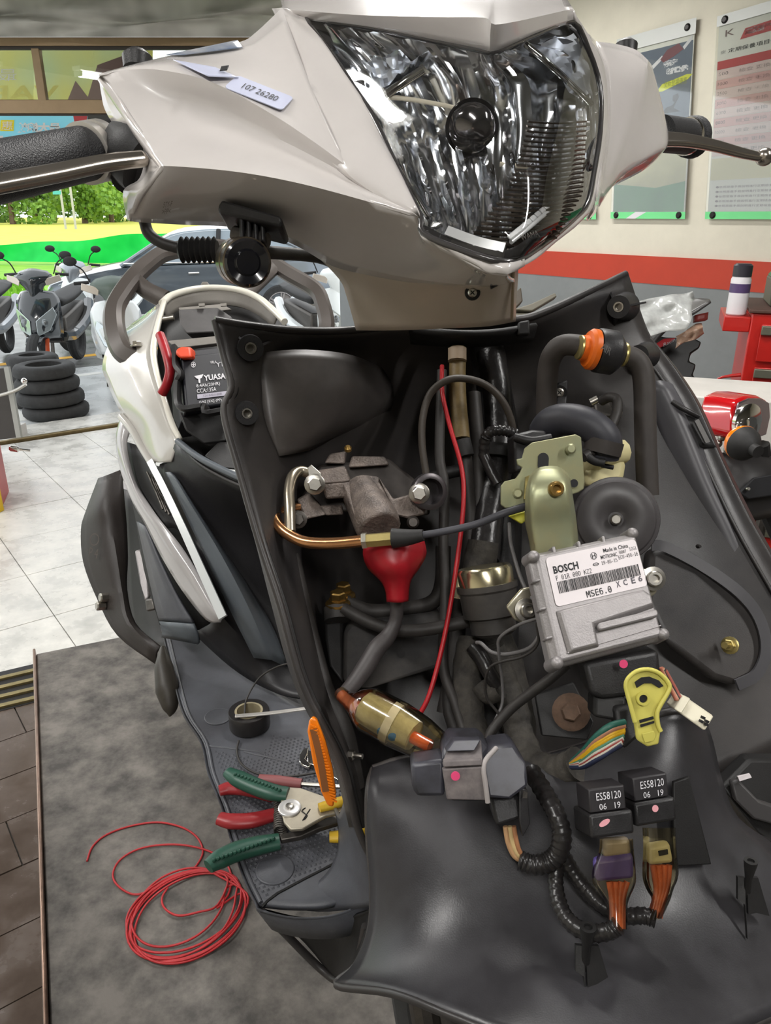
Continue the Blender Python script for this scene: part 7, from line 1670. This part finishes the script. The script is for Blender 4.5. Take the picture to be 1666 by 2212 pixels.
M_ygrip = mat('yellow_grip', srgb(196, 160, 40), .45)
grip(yp, [(690, 1745), (715, 1738), (760, 1725)], TZ + .034, [.0055, .0065, .006], M_ygrip)
grip(yp, [(712, 1808), (740, 1806), (790, 1792)], TZ + .008, [.0065, .0075, .007], M_ygrip)
B().add(tube([G(760, 1725, TZ + .032), G(790, 1755, TZ + .02), G(790, 1792, TZ + .008)], .004, 4, 8)).mk('plier_joint', M_dsteel, yp)
wn_ = thing('open_wrench', 'small chrome open ended wrench beside the amber reflector', 'wrench', G(660, 1640, TZ))
B().add(prism(GZ([(646, 1650), (648, 1634), (656, 1622), (668, 1620), (664, 1634), (660, 1644), (672, 1656), (668, 1664), (654, 1658)], TZ + .001), ZUP * .004)).mk('wrench_jaw', M_chrome, wn_, bevel=.001)
B().add(prism(GZ([(664, 1622), (700, 1640), (740, 1680), (732, 1690), (690, 1662), (664, 1652)], TZ + .001), ZUP * .003)).mk('wrench_shaft', M_chrome, wn_, bevel=.001)
# tape roll and steel bar
tp_ = G(540, 1566, TZ)
tr_ = thing('tape_roll', 'roll of black insulating tape standing on the footboard', 'tape roll', tp_)
B().add(lathe([(.0165, 0), (.0255, 0), (.0258, .001), (.0258, .021), (.0252, .022), (.0165, .022), (.0165, 0)], tp_, ZUP, 40)).mk('tape_winding', mat('black_pvc_tape', srgb(40, 38, 38), .35), tr_, smooth=35)
B().add(lathe([(.0150, .0), (.0178, .0), (.0178, .0224), (.0150, .0224), (.0150, 0)], tp_, ZUP, 40)).mk('card_core', mat('tape_card', srgb(148, 138, 112), .6), tr_, smooth=35)
B().add(lathe([(.0, .001), (.0149, .001)], tp_, ZUP, 24)).mk('core_disc', mat('olive_fluff', srgb(70, 74, 38), .8, var=.4, scale=300), tr_)  # mottled olive disc at the bottom of the core
B().add(ribbon(GZ([(508, 1547), (580, 1541), (660, 1531)], TZ + .0255), .006, .0018, ZUP, 2)).mk('steel_rule', mat('satin_silver', (1, 1, 1)), None, label='narrow bright steel bar lying across the tape roll', cat='steel bar', bevel=.0004)
B().add(tube([G(x, y, z) for x, y, z in ((528, 1545, TZ + .02), (533, 1510, TZ + .03), (560, 1465, TZ + .05), (600, 1440, TZ + .07), (640, 1430, TZ + .08))], .0012, 6, 8)).mk('tape_lead', M_hose, None, label='thin black wire arching from the tape roll to the tunnel', cat='wire', smooth=60)
B().add(tube(GZ([(516, 1600), (512, 1622), (520, 1648), (548, 1668), (590, 1678), (640, 1676), (690, 1668)], TZ + .002), .0013, 6, 8)).mk('black_wire_end', M_hose, None, label='thin black wire curving over the footboard mat', cat='wire', smooth=60)
# ================================================================ red wire coil on the platform
rw = []
def gp(x, y, z=.0): return G(x, y, PZ + .0022 + z)
start = [(188, 1860), (198, 1832), (222, 1808), (262, 1790), (310, 1779), (350, 1777), (395, 1788), (425, 1808), (438, 1835), (432, 1858), (412, 1882)]
path = [gp(*q) for q in start]
rl = random.Random(2)
loops = [((372, 1886), (128, 62), 2.9, -.0), ((408, 1970), (120, 88), .35, 0)]
up = [(380, 1895), (340, 1915), (300, 1932), (272, 1926), (248, 1905), (245, 1882), (262, 1855), (300, 1834), (350, 1825), (400, 1826), (450, 1838), (485, 1860), (500, 1895), (492, 1935), (468, 1962)]
path += [gp(x, y, .002) for x, y in up]
for k, (cx_, cy_, rx, ry_, ph) in enumerate(((400, 1975, 118, 92, .2), (405, 1980, 122, 96, .1), (398, 1968, 124, 88, .25), (410, 1984, 118, 96, .05), (385, 1960, 100, 84, .2), (402, 1978, 128, 96, .15), (395, 1976, 112, 94, .1))):
    for i in range(14):
        a = -.3 + 2 * math.pi * i / 14
        x = rx * math.cos(a) * (1 + rl.uniform(-.02, .02)); y = ry_ * math.sin(a)
        # slanted oval
        path.append(gp(cx_ + x - y * .22 , cy_ + y - x * .16, .002 + .0026 * ((k * 3 + i) % 4) / 2))
path += [gp(x, y, .004) for x, y in ((470, 1955), (430, 1970), (385, 1978), (356, 1962), (350, 1940), (362, 1918))]
B().add(tube(path, .0019, 4, 8)).mk('wire_coil', mat('red_wire_coil', srgb(176, 44, 48), .45), None, label='loose coil of thin red wire on the platform', cat='wire', smooth=60)
# ================================================================ right side behind the scooter
# old motorcycle with square tail lamp
mo_c = P(1610, 1000, 1.55)
mb = Vector((mo_c.x + .18, mo_c.y + .1, 0))
mc = thing('motorcycle_tail', 'rear end of an old motorcycle with a square red tail lamp', 'motorcycle', mb)
M_tail = M_redplastic
TLr = PP([(1536, 850, 1.50), (1592, 868, 1.44), (1584, 955, 1.46), (1576, 960, 1.47), (1522, 930, 1.53), (1517, 885, 1.54)])
tl_ = B().add(prism(PP([(1590, 866, 1.46), (1614, 855, 1.48), (1640, 855, 1.50), (1660, 866, 1.52), (1662, 900, 1.52), (1655, 940, 1.51), (1620, 955, 1.48), (1590, 952, 1.46), (1583, 940, 1.455), (1584, 890, 1.455)]), (P(1540, 868, 1.53) - P(1612, 880, 1.46)))).mk('tail_lens', M_tail, mc, bevel=.008, bseg=3)
B().add(prism(PP([(1592, 870, 1.452), (1614, 860, 1.472), (1640, 860, 1.492), (1658, 870, 1.512), (1660, 900, 1.512), (1652, 938, 1.502), (1618, 951, 1.472), (1592, 947, 1.452), (1586, 938, 1.447), (1587, 890, 1.447)]), (P(1612, 880, 1.46) - P(1540, 868, 1.53)) * .06)).mk('lamp_back', mat('dull_chrome', srgb(150, 140, 146), .22, .9), tl_, bevel=.002)
pr_ = P(1614, 912, 1.45); rx_ = (P(1612, 880, 1.46) - P(1540, 868, 1.53)).normalized()
B().add(lathe([(.034, -.005), (.036, .004), (.030, .008), (.012, .010), (.012, .012)], pr_, rx_, 28)).mk('reflector_dish', M_chrome, tl_, smooth=30)
B().add(lathe([(.012, .0), (.0125, .03), (.011, .034)], P(1606, 915, 1.44), P(1600, 945, 1.40) - P(1606, 915, 1.44), 20)).mk('signal_stalk', M_chrome, mc, smooth=35)
sgp, sgx = P(1600, 955, 1.41), (P(1660, 985, 1.34) - P(1596, 950, 1.415)).normalized()
B().add(lathe([(.012, -.012), (.03, -.006), (.033, .004), (.032, .008)], sgp, sgx, 28)).mk('amber_signal', M_amber, mc, smooth=35)
B().add(lathe([(.0325, .006), (.030, .018), (.018, .034), (.011, .038), (.011, .052), (.008, .052)], sgp, sgx, 28)).mk('signal_boot', M_rubber, mc, smooth=35)
for x, y, d in ((1552, 958, 1.5), (1572, 972, 1.47), (1560, 945, 1.5)): B().add(ball(P(x, y, d), .008, 10, 8)).mk('bulb_socket', M_steel, mc)
B().add(pgrid([[(1555, 980, 1.5), (1620, 975, 1.5), (1720, 985, 1.52)], [(1565, 1030, 1.48), (1630, 1020, 1.46), (1720, 1015, 1.5)], [(1575, 1080, 1.46), (1640, 1060, 1.46), (1720, 1045, 1.5)], [(1590, 1130, 1.46), (1650, 1120, 1.48), (1720, 1100, 1.5)]], 3, 3)).mk('rear_fender', mat('black_fender', srgb(34, 32, 32), .5), mc, smooth=50, solid=.006)
B().add(prism(PP([(1598, 1064, 1.43), (1630, 1032, 1.43), (1700, 1020, 1.45), (1700, 1066, 1.45), (1618, 1078, 1.43)]), FW * .01)).mk('plate_bracket', M_ink, mc, bevel=.002)
B().add(lathe([(.004, 0), (.003, .004)], P(1616, 1056, 1.425), -FW, 10)).mk('bracket_screw', M_steel, mc)
wc_ = P(1740, 1260, 1.6)
wcz = Vector((wc_.x, wc_.y, .3))
ring_c = P(1735, 1245, 1.55)
Ax = (RT * .75 - FW * .6).normalized()
wv = Vector((0, 0, 1)); wu = Ax.cross(wv).normalized()
B().add(tube([ring_c + (wu * math.cos(6.283 * i / 28) + wv * math.sin(6.283 * i / 28)) * .125 for i in range(28)], .012, 1, 10, closed=True)).mk('chrome_ring', M_chrome, mc, smooth=60)
B().add(lathe([(.0, 0), (.118, .0), (.122, .01)], ring_c, Ax, 28)).mk('wheel_disc', mat('brown_chrome', srgb(150, 128, 104), .3, .8, var=.3, scale=40), mc, smooth=35)
for dx, nm in ((.12, 'rear_wheel'), (1.3, 'front_wheel')):
    wc3 = Vector((ring_c.x + dx, ring_c.y + .06, .3))
    B().add(tube([wc3 + (RT * math.cos(6.283 * i / 28) + ZUP * math.sin(6.283 * i / 28)) * .25 for i in range(28)], .05, 1, 10, closed=True)).mk(nm, M_tyre, mc, smooth=60)
    B().add(lathe([(.0, -.03), (.2, -.015), (.2, .015), (.0, .03)], wc3, (0, 1, 0), 24)).mk('wheel_hub', M_dsteel, mc, smooth=35)
    for s_ in (-1, 1): B().add(tube([wc3 + Vector((0, .075 * s_, 0)), wc3 + Vector((-.05 if dx < 1 else .12 * -1, .075 * s_, ring_c.z - .33))], .02, 1, 10)).mk('shock', M_chrome, mc, smooth=60)
B().add(sbox(Vector((ring_c.x + .62, ring_c.y + .06, ring_c.z - .06)), RT * .62, (0, .09, 0), (0, 0, .07))).mk('frame_body', M_pit, mc, bevel=.03, bseg=3)
B().add(sbox(Vector((ring_c.x + .42, ring_c.y + .06, ring_c.z + .07)), RT * .42, (0, .12, 0), (0, 0, .05))).mk('seat', M_rubber, mc, bevel=.04, bseg=3)
B().add(sbox(Vector((ring_c.x + .68, ring_c.y + .06, .42)), RT * .2, (0, .12, 0), (0, 0, .16))).mk('engine', M_dsteel, mc, bevel=.04, bseg=2)
B().add(tube([P(1640, 960, 1.5), P(1660, 1100, 1.55), ring_c], .02, 3, 10)).mk('frame_tail', M_pit, mc)
# heap of fairing panels by the wall
fa = P(1440, 780, 2.45)
fbse = Vector((fa.x + .02, fa.y, 0))
ff = thing('fairing_panel', 'black fairing panel with a red flash leaning below the bags', 'fairing', fbse)
M_fair = mat('matt_black_fairing', srgb(30, 29, 30), .45, var=.1, scale=10)
B().add(prism(PP([(1398, 720, 2.45), (1440, 728, 2.45), (1500, 730, 2.43), (1517, 738, 2.43), (1512, 752, 2.43), (1494, 764, 2.43), (1490, 780, 2.43), (1505, 786, 2.43), (1503, 796, 2.43), (1498, 810, 2.43), (1512, 822, 2.43), (1512, 880, 2.43), (1400, 880, 2.43)]), FW * .05)).mk('fairing_shell', M_fair, ff, bevel=.006)
B().add(sbox(Vector((fa.x + .02, fa.y + .03, P(1450, 880, 2.46).z / 2)), RT * .07, (0, .02, 0), (0, 0, P(1450, 880, 2.46).z / 2))).mk('fairing_foot', M_fair, ff)
B().add(prism(PP([(1412, 746, 2.425), (1434, 732, 2.425), (1460, 730, 2.42), (1448, 740, 2.42), (1424, 752, 2.422)]), FW * .004)).mk('red_flash', mat('decal_red', srgb(196, 22, 34), .4), ff)
text('Racing', Fr(P(1426, 742, 2.42), P(1462, 724, 2.41), P(1432, 756, 2.42)), .1, 1, .2, .8, M_winkm, ff, h=.004, shear=.3)
B().add(pgrid([[(1392, 770, 2.32), (1440, 712, 2.30), (1500, 676, 2.28), (1535, 652, 2.26)], [(1385, 745, 2.36), (1430, 700, 2.36), (1490, 665, 2.36), (1532, 648, 2.32)], [(1380, 730, 2.4), (1425, 690, 2.42), (1485, 655, 2.42), (1500, 645, 2.40)]], 4, 3)).mk('side_fairing', mat('grey_black_fairing', srgb(64, 62, 62), .35), None, smooth=60, solid=.008, label='long dark side fairing lying on top of the heap', cat='fairing')
rr_ = random.Random(9)
rows = []
for i in range(6):
    rows.append([P(1380 + 24 * j - 3 * i + rr_.uniform(-4, 4), 652 + 16 * i - 4.2 * j + rr_.uniform(-4, 4), 2.24 - .006 * i + rr_.uniform(-.02, .02)) for j in range(6)])
B().add(grid(rows, 3, 3)).mk('plastic_bag', mat('milky_bag', srgb(196, 198, 196), .2, coat=.5, var=.2, scale=30, alpha=.75), None, smooth=60, solid=.002, label='clear plastic bag of parts draped over the side fairing', cat='bag')
B().add(prism(PP([(1396, 700, 2.27), (1424, 678, 2.27), (1436, 692, 2.26), (1402, 726, 2.26)]), FW * .003)).mk('paper_tag', mat('pinkish_paper', srgb(196, 184, 186), .6), None, smooth=0, label='small pale paper tag on the plastic bag', cat='tag')
rows = [[P(1462 + 14 * j + rr_.uniform(-3, 3), 724 - 7 * j + 9 * i + rr_.uniform(-3, 3), 2.3 + rr_.uniform(-.015, .015)) for j in range(5)] for i in range(4)]
B().add(grid(rows, 3, 3)).mk('plastic_bag', mat('amber_bag', srgb(170, 140, 120), .2, coat=.5, var=.3, scale=40), None, smooth=60, solid=.002, label='small crumpled amber plastic bag under the side fairing', cat='bag')
B().add(pgrid([[(1500, 682, 2.34), (1528, 676, 2.34)], [(1500, 696, 2.34), (1526, 692, 2.34)]], 3, 3)).mk('red_lens_part', mat('dull_red_plastic', srgb(150, 62, 56), .4), None, solid=.02, label='dull red plastic part at the end of the fairing heap', cat='lens')
# smaller parts poking out left of the heap
for k, (pts, lab) in enumerate((([(1110, 668, 2.6), (1150, 655, 2.6), (1200, 632, 2.6), (1204, 640, 2.6), (1150, 672, 2.6)], 'long grey brown trim piece behind the leg shield'), ([(1105, 640, 2.7), (1126, 620, 2.7), (1130, 650, 2.7), (1112, 668, 2.7)], 'short dark trim piece beside the neck cover'))):
    b_ = B().add(prism(PP(pts), FW * .04))
    q = P(pts[0][0] + 20, 690, pts[0][2] + .02)
    b_.add(sbox(Vector((q.x, q.y, q.z / 2 + .02)), RT * .05, (0, .03, 0), (0, 0, q.z / 2)))
    b_.mk('trim_piece', mat('grey_trim_%d' % k, [srgb(116, 112, 100), srgb(84, 76, 66)][k], .5), None, bevel=.004, label=lab, cat='trim piece')
